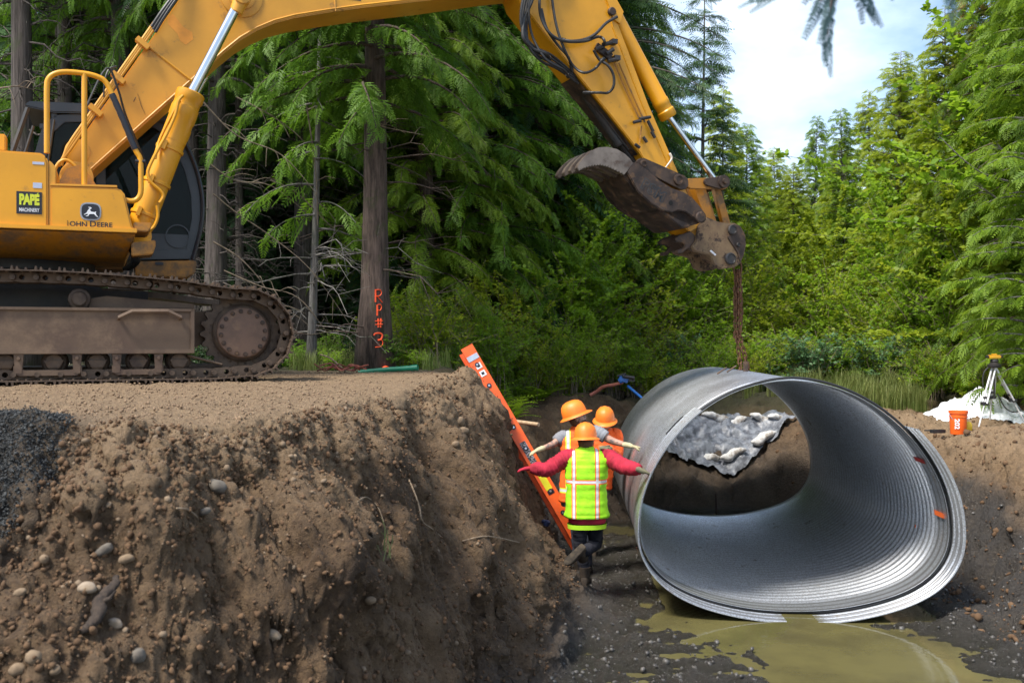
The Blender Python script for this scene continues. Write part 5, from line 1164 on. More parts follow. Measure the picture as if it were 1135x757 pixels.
def head_geo(c, fwd, up=Vector((0, 0, 1)), s=1.):
    """skull, jaw, nose, ears in one surface piece (joined into the body mesh)"""
    fwd = Vector(fwd).normalized(); rt = fwd.cross(up).normalized(); up2 = rt.cross(fwd).normalized(); mb = MB(); vs = []; fs = []; n, m_ = 22, 18; c = Vector(c)
    for i in range(m_+1):
        ph = -math.pi/2+math.pi*i/m_; z = math.sin(ph); cr = math.cos(ph)
        for k in range(n):
            t = 2*math.pi*k/n; x, y = math.cos(t), math.sin(t)                  # y forward
            wx = .078*cr; wy = .098*cr
            if z < 0: wx *= 1-.28*z*z-.10*max(0, -z); wy *= 1-.06*(-z)+(.0 if y > 0 else -.25*z*z)
            fy = y*wy; zz = z*.118
            if y > .0:                                                           # face relief
                sx_ = x*wx; fz = z
                fy += .022*math.exp(-(sx_/.016)**2)*math.exp(-((fz+.10)/.20)**2)*y           # nose
                fy -= .010*math.exp(-((abs(sx_)-.030)/.016)**2)*math.exp(-((fz-.10)/.12)**2)   # eye sockets
                fy += .007*math.exp(-(sx_/.03)**2)*math.exp(-((fz+.82)/.2)**2)+.006*math.exp(-((fz-.28)/.1)**2)*y
            vs.append(c+(rt*x*wx+fwd*fy+up2*zz)*s)
    for i in range(m_):
        for k in range(n): k2 = (k+1) % n; fs.append((i*n+k, i*n+k2, (i+1)*n+k2, (i+1)*n+k))
    mb.add(vs, fs)
    rtm = Matrix((rt, fwd, up2)).transposed()
    for sgn in (-1, 1): mb.ell(c+rt*sgn*.079*s-fwd*.005*s, .012*s, .022*s, .034*s, 10, 8, rtm)
    return mb, (rt, fwd, up2)
def face_bits(root, c, fr, s=1.):
    rt, fwd, up2 = fr; c = Vector(c)
    for sgn in (-1, 1):
        e = MB(); e.ell(c+(rt*sgn*.030+fwd*.088+up2*.012)*s, .011*s, .006*s, .006*s, 10, 6, Matrix((rt, fwd, up2)).transposed()); e.build('eye', M_EYE, root, smooth=True)
    e = MB(); e.ell(c+(fwd*.098-up2*.052)*s, .024*s, .006*s, .006*s, 10, 6, Matrix((rt, fwd, up2)).transposed()); e.build('mouth', M_MOUTH, root, smooth=True)
def hard_hat(loc, fwd, up, label, s=1.):
    fwd = Vector(fwd).normalized(); up = Vector(up).normalized(); rt = fwd.cross(up).normalized(); fwd = up.cross(rt); 
    M3 = Matrix((rt, fwd, up)).transposed(); root = empty('hard_hat', loc, label=label, cat='hard hat', group='orange hard hats worn by the crew')
    mb = MB(); vs = []; fs = []; n = 40; prof_ = [(1.0, 0), (.995, .03), (.96, .065), (.86, .105), (.66, .135), (.38, .150), (.12, .155)]
    for r_, h in prof_:
        for k in range(n):
            t = 2*math.pi*k/n; x, y = math.cos(t), math.sin(t); rg = .010*math.exp(-((abs(x*r_)-.0)/.22)**2)+.006*math.exp(-((abs(x*r_)-.42)/.12)**2)
            vs.append(M3 @ Vector((x*r_*.118, y*r_*.140, h+rg*(r_ < .97)))*s)
    for i in range(len(prof_)-1):
        for k in range(n): k2 = (k+1) % n; fs.append((i*n+k, i*n+k2, (i+1)*n+k2, (i+1)*n+k))
    fs.append(tuple(range((len(prof_)-1)*n, len(prof_)*n))); mb.add(vs, fs); mb.build('shell', M_HAT, root, smooth=True, angle=60)
    mb = MB(); vs = []; fs = []
    for r_, h in ((1.0, .006), (1.15, -.004), (1.28, -.016), (1.30, -.022), (1.27, -.024), (1.0, -.006)):
        for k in range(n):
            t = 2*math.pi*k/n; y = math.sin(t); ex_ = 1+(.10*max(0, y)**2 if r_ > 1.1 else 0); vs.append(M3 @ Vector((math.cos(t)*r_*.118, y*r_*.140*ex_, h))*s)
    for i in range(5):
        for k in range(n): k2 = (k+1) % n; fs.append((i*n+k, i*n+k2, (i+1)*n+k2, (i+1)*n+k))
    mb.add(vs, fs); mb.build('brim', M_HAT, root, smooth=True, angle=60); return root
def glove(root, wrist, d, palm_n, mat_, curl=.4, s=1., point=False, side=1):
    d = Vector(d).normalized(); pn = Vector(palm_n); pn = (pn-d*pn.dot(d)).normalized(); sd = d.cross(pn).normalized()*side; w = Vector(wrist)
    V = []; E = []
    def av(p, r): V.append((p, r)); return len(V)-1
    i0 = av(w-d*.05*s, .030*s); i1 = av(w+d*.01*s, .032*s); i2 = av(w+d*.055*s, (.030*s, .030*s)); E += [(i0, i1), (i1, i2)]
    for k, ln in enumerate((.074, .082, .076, .060)):
        off = (k-1.5)*.021; b0_ = av(w+d*.075*s+sd*off*s, .0125*s); E.append((i2, b0_)); prev = b0_; dd_ = Vector(d); p = w+d*.075*s+sd*off*s
        for j, fr_ in enumerate((.45, .32, .23)):
            cu = curl*(.5 if j == 0 else 1.0)*(0.15 if (point and k == 0) else 1); dd_ = (dd_*math.cos(cu)+pn*math.sin(cu)).normalized(); p = p+dd_*ln*fr_*s*1.05
            nx = av(p, (.0115-.001*j)*s); E.append((prev, nx)); prev = nx
    t1_ = av(w+d*.03*s+sd*-.036*s+pn*.006, .0135*s); t2_ = av(w+d*.058*s+sd*-.058*s+pn*.014, .0125*s); t3_ = av(w+d*.082*s+sd*-.066*s+pn*.022, .011*s); E += [(i1, t1_), (t1_, t2_), (t2_, t3_)]
    return skinned('glove', V, E, mat_, root, sub=1, root=1)
def person(loc, joints, name_label, rz=0.):
    return empty('person', loc, rz, label=name_label, cat='person')
def limb(mb_pts, rads, name, mat_, root, n=14, wr=.0):
    mb = MB(); pts = smooth_pts(mb_pts, 12); m_ = len(pts); rr_ = []
    k_ = len(rads)-1
    for i in range(m_):
        t = i/(m_-1)*k_; j = min(int(t), k_-1); f_ = t-j; rr_.append((rads[j]*(1-f_)+rads[j+1]*f_)*(1+wr*math.sin(i*1.9)+wr*.6*math.sin(i*3.7+1)))
    mb.tube(pts, rr_, 24); o = mb.build(name, mat_, root, smooth=True, angle=180)
    if wr:
        co = np.empty(len(o.data.vertices)*3); o.data.vertices.foreach_get('co', co); co = co.reshape(-1, 3); P_ = np.array([p[:] for p in pts])
        j = np.argmin(((co[:, None]-P_[None])**2).sum(-1), 1); d_ = co-P_[j]; d_ /= np.linalg.norm(d_, axis=1)[:, None]+1e-6
        fold = (1-np.abs(fbm(co[:, 0]*.9, co[:, 1], co[:, 2]*.8, .075, 3, .55, 91))*2.4)[:, None]; co += d_*fold*.011; o.data.vertices.foreach_set('co', co.ravel()); o.data.update()
    return o
def torso_rings(hip, chest, neck, w_h, w_c, d_h, d_c, x_ax=Vector((1, 0, 0)), infl=0.):
    hip, chest, neck = Vector(hip), Vector(chest), Vector(neck); up = (neck-hip).normalized(); ya = up.cross(x_ax).normalized(); xa = ya.cross(up).normalized()
    def P_(t): return hip.lerp(neck, t)
    tb_ = [(-.06, w_h*1.0, d_h), (.08, w_h*.99, d_h*.98), (.28, w_h*.93, d_h*.92), (.5, w_c*.93, d_c*.96), (.70, w_c*1.0, d_c), (.84, w_c*.97, d_c*.92), (.93, w_c*.78, d_c*.72), (.985, w_c*.46, d_c*.55), (1.02, w_c*.30, d_c*.45)]
    return [(P_(t), a_+infl, b_+infl, xa, ya) for t, a_, b_ in tb_]
def cloth_torso(name, rings, mat_, root, wr=.008, cut=None):
    mb = MB(); rr_ = []
    for i in range(len(rings)-1):
        for k in range(4):
            t = k/4; a_, b_ = rings[i], rings[i+1]; rr_.append((a_[0].lerp(b_[0], t), a_[1]*(1-t)+b_[1]*t+wr*math.sin(i*4+k*1.7), a_[2]*(1-t)+b_[2]*t+wr*math.cos(i*3+k*2.1), a_[3], a_[4]))
    rr_.append(rings[-1]); mb.loft(rr_, 36); 
    o = mb.build(name, mat_, root, smooth=True, angle=180)
    co = np.empty(len(o.data.vertices)*3); o.data.vertices.foreach_get('co', co); co = co.reshape(-1, 3)
    c_ = co[:, :2].mean(0); rad_ = co-np.array([c_[0], c_[1], 0]); rad_[:, 2] = 0; ln = np.linalg.norm(rad_, axis=1)[:, None]+1e-6
    fold = fbm(co[:, 0], co[:, 1], co[:, 2]*.45, .085, 3, .5, 77)[:, None]; co += rad_/ln*fold*wr*2.2
    o.data.vertices.foreach_set('co', co.ravel()); o.data.update(); return o
M_SOLE = simple('boot_sole', (.030, .026, .022), .95, col2=(.07, .055, .04), sc=20, spec=.1)
def boot(root, ankle, toe_dir, up, s=1., name='boot', mat_=None):
    t = Vector(toe_dir).normalized(); up = Vector(up); up = (up-t*up.dot(t)).normalized(); sx_ = t.cross(up); a = Vector(ankle); mb = MB()
    rings = []
    for (f_, h, w_, hh) in ((-.085, .035, .030, .030), (-.07, .045, .040, .045), (-.02, .055, .044, .055), (.05, .045, .046, .045), (.12, .035, .050, .035), (.17, .028, .045, .026), (.195, .022, .025, .014)):
        rings.append((a+t*f_*s+up*(h-.095)*s, w_*s, hh*s, sx_, up))
    mb.loft(rings, 16); mb.tube([a-up*.05*s-t*.01, a+up*.10*s-t*.015], [.054*s, .062*s], 14)
    o = mb.build(name, mat_ or M_BOOT, root, smooth=True, angle=60)
    sl__ = MB(); rings = [(a+t*f_*s-up*.092*s, w_*s, .012*s, sx_, up) for f_, w_ in ((-.095, .03), (-.08, .043), (0, .045), (.08, .049), (.15, .052), (.19, .040), (.205, .02))]
    sl__.loft(rings, 16); sl__.build('sole', M_SOLE, o, smooth=True, angle=50); return o

# worker 1: back to us, lime vest, arms spread, right foot kicked back --------------------------------
Y1 = 10.8; SC = Y1/F
def w1(u, v, dy=0.): return at(u, v, Y1+dy)-B1
B1 = Vector((w1x := (648-CX)/F*Y1, Y1, gz_at(w1x, Y1)+0))
r1p = empty('person', B1, label='worker seen from behind in a lime vest over a crimson shirt, arms spread wide', cat='person')
sh_l, sh_r = w1(628.5, 508), w1(674.5, 508); el_l, el_r = w1(606, 520, -.02), w1(692, 517, -.22); wr_l, wr_r = w1(588, 519, .0), w1(708, 520.5, -.42)
hipc = w1(650.5, 566); nk = w1(649.5, 499); hd_c = w1(649, 487, .02)
hp_l, hp_r = w1(643, 573), w1(659, 573); kn_l, kn_r = w1(643, 603, .02), w1(660, 602, .06)
an_l = Vector((w1(648.5, 627).x, .0, .09)); an_r = w1(646, 613, -.24)
hg, fr = head_geo(hd_c, (0.05, 1, -.02))
body = skinned('body', [(hipc, (.15, .10)), (hipc.lerp(nk, .35), (.14, .10)), (hipc.lerp(nk, .72), (.17, .11)), (nk+Vector((0, 0, -.03)), (.07, .07)), (nk+Vector((0, 0, .06)), .055),
    (sh_l, .062), (el_l, .045), (wr_l, .030), (sh_r, .062), (el_r, .045), (wr_r, .030), (hp_l, .085), (kn_l, .058), (an_l, .042), (hp_r, .085), (kn_r, .058), (an_r, .042)],
    [(0, 1), (1, 2), (2, 3), (3, 4), (2, 5), (5, 6), (6, 7), (2, 8), (8, 9), (9, 10), (0, 11), (11, 12), (12, 13), (0, 14), (14, 15), (15, 16)], M_SKIN, r1p, extra=hg)
rings = torso_rings(hipc+Vector((0, 0, -.08)), None or hipc, nk+Vector((0, 0, .02)), .195, .225, .14, .145)
shirt = cloth_torso('shirt', rings, M_RED, r1p)
# shirt tail below the vest
for a_, b_, c_ in ((sh_l, el_l, wr_l), (sh_r, el_r, wr_r)):
    s_in = a_.lerp(nk, .25)+Vector((0, 0, -.03)); limb([s_in, a_, a_.lerp(b_, .5), b_, b_.lerp(c_, .6), c_], [.100, .092, .082, .076, .066, .048], 'sleeve', M_RED, r1p, wr=.055)
vr = torso_rings(hipc+Vector((0, 0, -.02)), hipc, nk+Vector((0, 0, .03)), .215, .232, .165, .16)
for i in range(len(vr)): vr[i] = (vr[i][0], vr[i][1]*(1.10 if i < 3 else 1.04), vr[i][2]*1.06, vr[i][3], vr[i][4])
M_LIMEV1 = M_LIMEV
vest = cloth_torso('safety_vest', vr, M_LIMEV, r1p)
hem = MB(); hr_ = torso_rings(hipc+Vector((0, 0, -.115)), hipc, nk, .20, .2, .15, .15)[:2]; hem.loft([(hr_[0][0]+Vector((0, 0, -.02)), .208, .155, hr_[0][3], hr_[0][4]), (hr_[0][0]+Vector((0, 0, .03)), .215, .16, hr_[0][3], hr_[0][4])], 30, cap=False); hem.build('vest_hem', simple('lime_trim', (.45, .80, .02), .8), vest, smooth=True, angle=50)
limb([hp_l+Vector((.02, 0, .10)), hp_l, hp_l.lerp(kn_l, .5), kn_l, kn_l.lerp(an_l, .5), an_l+Vector((0, 0, .02))], [.105, .092, .078, .062, .054, .052], 'trouser_leg', M_BLKC, r1p, wr=.04)
limb([hp_r+Vector((-.02, 0, .10)), hp_r, hp_r.lerp(kn_r, .5), kn_r, kn_r.lerp(an_r, .55), an_r], [.105, .092, .078, .064, .056, .050], 'trouser_leg', M_BLKC, r1p, wr=.04)
boot(r1p, an_l, (.25, 1, -.05), (0, 0, 1)); boot(r1p, an_r+Vector((-.03, 0, -.02)), (-.70, -.25, -.62), (.30, .70, -.6), .95)
glove(r1p, wr_l+Vector((-.02, 0, 0)), (-1, .05, -.12), (0, .1, -1), M_RED, .4, .85)
glove(r1p, wr_r, (.85, .15, -.3), (.15, 0, -1), M_GLOV2, .38, 1.15, side=-1)
hb_ = MB(); hb_.ell(hd_c+Vector((0, -.02, -.03)), .083, .100, .098, 18, 12); hb_.build('hair', M_HAIR, r1p, smooth=True)
hard_hat(B1+hd_c+Vector((0, -.005, .018)), (.10, 1, -.10), (-.02, .10, 1), 'orange hard hat on the worker in the lime vest', 1.05)
# worker 2: orange vest, head turned to the right, arms out --------------------------------
Y2 = 12.05
def w2(u, v, dy=0.): return at(u, v, Y2+dy)-B2
B2 = Vector(((640-CX)/F*Y2, Y2, gz_at((640-CX)/F*Y2, Y2)))
r2p = empty('person', B2, label='bearded worker in an orange vest looking right with tattooed arms held out', cat='person')
sh_l, sh_r = w2(623.5, 485), w2(661, 479, -.05); el_l, el_r = w2(612, 493, -.06), w2(679, 489, -.12); wr_l, wr_r = w2(601, 497, -.12), w2(693.5, 493, -.2)
hipc = w2(638, 551); nk = w2(640, 476); hd_c = w2(640, 463.5, .0)
hg, fr = head_geo(hd_c, (1, -.12, .30))
hp_l, hp_r = w2(636, 556), w2(648, 556); kn_l, kn_r = w2(639, 588), w2(650, 588); an_l, an_r = Vector((hp_l.x+.06, 0, .1)), Vector((hp_r.x+.03, .05, .1))
skinned('body', [(hipc, (.15, .10)), (hipc.lerp(nk, .35), (.14, .10)), (hipc.lerp(nk, .74), (.17, .11)), (nk+Vector((0, 0, -.03)), (.07, .07)), (nk+Vector((0, 0, .05)), .058),
    (sh_l, .062), (el_l, .045), (wr_l, .033), (sh_r, .062), (el_r, .048), (wr_r, .034), (hp_l, .085), (kn_l, .058), (an_l, .042), (hp_r, .085), (kn_r, .058), (an_r, .042)],
    [(0, 1), (1, 2), (2, 3), (3, 4), (2, 5), (5, 6), (6, 7), (2, 8), (8, 9), (9, 10), (0, 11), (11, 12), (12, 13), (0, 14), (14, 15), (15, 16)], M_TATT, r2p, extra=hg)
face_bits(r2p, hd_c, fr)
bd_ = MB(); rt, fw, u2 = fr; bd_.ell(hd_c+fw*.045-u2*.075, .066, .062, .055, 16, 12, Matrix((rt, fw, u2)).transposed()); bd_.build('beard', M_HAIR, r2p, smooth=True)
hb_ = MB(); hb_.ell(hd_c-fw*.022-u2*.004, .083, .085, .100, 18, 12, Matrix((rt, fw, u2)).transposed()); hb_.build('hair', M_HAIR, r2p, smooth=True)
rings = torso_rings(hipc+Vector((0, 0, -.05)), hipc, nk+Vector((0, 0, .01)), .175, .195, .12, .125); cloth_torso('shirt', rings, M_GRYT, r2p)
for a_, b_ in ((sh_l, el_l), (sh_r, el_r)): s_in = a_.lerp(nk, .3); limb([s_in+Vector((0, 0, -.03)), a_, a_.lerp(b_, .55)], [.085, .078, .068], 'sleeve', M_GRYT, r2p, wr=.04)
vr = torso_rings(hipc, hipc, nk+Vector((0, 0, .02)), .195, .200, .145, .14); vr = [(a, b*1.05, c*1.06, d, e) for a, b, c, d, e in vr]; cloth_torso('safety_vest', vr, M_ORVV, r2p)
for h_, k_, a_ in ((hp_l, kn_l, an_l), (hp_r, kn_r, an_r)): limb([h_+Vector((0, 0, .1)), h_, k_, a_], [.10, .088, .065, .055], 'trouser_leg', M_JEAN, r2p, wr=.03); boot(r2p, a_, (.3, 1, 0), (0, 0, 1))
glove(r2p, wr_l, (-1, -.2, -.35), (0, 0, -1), M_GLOV, .35, 1.15); glove(r2p, wr_r, (1, -.1, -.18), (0, 0, -1), M_GLOV, .45, 1.2, point=True, side=-1)
hard_hat(B2+hd_c+Vector((-.03, 0, .040)), fw, u2+Vector((-.08, 0, 0)), 'orange hard hat tilted back on the bearded worker', 1.1)
# worker 3: facing us, looking down, orange jacket --------------------------------
Y3 = 13.3
def w3(u, v, dy=0.): return at(u, v, Y3+dy)-B3
B3 = Vector(((672-CX)/F*Y3, Y3, gz_at((672-CX)/F*Y3, Y3)))
r3p = empty('person', B3, label='worker facing us in an orange jacket, looking down beside the pipe', cat='person')
sh_l, sh_r = w3(660, 483), w3(683, 483); el_l, el_r = w3(659, 502, -.08), w3(684, 503, -.1); wr_l, wr_r = w3(667, 497, -.30), w3(676, 498, -.30)
hipc = w3(662, 532); nk = w3(671.5, 476); hd_c = w3(670.5, 468.5, -.05); hg, fr = head_geo(hd_c, (-.08, -1, -.50))
hp_l, hp_r = w3(655, 537), w3(666, 537); an_l, an_r = Vector((hp_l.x-.06, 0, .1)), Vector((hp_r.x-.12, 0, .1)); kn_l, kn_r = hp_l.lerp(an_l, .5)+Vector((0, -.04, 0)), hp_r.lerp(an_r, .5)+Vector((0, -.04, 0))
skinned('body', [(hipc, (.15, .10)), (hipc.lerp(nk, .35), (.14, .10)), (hipc.lerp(nk, .74), (.17, .11)), (nk+Vector((0, 0, -.03)), (.07, .07)), (nk+Vector((0, -.03, .05)), .058),
    (sh_l, .062), (el_l, .045), (wr_l, .033), (sh_r, .062), (el_r, .048), (wr_r, .034), (hp_l, .085), (kn_l, .058), (an_l, .042), (hp_r, .085), (kn_r, .058), (an_r, .042)],
    [(0, 1), (1, 2), (2, 3), (3, 4), (2, 5), (5, 6), (6, 7), (2, 8), (8, 9), (9, 10), (0, 11), (11, 12), (12, 13), (0, 14), (14, 15), (15, 16)], M_SKIN, r3p, extra=hg)
face_bits(r3p, hd_c, fr); rt, fw, u2 = fr
hb_ = MB(); hb_.ell(hd_c-fw*.020+u2*.006, .083, .085, .100, 18, 12, Matrix((rt, fw, u2)).transposed()); hb_.build('hair', M_HAIR, r3p, smooth=True)
bd_ = MB(); bd_.ell(hd_c+fw*.045-u2*.078, .056, .052, .042, 16, 12, Matrix((rt, fw, u2)).transposed()); bd_.build('beard', M_HAIR, r3p, smooth=True)
rings = torso_rings(hipc+Vector((0, 0, -.05)), hipc, nk+Vector((0, 0, .02)), .185, .195, .13, .14, infl=.008); jk = cloth_torso('jacket', rings, M_ORV, r3p)
for a_, b_, c_ in ((sh_l, el_l, wr_l), (sh_r, el_r, wr_r)): limb([a_.lerp(nk, .3)+Vector((0, 0, -.03)), a_, b_, c_], [.09, .085, .068, .05], 'sleeve', M_ORV, r3p, wr=.04)
st_ = MB(); 
for dz in (.62, .55): c_ = hipc.lerp(nk, dz); st_.loft([(c_-Vector((0, 0, .012)), .212, .158), (c_+Vector((0, 0, .012)), .212, .158)], 28)
st_.build('reflective_band', simple('yellow_band', (.70, .75, .06), .6), jk, smooth=True, angle=50)
for h_, k_, a_ in ((hp_l, kn_l, an_l), (hp_r, kn_r, an_r)): limb([h_+Vector((0, 0, .1)), h_, k_, a_], [.10, .088, .065, .055], 'trouser_leg', M_JEAN, r3p, wr=.03); boot(r3p, a_, (0, -1, 0), (0, 0, 1))
glove(r3p, wr_l, (.8, -.3, -.2), (.2, .8, -.4), M_GLOV2, .6, 1.1, side=-1); glove(r3p, wr_r, (-.8, -.3, -.2), (-.2, .8, -.4), M_GLOV2, .6, 1.1)
hard_hat(B3+hd_c+u2*.045-fw*.01+Vector((0, .0, .0)), fw+Vector((0, 0, .25)), u2+Vector((0, .15, .1)), 'orange hard hat on the worker facing the camera', 1.08)
# ------------------------------------------------------------------ vegetation
def leaf_mat(name, c0, c1, transl=.35, sc=1.4, tip=None):
    m = bpy.data.materials.new(name); m.use_nodes = True; nt = m.node_tree; nt.nodes.clear()
    out = nn(nt, 'ShaderNodeOutputMaterial'); g = nn(nt, 'ShaderNodeNewGeometry'); n = noise_node(nt, sc, 3, .6)
    oi = nn(nt, 'ShaderNodeObjectInfo')
    a_ = nn(nt, 'ShaderNodeMath', operation='MULTIPLY_ADD'); a_.inputs[1].default_value = .42; nt.links.new(g.outputs['Random Per Island'], a_.inputs[0])
    b2 = nn(nt, 'ShaderNodeMath', operation='MULTIPLY_ADD'); b2.inputs[1].default_value = .9; b2.inputs[2].default_value = -.30; nt.links.new(n.outputs[0], b2.inputs[0]); nt.links.new(b2.outputs[0], a_.inputs[2])
    a3 = nn(nt, 'ShaderNodeMath', operation='MULTIPLY_ADD'); a3.inputs[1].default_value = .30; nt.links.new(oi.outputs['Random'], a3.inputs[0]); nt.links.new(a_.outputs[0], a3.inputs[2])
    r = ramp(nt, a3.outputs[0], .15, .85, tuple(c0)+(1,), tuple(c1)+(1,))
    pb = nn(nt, 'ShaderNodeBsdfPrincipled'); nt.links.new(r.outputs[0], pb.inputs['Base Color']); pb.inputs['Roughness'].default_value = .55; pb.inputs['Specular IOR Level'].default_value = .35
    t = nn(nt, 'ShaderNodeBsdfTranslucent'); k = mixc(nt, .5, r.outputs[0], tuple(min(1, q*1.6) for q in c1)); nt.links.new(k, t.inputs[0])
    mx = nn(nt, 'ShaderNodeMixShader'); mx.inputs[0].default_value = transl; nt.links.new(pb.outputs[0], mx.inputs[1]); nt.links.new(t.outputs[0], mx.inputs[2]); nt.links.new(mx.outputs[0], out.inputs[0]); return m
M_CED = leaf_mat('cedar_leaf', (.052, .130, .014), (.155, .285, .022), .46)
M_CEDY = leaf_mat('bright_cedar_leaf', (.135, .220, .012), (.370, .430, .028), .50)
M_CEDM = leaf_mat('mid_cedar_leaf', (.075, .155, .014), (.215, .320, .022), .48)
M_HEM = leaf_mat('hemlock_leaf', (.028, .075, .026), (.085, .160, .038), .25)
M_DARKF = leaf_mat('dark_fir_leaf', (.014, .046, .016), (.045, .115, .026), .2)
M_SHR = leaf_mat('shrub_leaf', (.095, .205, .012), (.280, .420, .024), .50, 3)
M_SHRY = leaf_mat('yellow_shrub_leaf', (.11, .19, .012), (.32, .36, .02), .45, 3)
M_SHRG = leaf_mat('glossy_leaf', (.04, .12, .035), (.15, .26, .12), .3, 3)
M_GOLD = leaf_mat('golden_leaf', (.13, .13, .03), (.36, .28, .07), .4, 2)
M_GRASS = leaf_mat('grass_blade', (.06, .12, .015), (.26, .28, .09), .4, 2)
def bark_mat(name, c0, c1, c2):
    m, nt, b = new_mat(name); n = noise_node(nt, 9, 7, .7, stretch=(2.4, 2.4, .28)); r = ramp(nt, n.outputs[0], .36, .62)
    c = mixc(nt, r.outputs[0], c0, c1); n2 = noise_node(nt, 2.2, 6, .7); r2 = ramp(nt, n2.outputs[0], .54, .66); c = mixc(nt, r2.outputs[0], c, c2)
    nt.links.new(c, b.inputs['Base Color']); b.inputs['Roughness'].default_value = .9; bump(nt, b, n.outputs[0], 1., .03); return m
M_BARK = bark_mat('fir_bark', (.030, .023, .019), (.12, .098, .085), (.055, .06, .03))
M_BARKR = bark_mat('cedar_bark', (.032, .021, .016), (.135, .095, .075), (.055, .060, .02))
M_BARKG = bark_mat('grey_bark', (.06, .055, .05), (.24, .22, .20), (.10, .11, .07))
M_TWIG = simple('bare_twig', (.20, .155, .11), .9, col2=(.09, .07, .045), sc=8)

def kite(a, b, w, droop=0.):
    """leaflet quad from a to b with half width w (in its plane z=const)"""
    a = np.array(a, float); b = np.array(b, float); d = b-a; n = np.array([-d[1], d[0], 0]); n /= np.linalg.norm(n)+1e-9; m_ = a+d*.45; b = b+np.array([0, 0, -droop])
    return [a, m_+n*w, b, m_-n*w]
def frond_tpl(n=9, w=.030, ll=.40, curve=.18, sub=False, ang_=48):
    q = []
    for i in range(n):
        t = (i+.5)/n; l_ = ll*(1-t)**.75+.06; z = -curve*t*t
        for s_ in (-1, 1):
            an = R(ang_+random.uniform(-8, 8)); a_ = (0, t, z); b_ = (s_*l_*math.sin(an), t+l_*math.cos(an), z-.10*l_)
            q.append(kite(a_, b_, w*(1-.3*t), .03))
            if sub:
                for f_ in (.4, .7):
                    mx_ = (a_[0]+(b_[0]-a_[0])*f_, a_[1]+(b_[1]-a_[1])*f_, z-.04*l_); q.append(kite(mx_, (mx_[0]+s_*.02, mx_[1]+l_*.38*(1.1-f_)+.02, mx_[2]-.02), w*.8))
    q.append(kite((0, 0, 0), (0, .55, -curve*.3), .012)); q.append(kite((0, .5, -curve*.25), (0, 1.05, -curve*1.1), .014))
    Vt = np.array(q).reshape(-1, 3); Ft = np.arange(len(Vt)).reshape(-1, 4); return Vt, Ft
random.seed(2)
T_CED = frond_tpl(8, .034, .42, .22, sub=True); T_CEDF = frond_tpl(6, .075, .45, .2); T_HEM = frond_tpl(9, .022, .26, .12, ang_=62); T_HEMW = frond_tpl(8, .036, .24, .10, ang_=60); T_HEMN = frond_tpl(16, .030, .13, .06, ang_=65)
def basis(y, up_hint, roll):
    y = y/ (np.linalg.norm(y)+1e-9); x = np.cross(y, up_hint); x /= np.linalg.norm(x)+1e-9; z = np.cross(x, y)
    c, s_ = math.cos(roll), math.sin(roll); x2 = x*c+z*s_; z2 = -x*s_+z*c; return np.stack([x2, y, z2], 1)
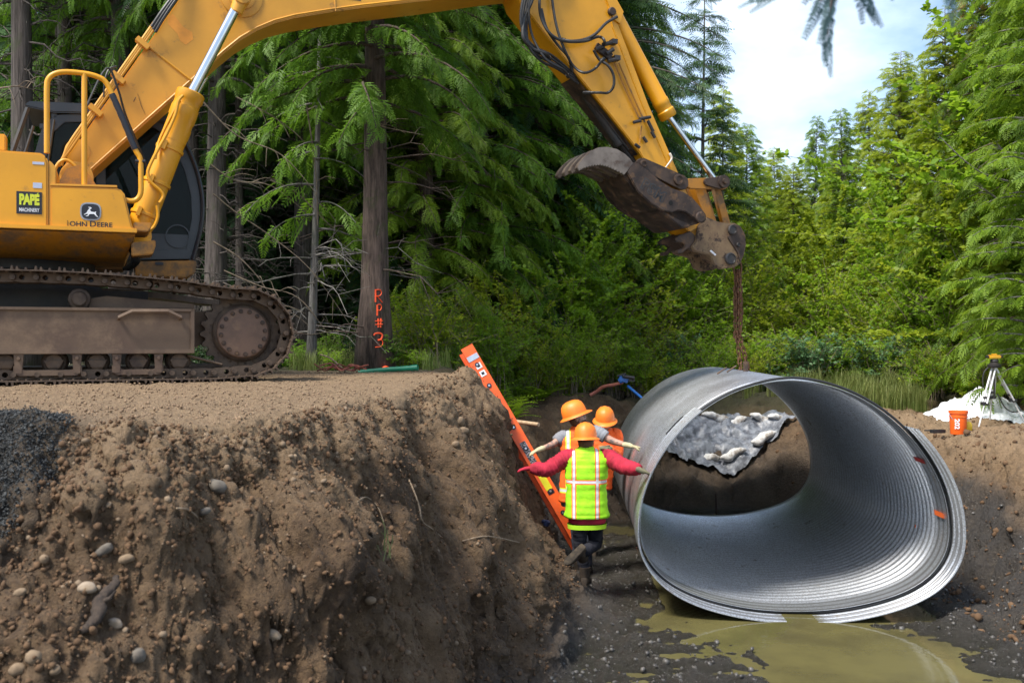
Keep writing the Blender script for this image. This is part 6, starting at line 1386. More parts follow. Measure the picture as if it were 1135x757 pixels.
def conifer(name, seed, h, base, rad_fn, nb, per, tpl, fs, up0=.15, droop=.9, whorl=False, prune=.0, dead=0, tr=.16, bark=None, leaf=None, wiggle=.15, hang=.5, lean=(0, 0)):
    rs = np.random.default_rng(seed); Ms, Ps = [], []; wood = MB()
    trunk_pts = [Vector((lean[0]*t*t+.06*math.sin(t*5+seed), lean[1]*t*t+.05*math.cos(t*4+seed), h*t)) for t in np.linspace(0, 1, 14)]
    def tp(z): t = min(1, max(0, z/h))*13; i = min(12, int(t)); return trunk_pts[i].lerp(trunk_pts[i+1], t-i)
    wood.tube(trunk_pts, [tr*(1-.93*(i/13))*(1+.55*math.exp(-i*1.6)) for i in range(14)], 14)
    zs = base+(h-base)*(np.arange(nb)+rs.random(nb))/nb
    for k, z in enumerate(zs):
        t = (z-base)/(h-base)
        if rs.random() < prune: continue
        az = k*2.399963+rs.normal()*.4 if not whorl else (k % 5)*2*math.pi/5+int(k/5)*.7+rs.normal()*.18
        if whorl: z = base+(h-base)*((int(k/5)+.5+rs.normal()*.06)*5/nb)
        Lb = rad_fn(t)*rs.uniform(.72, 1.18)
        if Lb < .12: Lb = .12
        d0 = np.array([math.cos(az), math.sin(az), 0]); root_ = np.array(tp(z)); n_ = 9; pts = []
        for i in range(n_+1):
            s_ = i/n_; pts.append(root_+d0*Lb*s_*(1-.10*s_*s_)+np.array([0, 0, 1])*(up0*Lb*s_-droop*Lb*s_**1.8*.5)+np.array([-d0[1], d0[0], 0])*Lb*wiggle*math.sin(s_*3+k)*.4)
        pts = np.array(pts); wood.tube([tuple(p) for p in pts], [max(.006, .028*(h/12)*(1-i/n_)*min(1, Lb/1.2)) for i in range(n_+1)], 4, cap=False)
        m_ = max(3, int(per*Lb/ max(1e-3, rad_fn(.25))))
        for j in range(m_):
            s_ = .12+.88*(j+rs.random()*.7)/m_; q = s_*n_; i = min(n_-1, int(q)); p = pts[i]*(1-(q-i))+pts[i+1]*(q-i); dd_ = pts[i+1]-pts[i]; dd_ /= np.linalg.norm(dd_)
            side = (-1)**j; lat = np.array([-d0[1], d0[0], 0])*side; wgt = rs.uniform(.2, 1.3)
            if s_ > .94: wgt *= .1
            y = dd_+lat*wgt+np.array([0, 0, -1])*hang*rs.uniform(.1, 1.5)+rs.normal(size=3)*.22; sc_ = fs*(1.15-.5*s_)*rs.uniform(.7, 1.25)*(.55+.45*min(1, Lb))
            Ms.append(basis(y, np.array([0, 0, 1.])+rs.normal(size=3)*.25, rs.normal()*.45)*sc_); Ps.append(p)
    for k in range(dead):
        z = rs.uniform(.6, max(base, 2)); az = rs.random()*6.28; Lb = rs.uniform(.5, 2.4); p = np.array(tp(z)); d0 = np.array([math.cos(az), math.sin(az), rs.uniform(-.1, .25)])
        pts = [p+d0*Lb*s_+np.array([0, 0, -.28*Lb*s_*s_*rs.uniform(.4, 1.3)])+rs.normal(size=3)*.03*s_ for s_ in np.linspace(0, 1, 7)]; wood.tube([tuple(q) for q in pts], [.014*(1-i/7.5) for i in range(7)], 4, cap=False)
        for j in range(3):
            q = pts[2+j]; e = q+np.array([d0[0], d0[1], 0])*rs.uniform(.1, .4)+rs.normal(size=3)*.2; wood.tube([tuple(q), tuple((q+e)/2+rs.normal(size=3)*.03), tuple(e)], [.006, .005, .002], 3, cap=False)
    Vv, Ff = stamp(tpl[0], tpl[1], np.array(Ms), np.array(Ps))
    me = mesh_np('crown', Vv, Ff); me.materials.append(leaf)
    wme = bpy.data.meshes.new('trunk'); wme.from_pydata(wood.v, [], wood.f); wme.polygons.foreach_set('use_smooth', [True]*len(wme.polygons)); wme.materials.append(bark)
    return dict(name=name, crown=me, trunk=wme)
def place(sp, x, y, label, cat='tree', group=None, s=1., rz=None, z=None, sz=None, tilt=(0, 0), leaf=None):
    if z is None: z = gz_at(x, y)-.06 if math.hypot(x, y) < 23 else float(base_z(np.array([x*1.]), np.array([y*1.]))[0])-.1
    o = empty(sp['name'], (x, y, z), random.uniform(0, 6.28) if rz is None else rz, label=label, cat=cat, group=group); o.scale = (s, s, sz or s); o.rotation_euler[0] = tilt[0]; o.rotation_euler[1] = tilt[1]
    for k in ('trunk', 'crown', 'stem', 'foliage'):
        if k in sp:
            c = bpy.data.objects.new(k, sp[k]); link(c, o)
            if leaf is not None and k in ('crown', 'foliage'):
                c.data = leafcopy(sp[k], leaf)
    return o
_lc = {}
def leafcopy(me, leaf):
    key = (me.name, leaf.name)
    if key not in _lc: q = me.copy(); q.materials.clear(); q.materials.append(leaf); _lc[key] = q
    return _lc[key]
cone = lambda a, p=.8, top=.05: (lambda t: a*((1-t)**p)*(.75+.25*min(1, t*6))+top)
CED = [conifer('cedar_tree', s_, 13, .9, cone(2.6+.3*s_, .7), 210, 34, T_CED, .44, .25, 1.1, dead=8, tr=.24, bark=M_BARKR, leaf=M_CED, hang=.8) for s_ in (1, 2)]
CEDH = conifer('cedar_tree', 5, 17, 4.6, cone(3.0, .6), 180, 38, T_CED, .37, .2, 1.1, dead=60, tr=.27, bark=M_BARK, leaf=M_CED, hang=.9)
BIGC = conifer('cedar_tree', 9, 16, 3.9, cone(2.9, .6), 190, 44, T_CED, .36, .15, 1.15, dead=18, tr=.21, bark=M_BARKR, leaf=M_CED, hang=.9)
FIRH = conifer('fir_tree', 12, 20, 5.2, cone(2.6, .7), 120, 20, T_HEM, .62, .05, .7, dead=100, tr=.19, bark=M_BARK, leaf=M_DARKF, hang=.3)
POLE = conifer('young_tree', 13, 9, 2.0, cone(1.3, .6), 34, 10, T_CED, .42, .1, 1.0, dead=26, tr=.065, bark=M_BARKG, leaf=M_CED, hang=.8, lean=(.5, 0))
FAR = [conifer('cedar_tree', 20+s_, 14, .4, cone(2.8+.3*s_, .58, .18), 240, 26, T_CEDF, .50, .45, .8, tr=.17, bark=M_BARKG, leaf=M_CEDY, hang=.35) for s_ in range(3)]
FARD = conifer('fir_tree', 31, 17, .8, cone(3.0, .8), 130, 13, T_CEDF, .72, .1, 1.0, dead=10, tr=.2, bark=M_BARK, leaf=M_DARKF, hang=.5)
HEML = conifer('hemlock_tree', 41, 13.4, 2.2, lambda t: .25+2.35*(1-t)**.9*(.85+.15*math.sin(t*40)), 110, 30, T_HEMW, .66, .42, .75, whorl=True, prune=.28, tr=.115, bark=M_BARKG, leaf=M_HEM, hang=.30, wiggle=.25)
HEMB = conifer('hemlock_tree', 43, 19, 3.0, cone(3.6, .7), 140, 24, T_HEM, .60, .25, 1.0, dead=20, tr=.22, bark=M_BARK, leaf=M_HEM, hang=.5)
def shrub(name, seed, h, ns, nl, lw, ll, leaf, spread=.6, stemmat=None, twiggy=0):
    rs = np.random.default_rng(seed); wood = MB(); Ms, Ps = [], []
    lf = np.array([[0, 0, 0], [.5*lw/ll, .45, .05], [0, 1, -.06], [-.5*lw/ll, .45, .05]]); lfF = np.array([[0, 1, 2, 3]])
    for k in range(ns):
        az = rs.random()*6.28; sp_ = spread*rs.uniform(.2, 1.1); hh = h*rs.uniform(.55, 1.1); p0_ = rs.normal(size=3)*np.array([.16, .16, 0]); pts = []
        for s_ in np.linspace(0, 1, 7): pts.append(p0_+np.array([math.cos(az), math.sin(az), 0])*sp_*s_**1.5+np.array([0, 0, hh*(s_-.18*s_*s_)])+rs.normal(size=3)*.02)
        pts = np.array(pts); wood.tube([tuple(p) for p in pts], [.010*(1-i/8) for i in range(7)], 4, cap=False)
        twigs = [pts]
        for j in range(4):
            i = rs.integers(2, 6); a_ = pts[i]; e = a_+rs.normal(size=3)*np.array([.22, .22, .10])*(h/1.2)+np.array([0, 0, .12*h]); tw = np.array([a_*(1-q)+e*q for q in np.linspace(0, 1, 5)]); twigs.append(tw); wood.tube([tuple(p) for p in tw], [.004]*5, 3, cap=False)
        for j in range(int(nl/ns)):
            tw = twigs[rs.integers(0, len(twigs))]; q = rs.uniform(.25 if tw is twigs[0] else 0, 1)*(len(tw)-1); i = min(len(tw)-2, int(q)); p = tw[i]*(1-(q-i))+tw[i+1]*(q-i); y = rs.normal(size=3)*np.array([1, 1, .45])+np.array([0, 0, .1])
            Ms.append(basis(y, np.array([0, 0, 1.])+rs.normal(size=3)*.5, rs.normal()*.5)*ll*rs.uniform(.6, 1.25)); Ps.append(p+rs.normal(size=3)*.02)
    Vv, Ff = stamp(lf, lfF, np.array(Ms), np.array(Ps)); me = mesh_np('foliage', Vv, Ff); me.materials.append(leaf)
    wme = bpy.data.meshes.new('stem'); wme.from_pydata(wood.v, [], wood.f); wme.materials.append(stemmat or M_TWIG); return dict(name=name, foliage=me, stem=wme)
SH = [shrub('shrub', 51, 1.15, 16, 1500, .045, .085, M_SHR), shrub('shrub', 52, 1.5, 18, 1900, .035, .070, M_SHR, .8), shrub('shrub', 53, .8, 14, 1100, .06, .10, M_SHR, .6)]
SHT = [shrub('tall_shrub', 61, 3.2, 20, 3600, .055, .10, M_SHR, 1.3), shrub('tall_shrub', 62, 2.6, 18, 3000, .05, .085, M_SHR, 1.1)]
ALD = [shrub('alder_tree', 71, 7.0, 18, 13000, .09, .13, M_SHR, 2.2, M_BARKG), shrub('alder_tree', 72, 6.0, 16, 11000, .08, .12, M_SHR, 2.0, M_BARKG)]
def fern(seed):
    rs = np.random.default_rng(seed); Ms, Ps = [], []
    for k in range(16): az = k*.39+rs.normal()*.2; y = np.array([math.cos(az), math.sin(az), rs.uniform(.5, 1.3)]); Ms.append(basis(y, np.array([0, 0, 1.]), 0)*rs.uniform(.6, .9)); Ps.append((0, 0, 0))
    T_ = frond_tpl(14, .02, .17, .42, ang_=72); Vv, Ff = stamp(T_[0], T_[1], np.array(Ms), np.array(Ps)); me = mesh_np('foliage', Vv, Ff); me.materials.append(M_SHR); return dict(name='fern', foliage=me)
FERN = fern(5)
random.seed(11)
def X(u, d): return (u-CX)/F*d
# --- left forest: trunks one can tell apart
place(CEDH, X(25, 16.5), 16.5, 'thick grey trunked tree rising behind the cab at the left edge', s=.72, sz=1.5)
place(FIRH, X(73, 18.5), 18.5, 'straight grey trunk between the cab roof and the left edge tree', s=.80, sz=1.4)
place(FIRH, X(132, 21), 21, 'dark trunked fir hidden behind the handrail and the boom foot', s=.7, sz=1.35)
place(FIRH, X(216, 17.8), 17.8, 'grey trunk seen just right of the boom cylinder', s=.62, sz=.9)
place(CEDH, X(242, 16.4), 16.4, 'tall grey brown trunk standing right behind the excavator cab front', s=.68, sz=1.0, rz=1.0)
place(FIRH, X(266, 17.6), 17.6, 'slim dark trunk right of the tall grey brown one behind the cab', s=.42, sz=.8)
place(POLE, X(343, 15.0), 15.0, 'thin leaning mossy tree left of the spray painted cedar', s=1.0, rz=.3)
bt = place(BIGC, X(412, 14.9), 14.9, 'big flared cedar with orange spray painted writing on its trunk', s=1.0, rz=2.0)
place(FIRH, X(305, 20.5), 20.5, 'dark fir deep in the shade between thin mossy tree and sprocket', s=.7)
place(FIRH, X(180, 23), 23, 'fir far back behind the boom', s=.7)
place(CEDH, X(335, 18.6), 18.6, 'shaded cedar behind the thin mossy leaning tree', s=.8, rz=4)
place(CEDH, X(150, 18.6), 18.0, 'shaded cedar behind the boom foot', s=.8, sz=1.3, rz=2.2)
# centre cedars
for i, (u, d, s_, lb) in enumerate(((468, 17.6, .95, 'dense green cedar just right of the spray painted cedar'), (530, 19.0, 1.05, 'tall cedar with drooping fronds above the ladder top'),
        (596, 20.5, 1.05, 'tall cedar with drooping sprays below the boom end'), (655, 22.5, 1.0, 'cedar standing behind the thumb of the excavator'), (700, 26, 1.05, 'cedar behind the coupler at the edge of the open sky'), (735, 30, .80, 'smaller cedar right under the lone hemlock'))):
    place(CED[i % 2], X(u, d+1.6), d+1.6, lb, s=s_, rz=i*1.3+.5, leaf=M_CED if i % 2 else M_CEDM)
place(HEMB, X(668, 23.5), 23.5, 'tall dark hemlock behind the stick and bucket cylinder', s=.95, rz=1)
place(HEMB, X(620, 26), 26, 'tall dark hemlock behind the boom end', s=1.0, rz=3)
hm = place(HEML, X(780, 32), 32, 'lone sparse hemlock with tiered drooping branches against the open sky', s=1.0, rz=.4)
# dark forest behind on the left
k = 0
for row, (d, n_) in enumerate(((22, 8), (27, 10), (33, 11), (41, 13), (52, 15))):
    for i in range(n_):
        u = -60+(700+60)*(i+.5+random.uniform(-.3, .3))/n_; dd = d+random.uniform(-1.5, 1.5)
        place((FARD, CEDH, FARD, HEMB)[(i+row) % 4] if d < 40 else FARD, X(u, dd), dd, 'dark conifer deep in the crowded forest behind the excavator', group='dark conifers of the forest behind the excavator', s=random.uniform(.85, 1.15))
# low dark undergrowth trees to close the forest floor at left
for i in range(16):
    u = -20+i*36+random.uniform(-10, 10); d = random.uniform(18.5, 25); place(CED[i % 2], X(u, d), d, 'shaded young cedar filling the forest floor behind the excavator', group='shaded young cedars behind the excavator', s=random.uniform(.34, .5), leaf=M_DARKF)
# right side trees
RT = [(1188, 17.5, 1.0, .5, 'near cedar at the right edge with long sprays hanging over the tripod', 0), (1108, 21.5, .85, .7, 'cedar standing behind the survey tripod', 0), (1190, 21, 1.1, .8, 'tall cedar beyond the right edge of the clearing', 0),
      (1150, 25, .72, .9, 'tall bright cedar in the upper right corner', 1), (1040, 27, .62, 1.0, 'bright cedar left of the golden tree', 1), (1003, 31, .70, 1.0, 'pointed bright cedar, tallest of the row closing the corridor', 1),
      (966, 36, .74, 1.0, 'pointed bright cedar second from the golden tree', 1), (926, 40, .67, 1.0, 'pale pointed cedar in the middle of the corridor row', 1), (897, 44, .79, 1.0, 'narrow pointed cedar standing alone against the sky', 1),
      (866, 50, .78, 1.0, 'hazy low cedar at the far end of the corridor', 1), (985, 28, .66, 1., 'round bright cedar in front of the pointed row', 1), (938, 31, .60, 1., 'low bright cedar above the pipe top', 1), (1040, 22.5, .62, 1., 'bright cedar behind the grass tufts', 1),
      (850, 46, .68, 1., 'far pale cedar right of the chain', 1), (828, 42, .74, 1., 'far pale cedar behind the chain', 1), (800, 38, .78, 1., 'pale green cedar behind the lone hemlock', 1), (880, 34, .52, 1., 'low young cedar in the middle of the corridor', 1)]
for i, (u, d, s_, lf_, lb, far_) in enumerate(RT):
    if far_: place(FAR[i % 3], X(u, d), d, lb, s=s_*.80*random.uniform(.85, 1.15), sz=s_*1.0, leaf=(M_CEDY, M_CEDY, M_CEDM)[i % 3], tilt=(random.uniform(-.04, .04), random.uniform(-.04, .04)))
    else: place(CED[i % 2], X(u, d), d, lb, s=s_, leaf=M_CEDM if i != 2 else M_CEDY)
for i, (u, d, s_, lf_, lb) in enumerate(((1100, 19.8, 1.0, M_CEDY, 'loose leafy alder right behind the survey tripod'), (1020, 25, 1.05, M_SHR, 'leafy alder in front of the bright cedars at right'), (1160, 18.4, 1.25, M_SHR, 'tall leafy alder at the right edge of the clearing'), (648, 19.8, .75, M_SHR, 'leafy alder below the excavator thumb'), (905, 27, .8, M_CEDY, 'pale leafy alder in the middle of the corridor'), (760, 26, .85, M_SHR, 'leafy alder left of the hanging chain'), (700, 22.5, .8, M_CEDM, 'mid green alder under the coupler'))):
    place(ALD[i % 2], X(u, d), d, lb, s=s_, leaf=lf_)
gt = place(FAR[1], X(1078, 24), 24, 'tall thin tree with golden yellow foliage against the sky', s=.42, sz=.80, leaf=M_GOLD)
place(FAR[2], X(1176, 15.5), 15.5, 'tall cedar overhanging the top right corner', s=.55, sz=.85, leaf=M_CEDM)
for row, (d, n_) in enumerate(((58, 12), (70, 14))):
    for i in range(n_):
        u = 740+(1250-740)*(i+.5+random.uniform(-.3, .3))/n_; dd = d+random.uniform(-3, 3); place(FAR[i % 3], X(u, dd), dd, 'distant bright cedar closing the end of the corridor', group='distant bright cedars at the end of the corridor', s=random.uniform(.68, .9))
for i in range(14): 
    u = 1140+random.uniform(0, 260); d = random.uniform(19, 34); place(FAR[i % 3], X(u, d), d, 'bright cedar crowding the right hand side', group='bright cedars crowding the right hand side', s=random.uniform(.8, 1.1))
# tall shrubs and young growth
for i, (u, d, s_) in enumerate(((560, 18.6, .8), (610, 19.4, 1.0), (655, 20.5, 1.1), (700, 21.5, 1.2), (745, 22.5, 1.1), (790, 24, 1.1), (835, 25.5, 1.2), (880, 26, 1.1), (925, 25, 1.2), (965, 23.5, 1.1), (1005, 22.5, 1.1), (725, 26.5, 1.5), (810, 29, 1.5), (905, 30, 1.5), (860, 32, 1.6), (950, 30, 1.5), (1050, 21, 1.1), (1130, 20.5, 1.1), (770, 27, 1.4), (640, 23.5, 1.3), (585, 21.6, 1.1), (500, 18.4, .8))):
    place(SHT[i % 2], X(u, d), d, 'leafy tall shrub in the green thicket behind the pipe', 'shrub', 'tall shrubs of the thicket behind the pipe', s=s_*random.uniform(.9, 1.1), leaf=M_SHR if i % 3 else M_CEDY)
for i in range(17):
    u = 452+i*16+random.uniform(-7, 7); d = 16.4+(max(0, u-520))/180*2.6+random.uniform(-.2, 1.0)
    place(SHT[i % 2], X(u, d), d, 'leafy bright shrub in front of the cedars behind the ladder', 'shrub', 'bright shrubs in front of the cedars', s=random.uniform(.38, .62), leaf=(M_SHR, M_CEDY, M_SHR, M_SHRY)[i % 4] if i % 8 != 7 else M_SHR)
def sh(u, d, s_, leaf, kind=None): place(SH[kind if kind is not None else random.randrange(3)], X(u, d), d, 'low leafy shrub in the undergrowth along the clearing edge', 'shrub', 'low shrubs along the edge of the clearing', s=s_, leaf=leaf)
for i in range(120):
    u = 440+random.random()**.9*620; t = random.random(); lim = 15.6 if u < 520 else 17.6+(u-520)/400*3.6
    if u > 930: lim = 21.0
    d = lim+t*4.2
    sh(u, d, random.uniform(.6, 1.0), random.choice((M_SHR, M_SHR, M_CEDY, M_SHRG, M_SHR)))
for i in range(40): sh(690+i*8+random.uniform(-12, 12), 20.5+random.uniform(0, 1.6)-(1.2 if i < 5 else 0), random.uniform(.75, 1.15), random.choice((M_SHR, M_CEDY, M_SHR, M_SHRG)))
for i in range(22): sh(random.uniform(205, 520), random.uniform(14.2, 17.0), random.uniform(.28, .55), random.choice((M_CED, M_SHR, M_DARKF)))
for i in range(14): sh(random.uniform(1000, 1180), random.uniform(18.8, 20.5), random.uniform(.5, .9), random.choice((M_SHR, M_CEDY)))
for i, (u, d, s_) in enumerate(((722, 21.0, 1.15), (738, 21.4, 1.0), (705, 21.2, .85))):
    place(SH[1], X(u, d), d, 'yellow leaved bush standing out of the thicket, left of the hanging chain', 'shrub', 'yellow leaved bush stems left of the chain', s=s_, leaf=M_SHRY)
for i in range(26): place(FERN, X(random.uniform(440, 600), 17), random.uniform(15.8, 18.5), 'green sword fern at the edge of the clearing', 'fern', 'sword ferns at the edge of the clearing', s=random.uniform(.6, 1.1))
# grass
def grass(name, cx0, cx1, cy0, cy1, n, hh, label, mat_=M_GRASS):
    rs = np.random.default_rng(int(abs(cx0)*10)+5); bl = []; 
    q = []
    for (t0, t1, w0, w1, b0, b1) in ((0, .35, .5, .45, 0, .03), (.35, .7, .45, .3, .03, .14), (.7, 1, .3, .02, .14, .36)): q += [(-w0*.03, b0, t0), (w0*.03, b0, t0), (w1*.03, b1, t1), (-w1*.03, b1, t1)]
    Vt = np.array(q); Ft = np.arange(12).reshape(3, 4); Ms, Ps = [], []; nc = max(1, n//40)
    for c_ in range(nc):
        x, y = rs.uniform(cx0, cx1), rs.uniform(cy0, cy1); z = gz_at(x, y)-.02
        for k in range(40):
            az = rs.random()*6.28; s_ = hh*rs.uniform(.5, 1.15); l_ = rs.uniform(.2, 1.4); c, s2 = math.cos(az), math.sin(az); Ms.append(np.array([[c, -s2*l_, 0], [s2, c*l_, 0], [0, 0, 1]])*s_); Ps.append((x+rs.normal()*.06, y+rs.normal()*.06, z))
    Vv, Ff = stamp(Vt, Ft, np.array(Ms), np.array(Ps)); me = mesh_np(name, Vv, Ff); me.materials.append(mat_); tag(link(bpy.data.objects.new(name, me)), label, 'grass', kind='stuff')
grass('tall_grass', 5.6, 7.6, 18.2, 19.8, 3600, .50, 'long pale green grass behind the pipe and bucket')
grass('tall_grass', 1.8, 6.2, 19.6, 20.8, 2200, .4, 'green grass along the top of the slope behind the tarp')
grass('tall_grass', -4.5, -.6, 14.2, 15.6, 1600, .30, 'short forest grass behind the dirt bank')
p, _ = hit(426, 618)
rs = np.random.default_rng(3); gt_ = MB()
for k in range(7):
    a_ = p+Vector(rs.normal(size=3)*.02); e = a_+Vector((rs.uniform(-.16, .04), rs.uniform(-.1, .02), rs.uniform(.10, .26))); m_ = a_.lerp(e, .5)+Vector((.015, 0, .03)); gt_.tube(smooth_pts([a_, m_, e], 3), [.0045, .004, .004, .003, .003, .002, .001], 4, flat=.4)
tag(gt_.build('grass_tuft', simple('tuft_green', (.14, .20, .06), .8, col2=(.28, .28, .12), sc=10)), 'sparse tuft of thin grass blades growing from the brown slope', 'grass tuft')
# bare branches arching out of the dark forest
bb = [[(236, 215), (262, 236), (300, 262), (345, 300), (388, 360)], [(222, 110), (262, 150), (312, 172), (350, 214)], [(262, 108), (300, 128), (332, 152), (352, 180)], [(236, 268), (270, 290), (300, 330), (318, 392)],
      [(300, 200), (330, 215), (372, 255), (398, 262)], [(248, 300), (290, 318), (330, 330), (365, 372)], [(226, 330), (262, 322), (300, 345), (330, 400)], [(340, 118), (350, 190), (352, 250)], [(0, 98), (20, 96), (38, 100)], [(230, 180), (260, 200), (300, 206), (340, 236)], [(390, 130), (430, 142), (470, 150)]]
for i, pts in enumerate(bb):
    mb = MB(); d = random.uniform(13.6, 14.8) if i != 8 else 13.; q = smooth_pts([at(u, v, d+j*.15) for j, (u, v) in enumerate(pts)], 6); mb.tube(q, [.013*(1-.75*k/len(q)) for k in range(len(q))], 5)
    for j in range(4):
        a_ = q[random.randrange(3, len(q)-2)]; e = a_+Vector((random.uniform(-.1, .5), random.uniform(-.1, .2), random.uniform(-.35, .15))); mb.tube(smooth_pts([a_, a_.lerp(e, .5)+Vector((0, 0, .05)), e], 3), [.006, .006, .005, .005, .004, .003, .002], 4)
    tag(mb.build('bare_branch', M_TWIG, smooth=True), 'bare arching twig hanging in front of the dark trunks', 'branch', 'bare twigs hanging in front of the dark forest')
# pale bare branches in the right hand trees
for i, pts in enumerate(([(1135, 205), (1105, 198), (1085, 190), (1062, 172), (1040, 150)], [(1135, 178), (1118, 172), (1105, 160)], [(1118, 232), (1098, 215), (1080, 205)])):
    mb = MB(); q = smooth_pts([at(u, v, 17.2) for u, v in pts], 6); mb.tube(q, [.022*(1-.8*k/len(q)) for k in range(len(q))], 6)
    for j in range(5): a_ = q[random.randrange(2, len(q)-2)]; e = a_+Vector((-random.uniform(.1, .4), 0, random.uniform(-.2, .35))); mb.tube([a_, e], [.007, .002], 4)
    tag(mb.build('bare_branch', M_BARKG, smooth=True), 'pale bare branch among the leaves at the right edge', 'branch', 'pale bare branches at the right edge')
# painted lettering on the big cedar
lp = empty('painted_writing', bt.location)
bpy.data.objects.remove(lp)
M_PAINT = simple('orange_marking_paint', (.95, .10, .02), .6); tr_me = [c for c in bt.children if c.name.startswith('trunk')][0]
def on_trunk(u, v, inc=.012):
    d = Vector(((u-CX)/F, 1, -(v-CY)/F)); 
    mw = bt_mat; mi = mw.inverted(); o_ = mi @ Vector((0, 0, HC)); e_ = mi @ (Vector((0, 0, HC))+d*30); h = tb_bv.ray_cast(o_, (e_-o_).normalized())
    if h[0] is None: return None
    n_ = h[1]; n_ = n_ if n_.dot(e_-o_) < 0 else -n_; return h[0]+n_*inc
bt_mat = Matrix.Translation(bt.location) @ Matrix.Rotation(bt.rotation_euler[2], 4, 'Z') @ Matrix.Diagonal((*bt.scale, 1))
tb_bv = BVHTree.FromPolygons([v.co[:] for v in tr_me.data.vertices], [tuple(f.vertices) for f in tr_me.data.polygons])
def strokes(name, lines, w_=.013):
    mb = MB()
    for ln in lines:
        q = [on_trunk(u, v) for u, v in ln]; q = [k for k in q if k is not None]
        if len(q) > 1: mb.tube(smooth_pts(q, 4), w_, 6, flat=.5)
    if mb.v: 
        o = mb.build(name, M_PAINT, tr_me, smooth=True)
strokes('painted_letter', [[(416.5, 321), (416.5, 335)], [(416.5, 321.5), (421, 321.5), (422.5, 325), (420.5, 328), (416.5, 328.5)], [(417.5, 328), (420, 331), (423.5, 335.5)]])
strokes('painted_letter', [[(418, 338), (418, 350)], [(418, 338), (421.5, 338), (422.5, 341), (421, 344), (418, 344)]])
strokes('painted_hash', [[(419, 353), (419, 363)], [(422, 353), (421.5, 363)], [(416, 356), (424, 355.5)], [(416, 360), (424, 359.5)]])
strokes('painted_number', [[(415, 372), (416, 370), (421, 369.5), (423.5, 372), (422, 376), (418.5, 377)], [(418.5, 377), (422.5, 377), (424, 380), (422, 384), (416, 385)]])
strokes('painted_spot', [[(424, 408), (427, 406.5), (430, 408)]], .03)
# blurred spray hanging close to the lens
hbm = empty('hanging_branch', (X(900, 2.6), 2.6, 3.745), label='dark blurred conifer branch hanging into the sky from above, close to the camera', cat='branch')
Ms, Ps = [], []; rs = np.random.default_rng(8); wood = MB()
def tw(p0_, p1_, n_, s_):
    p0_, p1_ = np.array(p0_), np.array(p1_); wood.tube([tuple(p0_), tuple((p0_+p1_)/2+np.array([0, 0, .01])), tuple(p1_)], [.004, .003, .0015], 5)
    for k in range(n_): q = (k+.5)/n_; y = (p1_-p0_)/np.linalg.norm(p1_-p0_)+rs.normal(size=3)*.12; Ms.append(basis(y, np.array([0, -1., .3]), rs.normal()*.3)*s_*(1.1-.4*q)); Ps.append(p0_+(p1_-p0_)*q)
tw((.30, .1, .36), (.02, 0, -.06), 6, .20); tw((.05, 0, 0.0), (-.11, 0, -.03), 5, .15); tw((.06, 0, .02), (.035, -.01, -.18), 6, .13); tw((.10, 0, .07), (.13, 0, -.04), 4, .15); tw((.2, .05, .2), (.05, .05, .04), 5, .18); tw((.16, .0, .12), (-.04, .03, .02), 5, .18); tw((.0, .0, .06), (-.16, .03, .0), 5, .16)
Vv, Ff = stamp(T_HEMN[0], T_HEMN[1], np.array(Ms), np.array(Ps)); me = mesh_np('needles', Vv, Ff); me.materials.append(leaf_mat('backlit_needles', (.03, .07, .08), (.06, .12, .12), .2)); link(bpy.data.objects.new('needles', me), hbm)
wme = bpy.data.meshes.new('twig'); wme.from_pydata(wood.v, [], wood.f); wme.materials.append(M_BARK); link(bpy.data.objects.new('twig', wme), hbm)

o2 = copy_tree(hbm); o2.location = (X(1052, 2.9), 2.9, 3.98); o2.rotation_euler = (0, .2, 2.4); o2['label'] = 'second blurred conifer spray at the very top near the right corner'
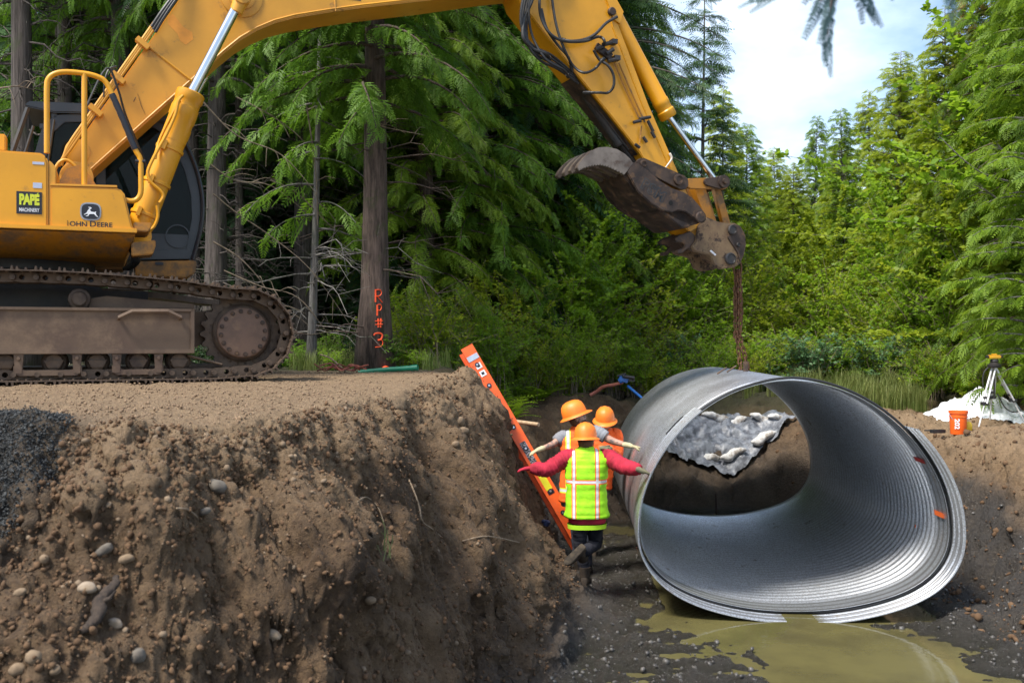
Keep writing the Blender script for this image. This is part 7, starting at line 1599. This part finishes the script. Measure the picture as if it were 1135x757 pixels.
# ------------------------------------------------------------------ light, sky, camera
W = bpy.data.worlds.new('World'); scene.world = W; W.use_nodes = True; nt = W.node_tree
bg = nt.nodes['Background']; SUN_EL, SUN_AZ = R(57), R(-132)       # azimuth from +Y, clockwise positive (sun to the left, behind the camera)
sky = nn(nt, 'ShaderNodeTexSky', sky_type='NISHITA'); sky.sun_disc = False; sky.sun_elevation = SUN_EL; sky.sun_rotation = SUN_AZ; sky.air_density = 1.0; sky.dust_density = 1.5
tc = nn(nt, 'ShaderNodeTexCoord'); mp = nn(nt, 'ShaderNodeMapping'); mp.inputs['Scale'].default_value = (1, 1, 2.2); nt.links.new(tc.outputs['Generated'], mp.inputs[0])
n = nn(nt, 'ShaderNodeTexNoise'); n.inputs['Scale'].default_value = 2.3; n.inputs['Detail'].default_value = 7; n.inputs['Roughness'].default_value = .55; nt.links.new(mp.outputs[0], n.inputs['Vector'])
r = ramp(nt, n.outputs[0], .46, .64)
cm = mixc(nt, r.outputs[0], sky.outputs[0], (5.9, 6.7, 7.7))
mx = nn(nt, 'ShaderNodeMix', data_type='RGBA'); mx.inputs[0].default_value = .80; nt.links.new(sky.outputs[0], mx.inputs[6]); nt.links.new(cm, mx.inputs[7])
nt.links.new(mx.outputs[2], bg.inputs[0]); bg.inputs[1].default_value = .125
sl_ = bpy.data.lights.new('sun', 'SUN'); sl_.energy = 3.3; sl_.angle = R(13); sl_.color = (1, .95, .87)
so = link(bpy.data.objects.new('sun', sl_))
sd = Vector((math.sin(SUN_AZ)*math.cos(SUN_EL), math.cos(SUN_AZ)*math.cos(SUN_EL), math.sin(SUN_EL)))
so.rotation_euler = sd.to_track_quat('Z', 'Y').to_euler(); so.location = sd*60
cam = bpy.data.cameras.new('camera'); cam.sensor_width = 36; cam.lens = F/1135*36; cam.clip_end = 2000; cam.clip_start = .1
cam.dof.use_dof = True; cam.dof.focus_distance = 11.5; cam.dof.aperture_fstop = 3.2
co = link(bpy.data.objects.new('camera', cam)); co.location = (0, 0, HC); co.rotation_euler = (R(90), 0, 0); scene.camera = co
scene.view_settings.view_transform = 'Standard'; scene.view_settings.look = 'None'; scene.view_settings.gamma = 1; scene.view_settings.exposure = 1.02
scene.cycles.use_denoising = True
scene.cycles.max_bounces = 6; scene.cycles.transparent_max_bounces = 6; scene.cycles.diffuse_bounces = 3; scene.cycles.glossy_bounces = 3
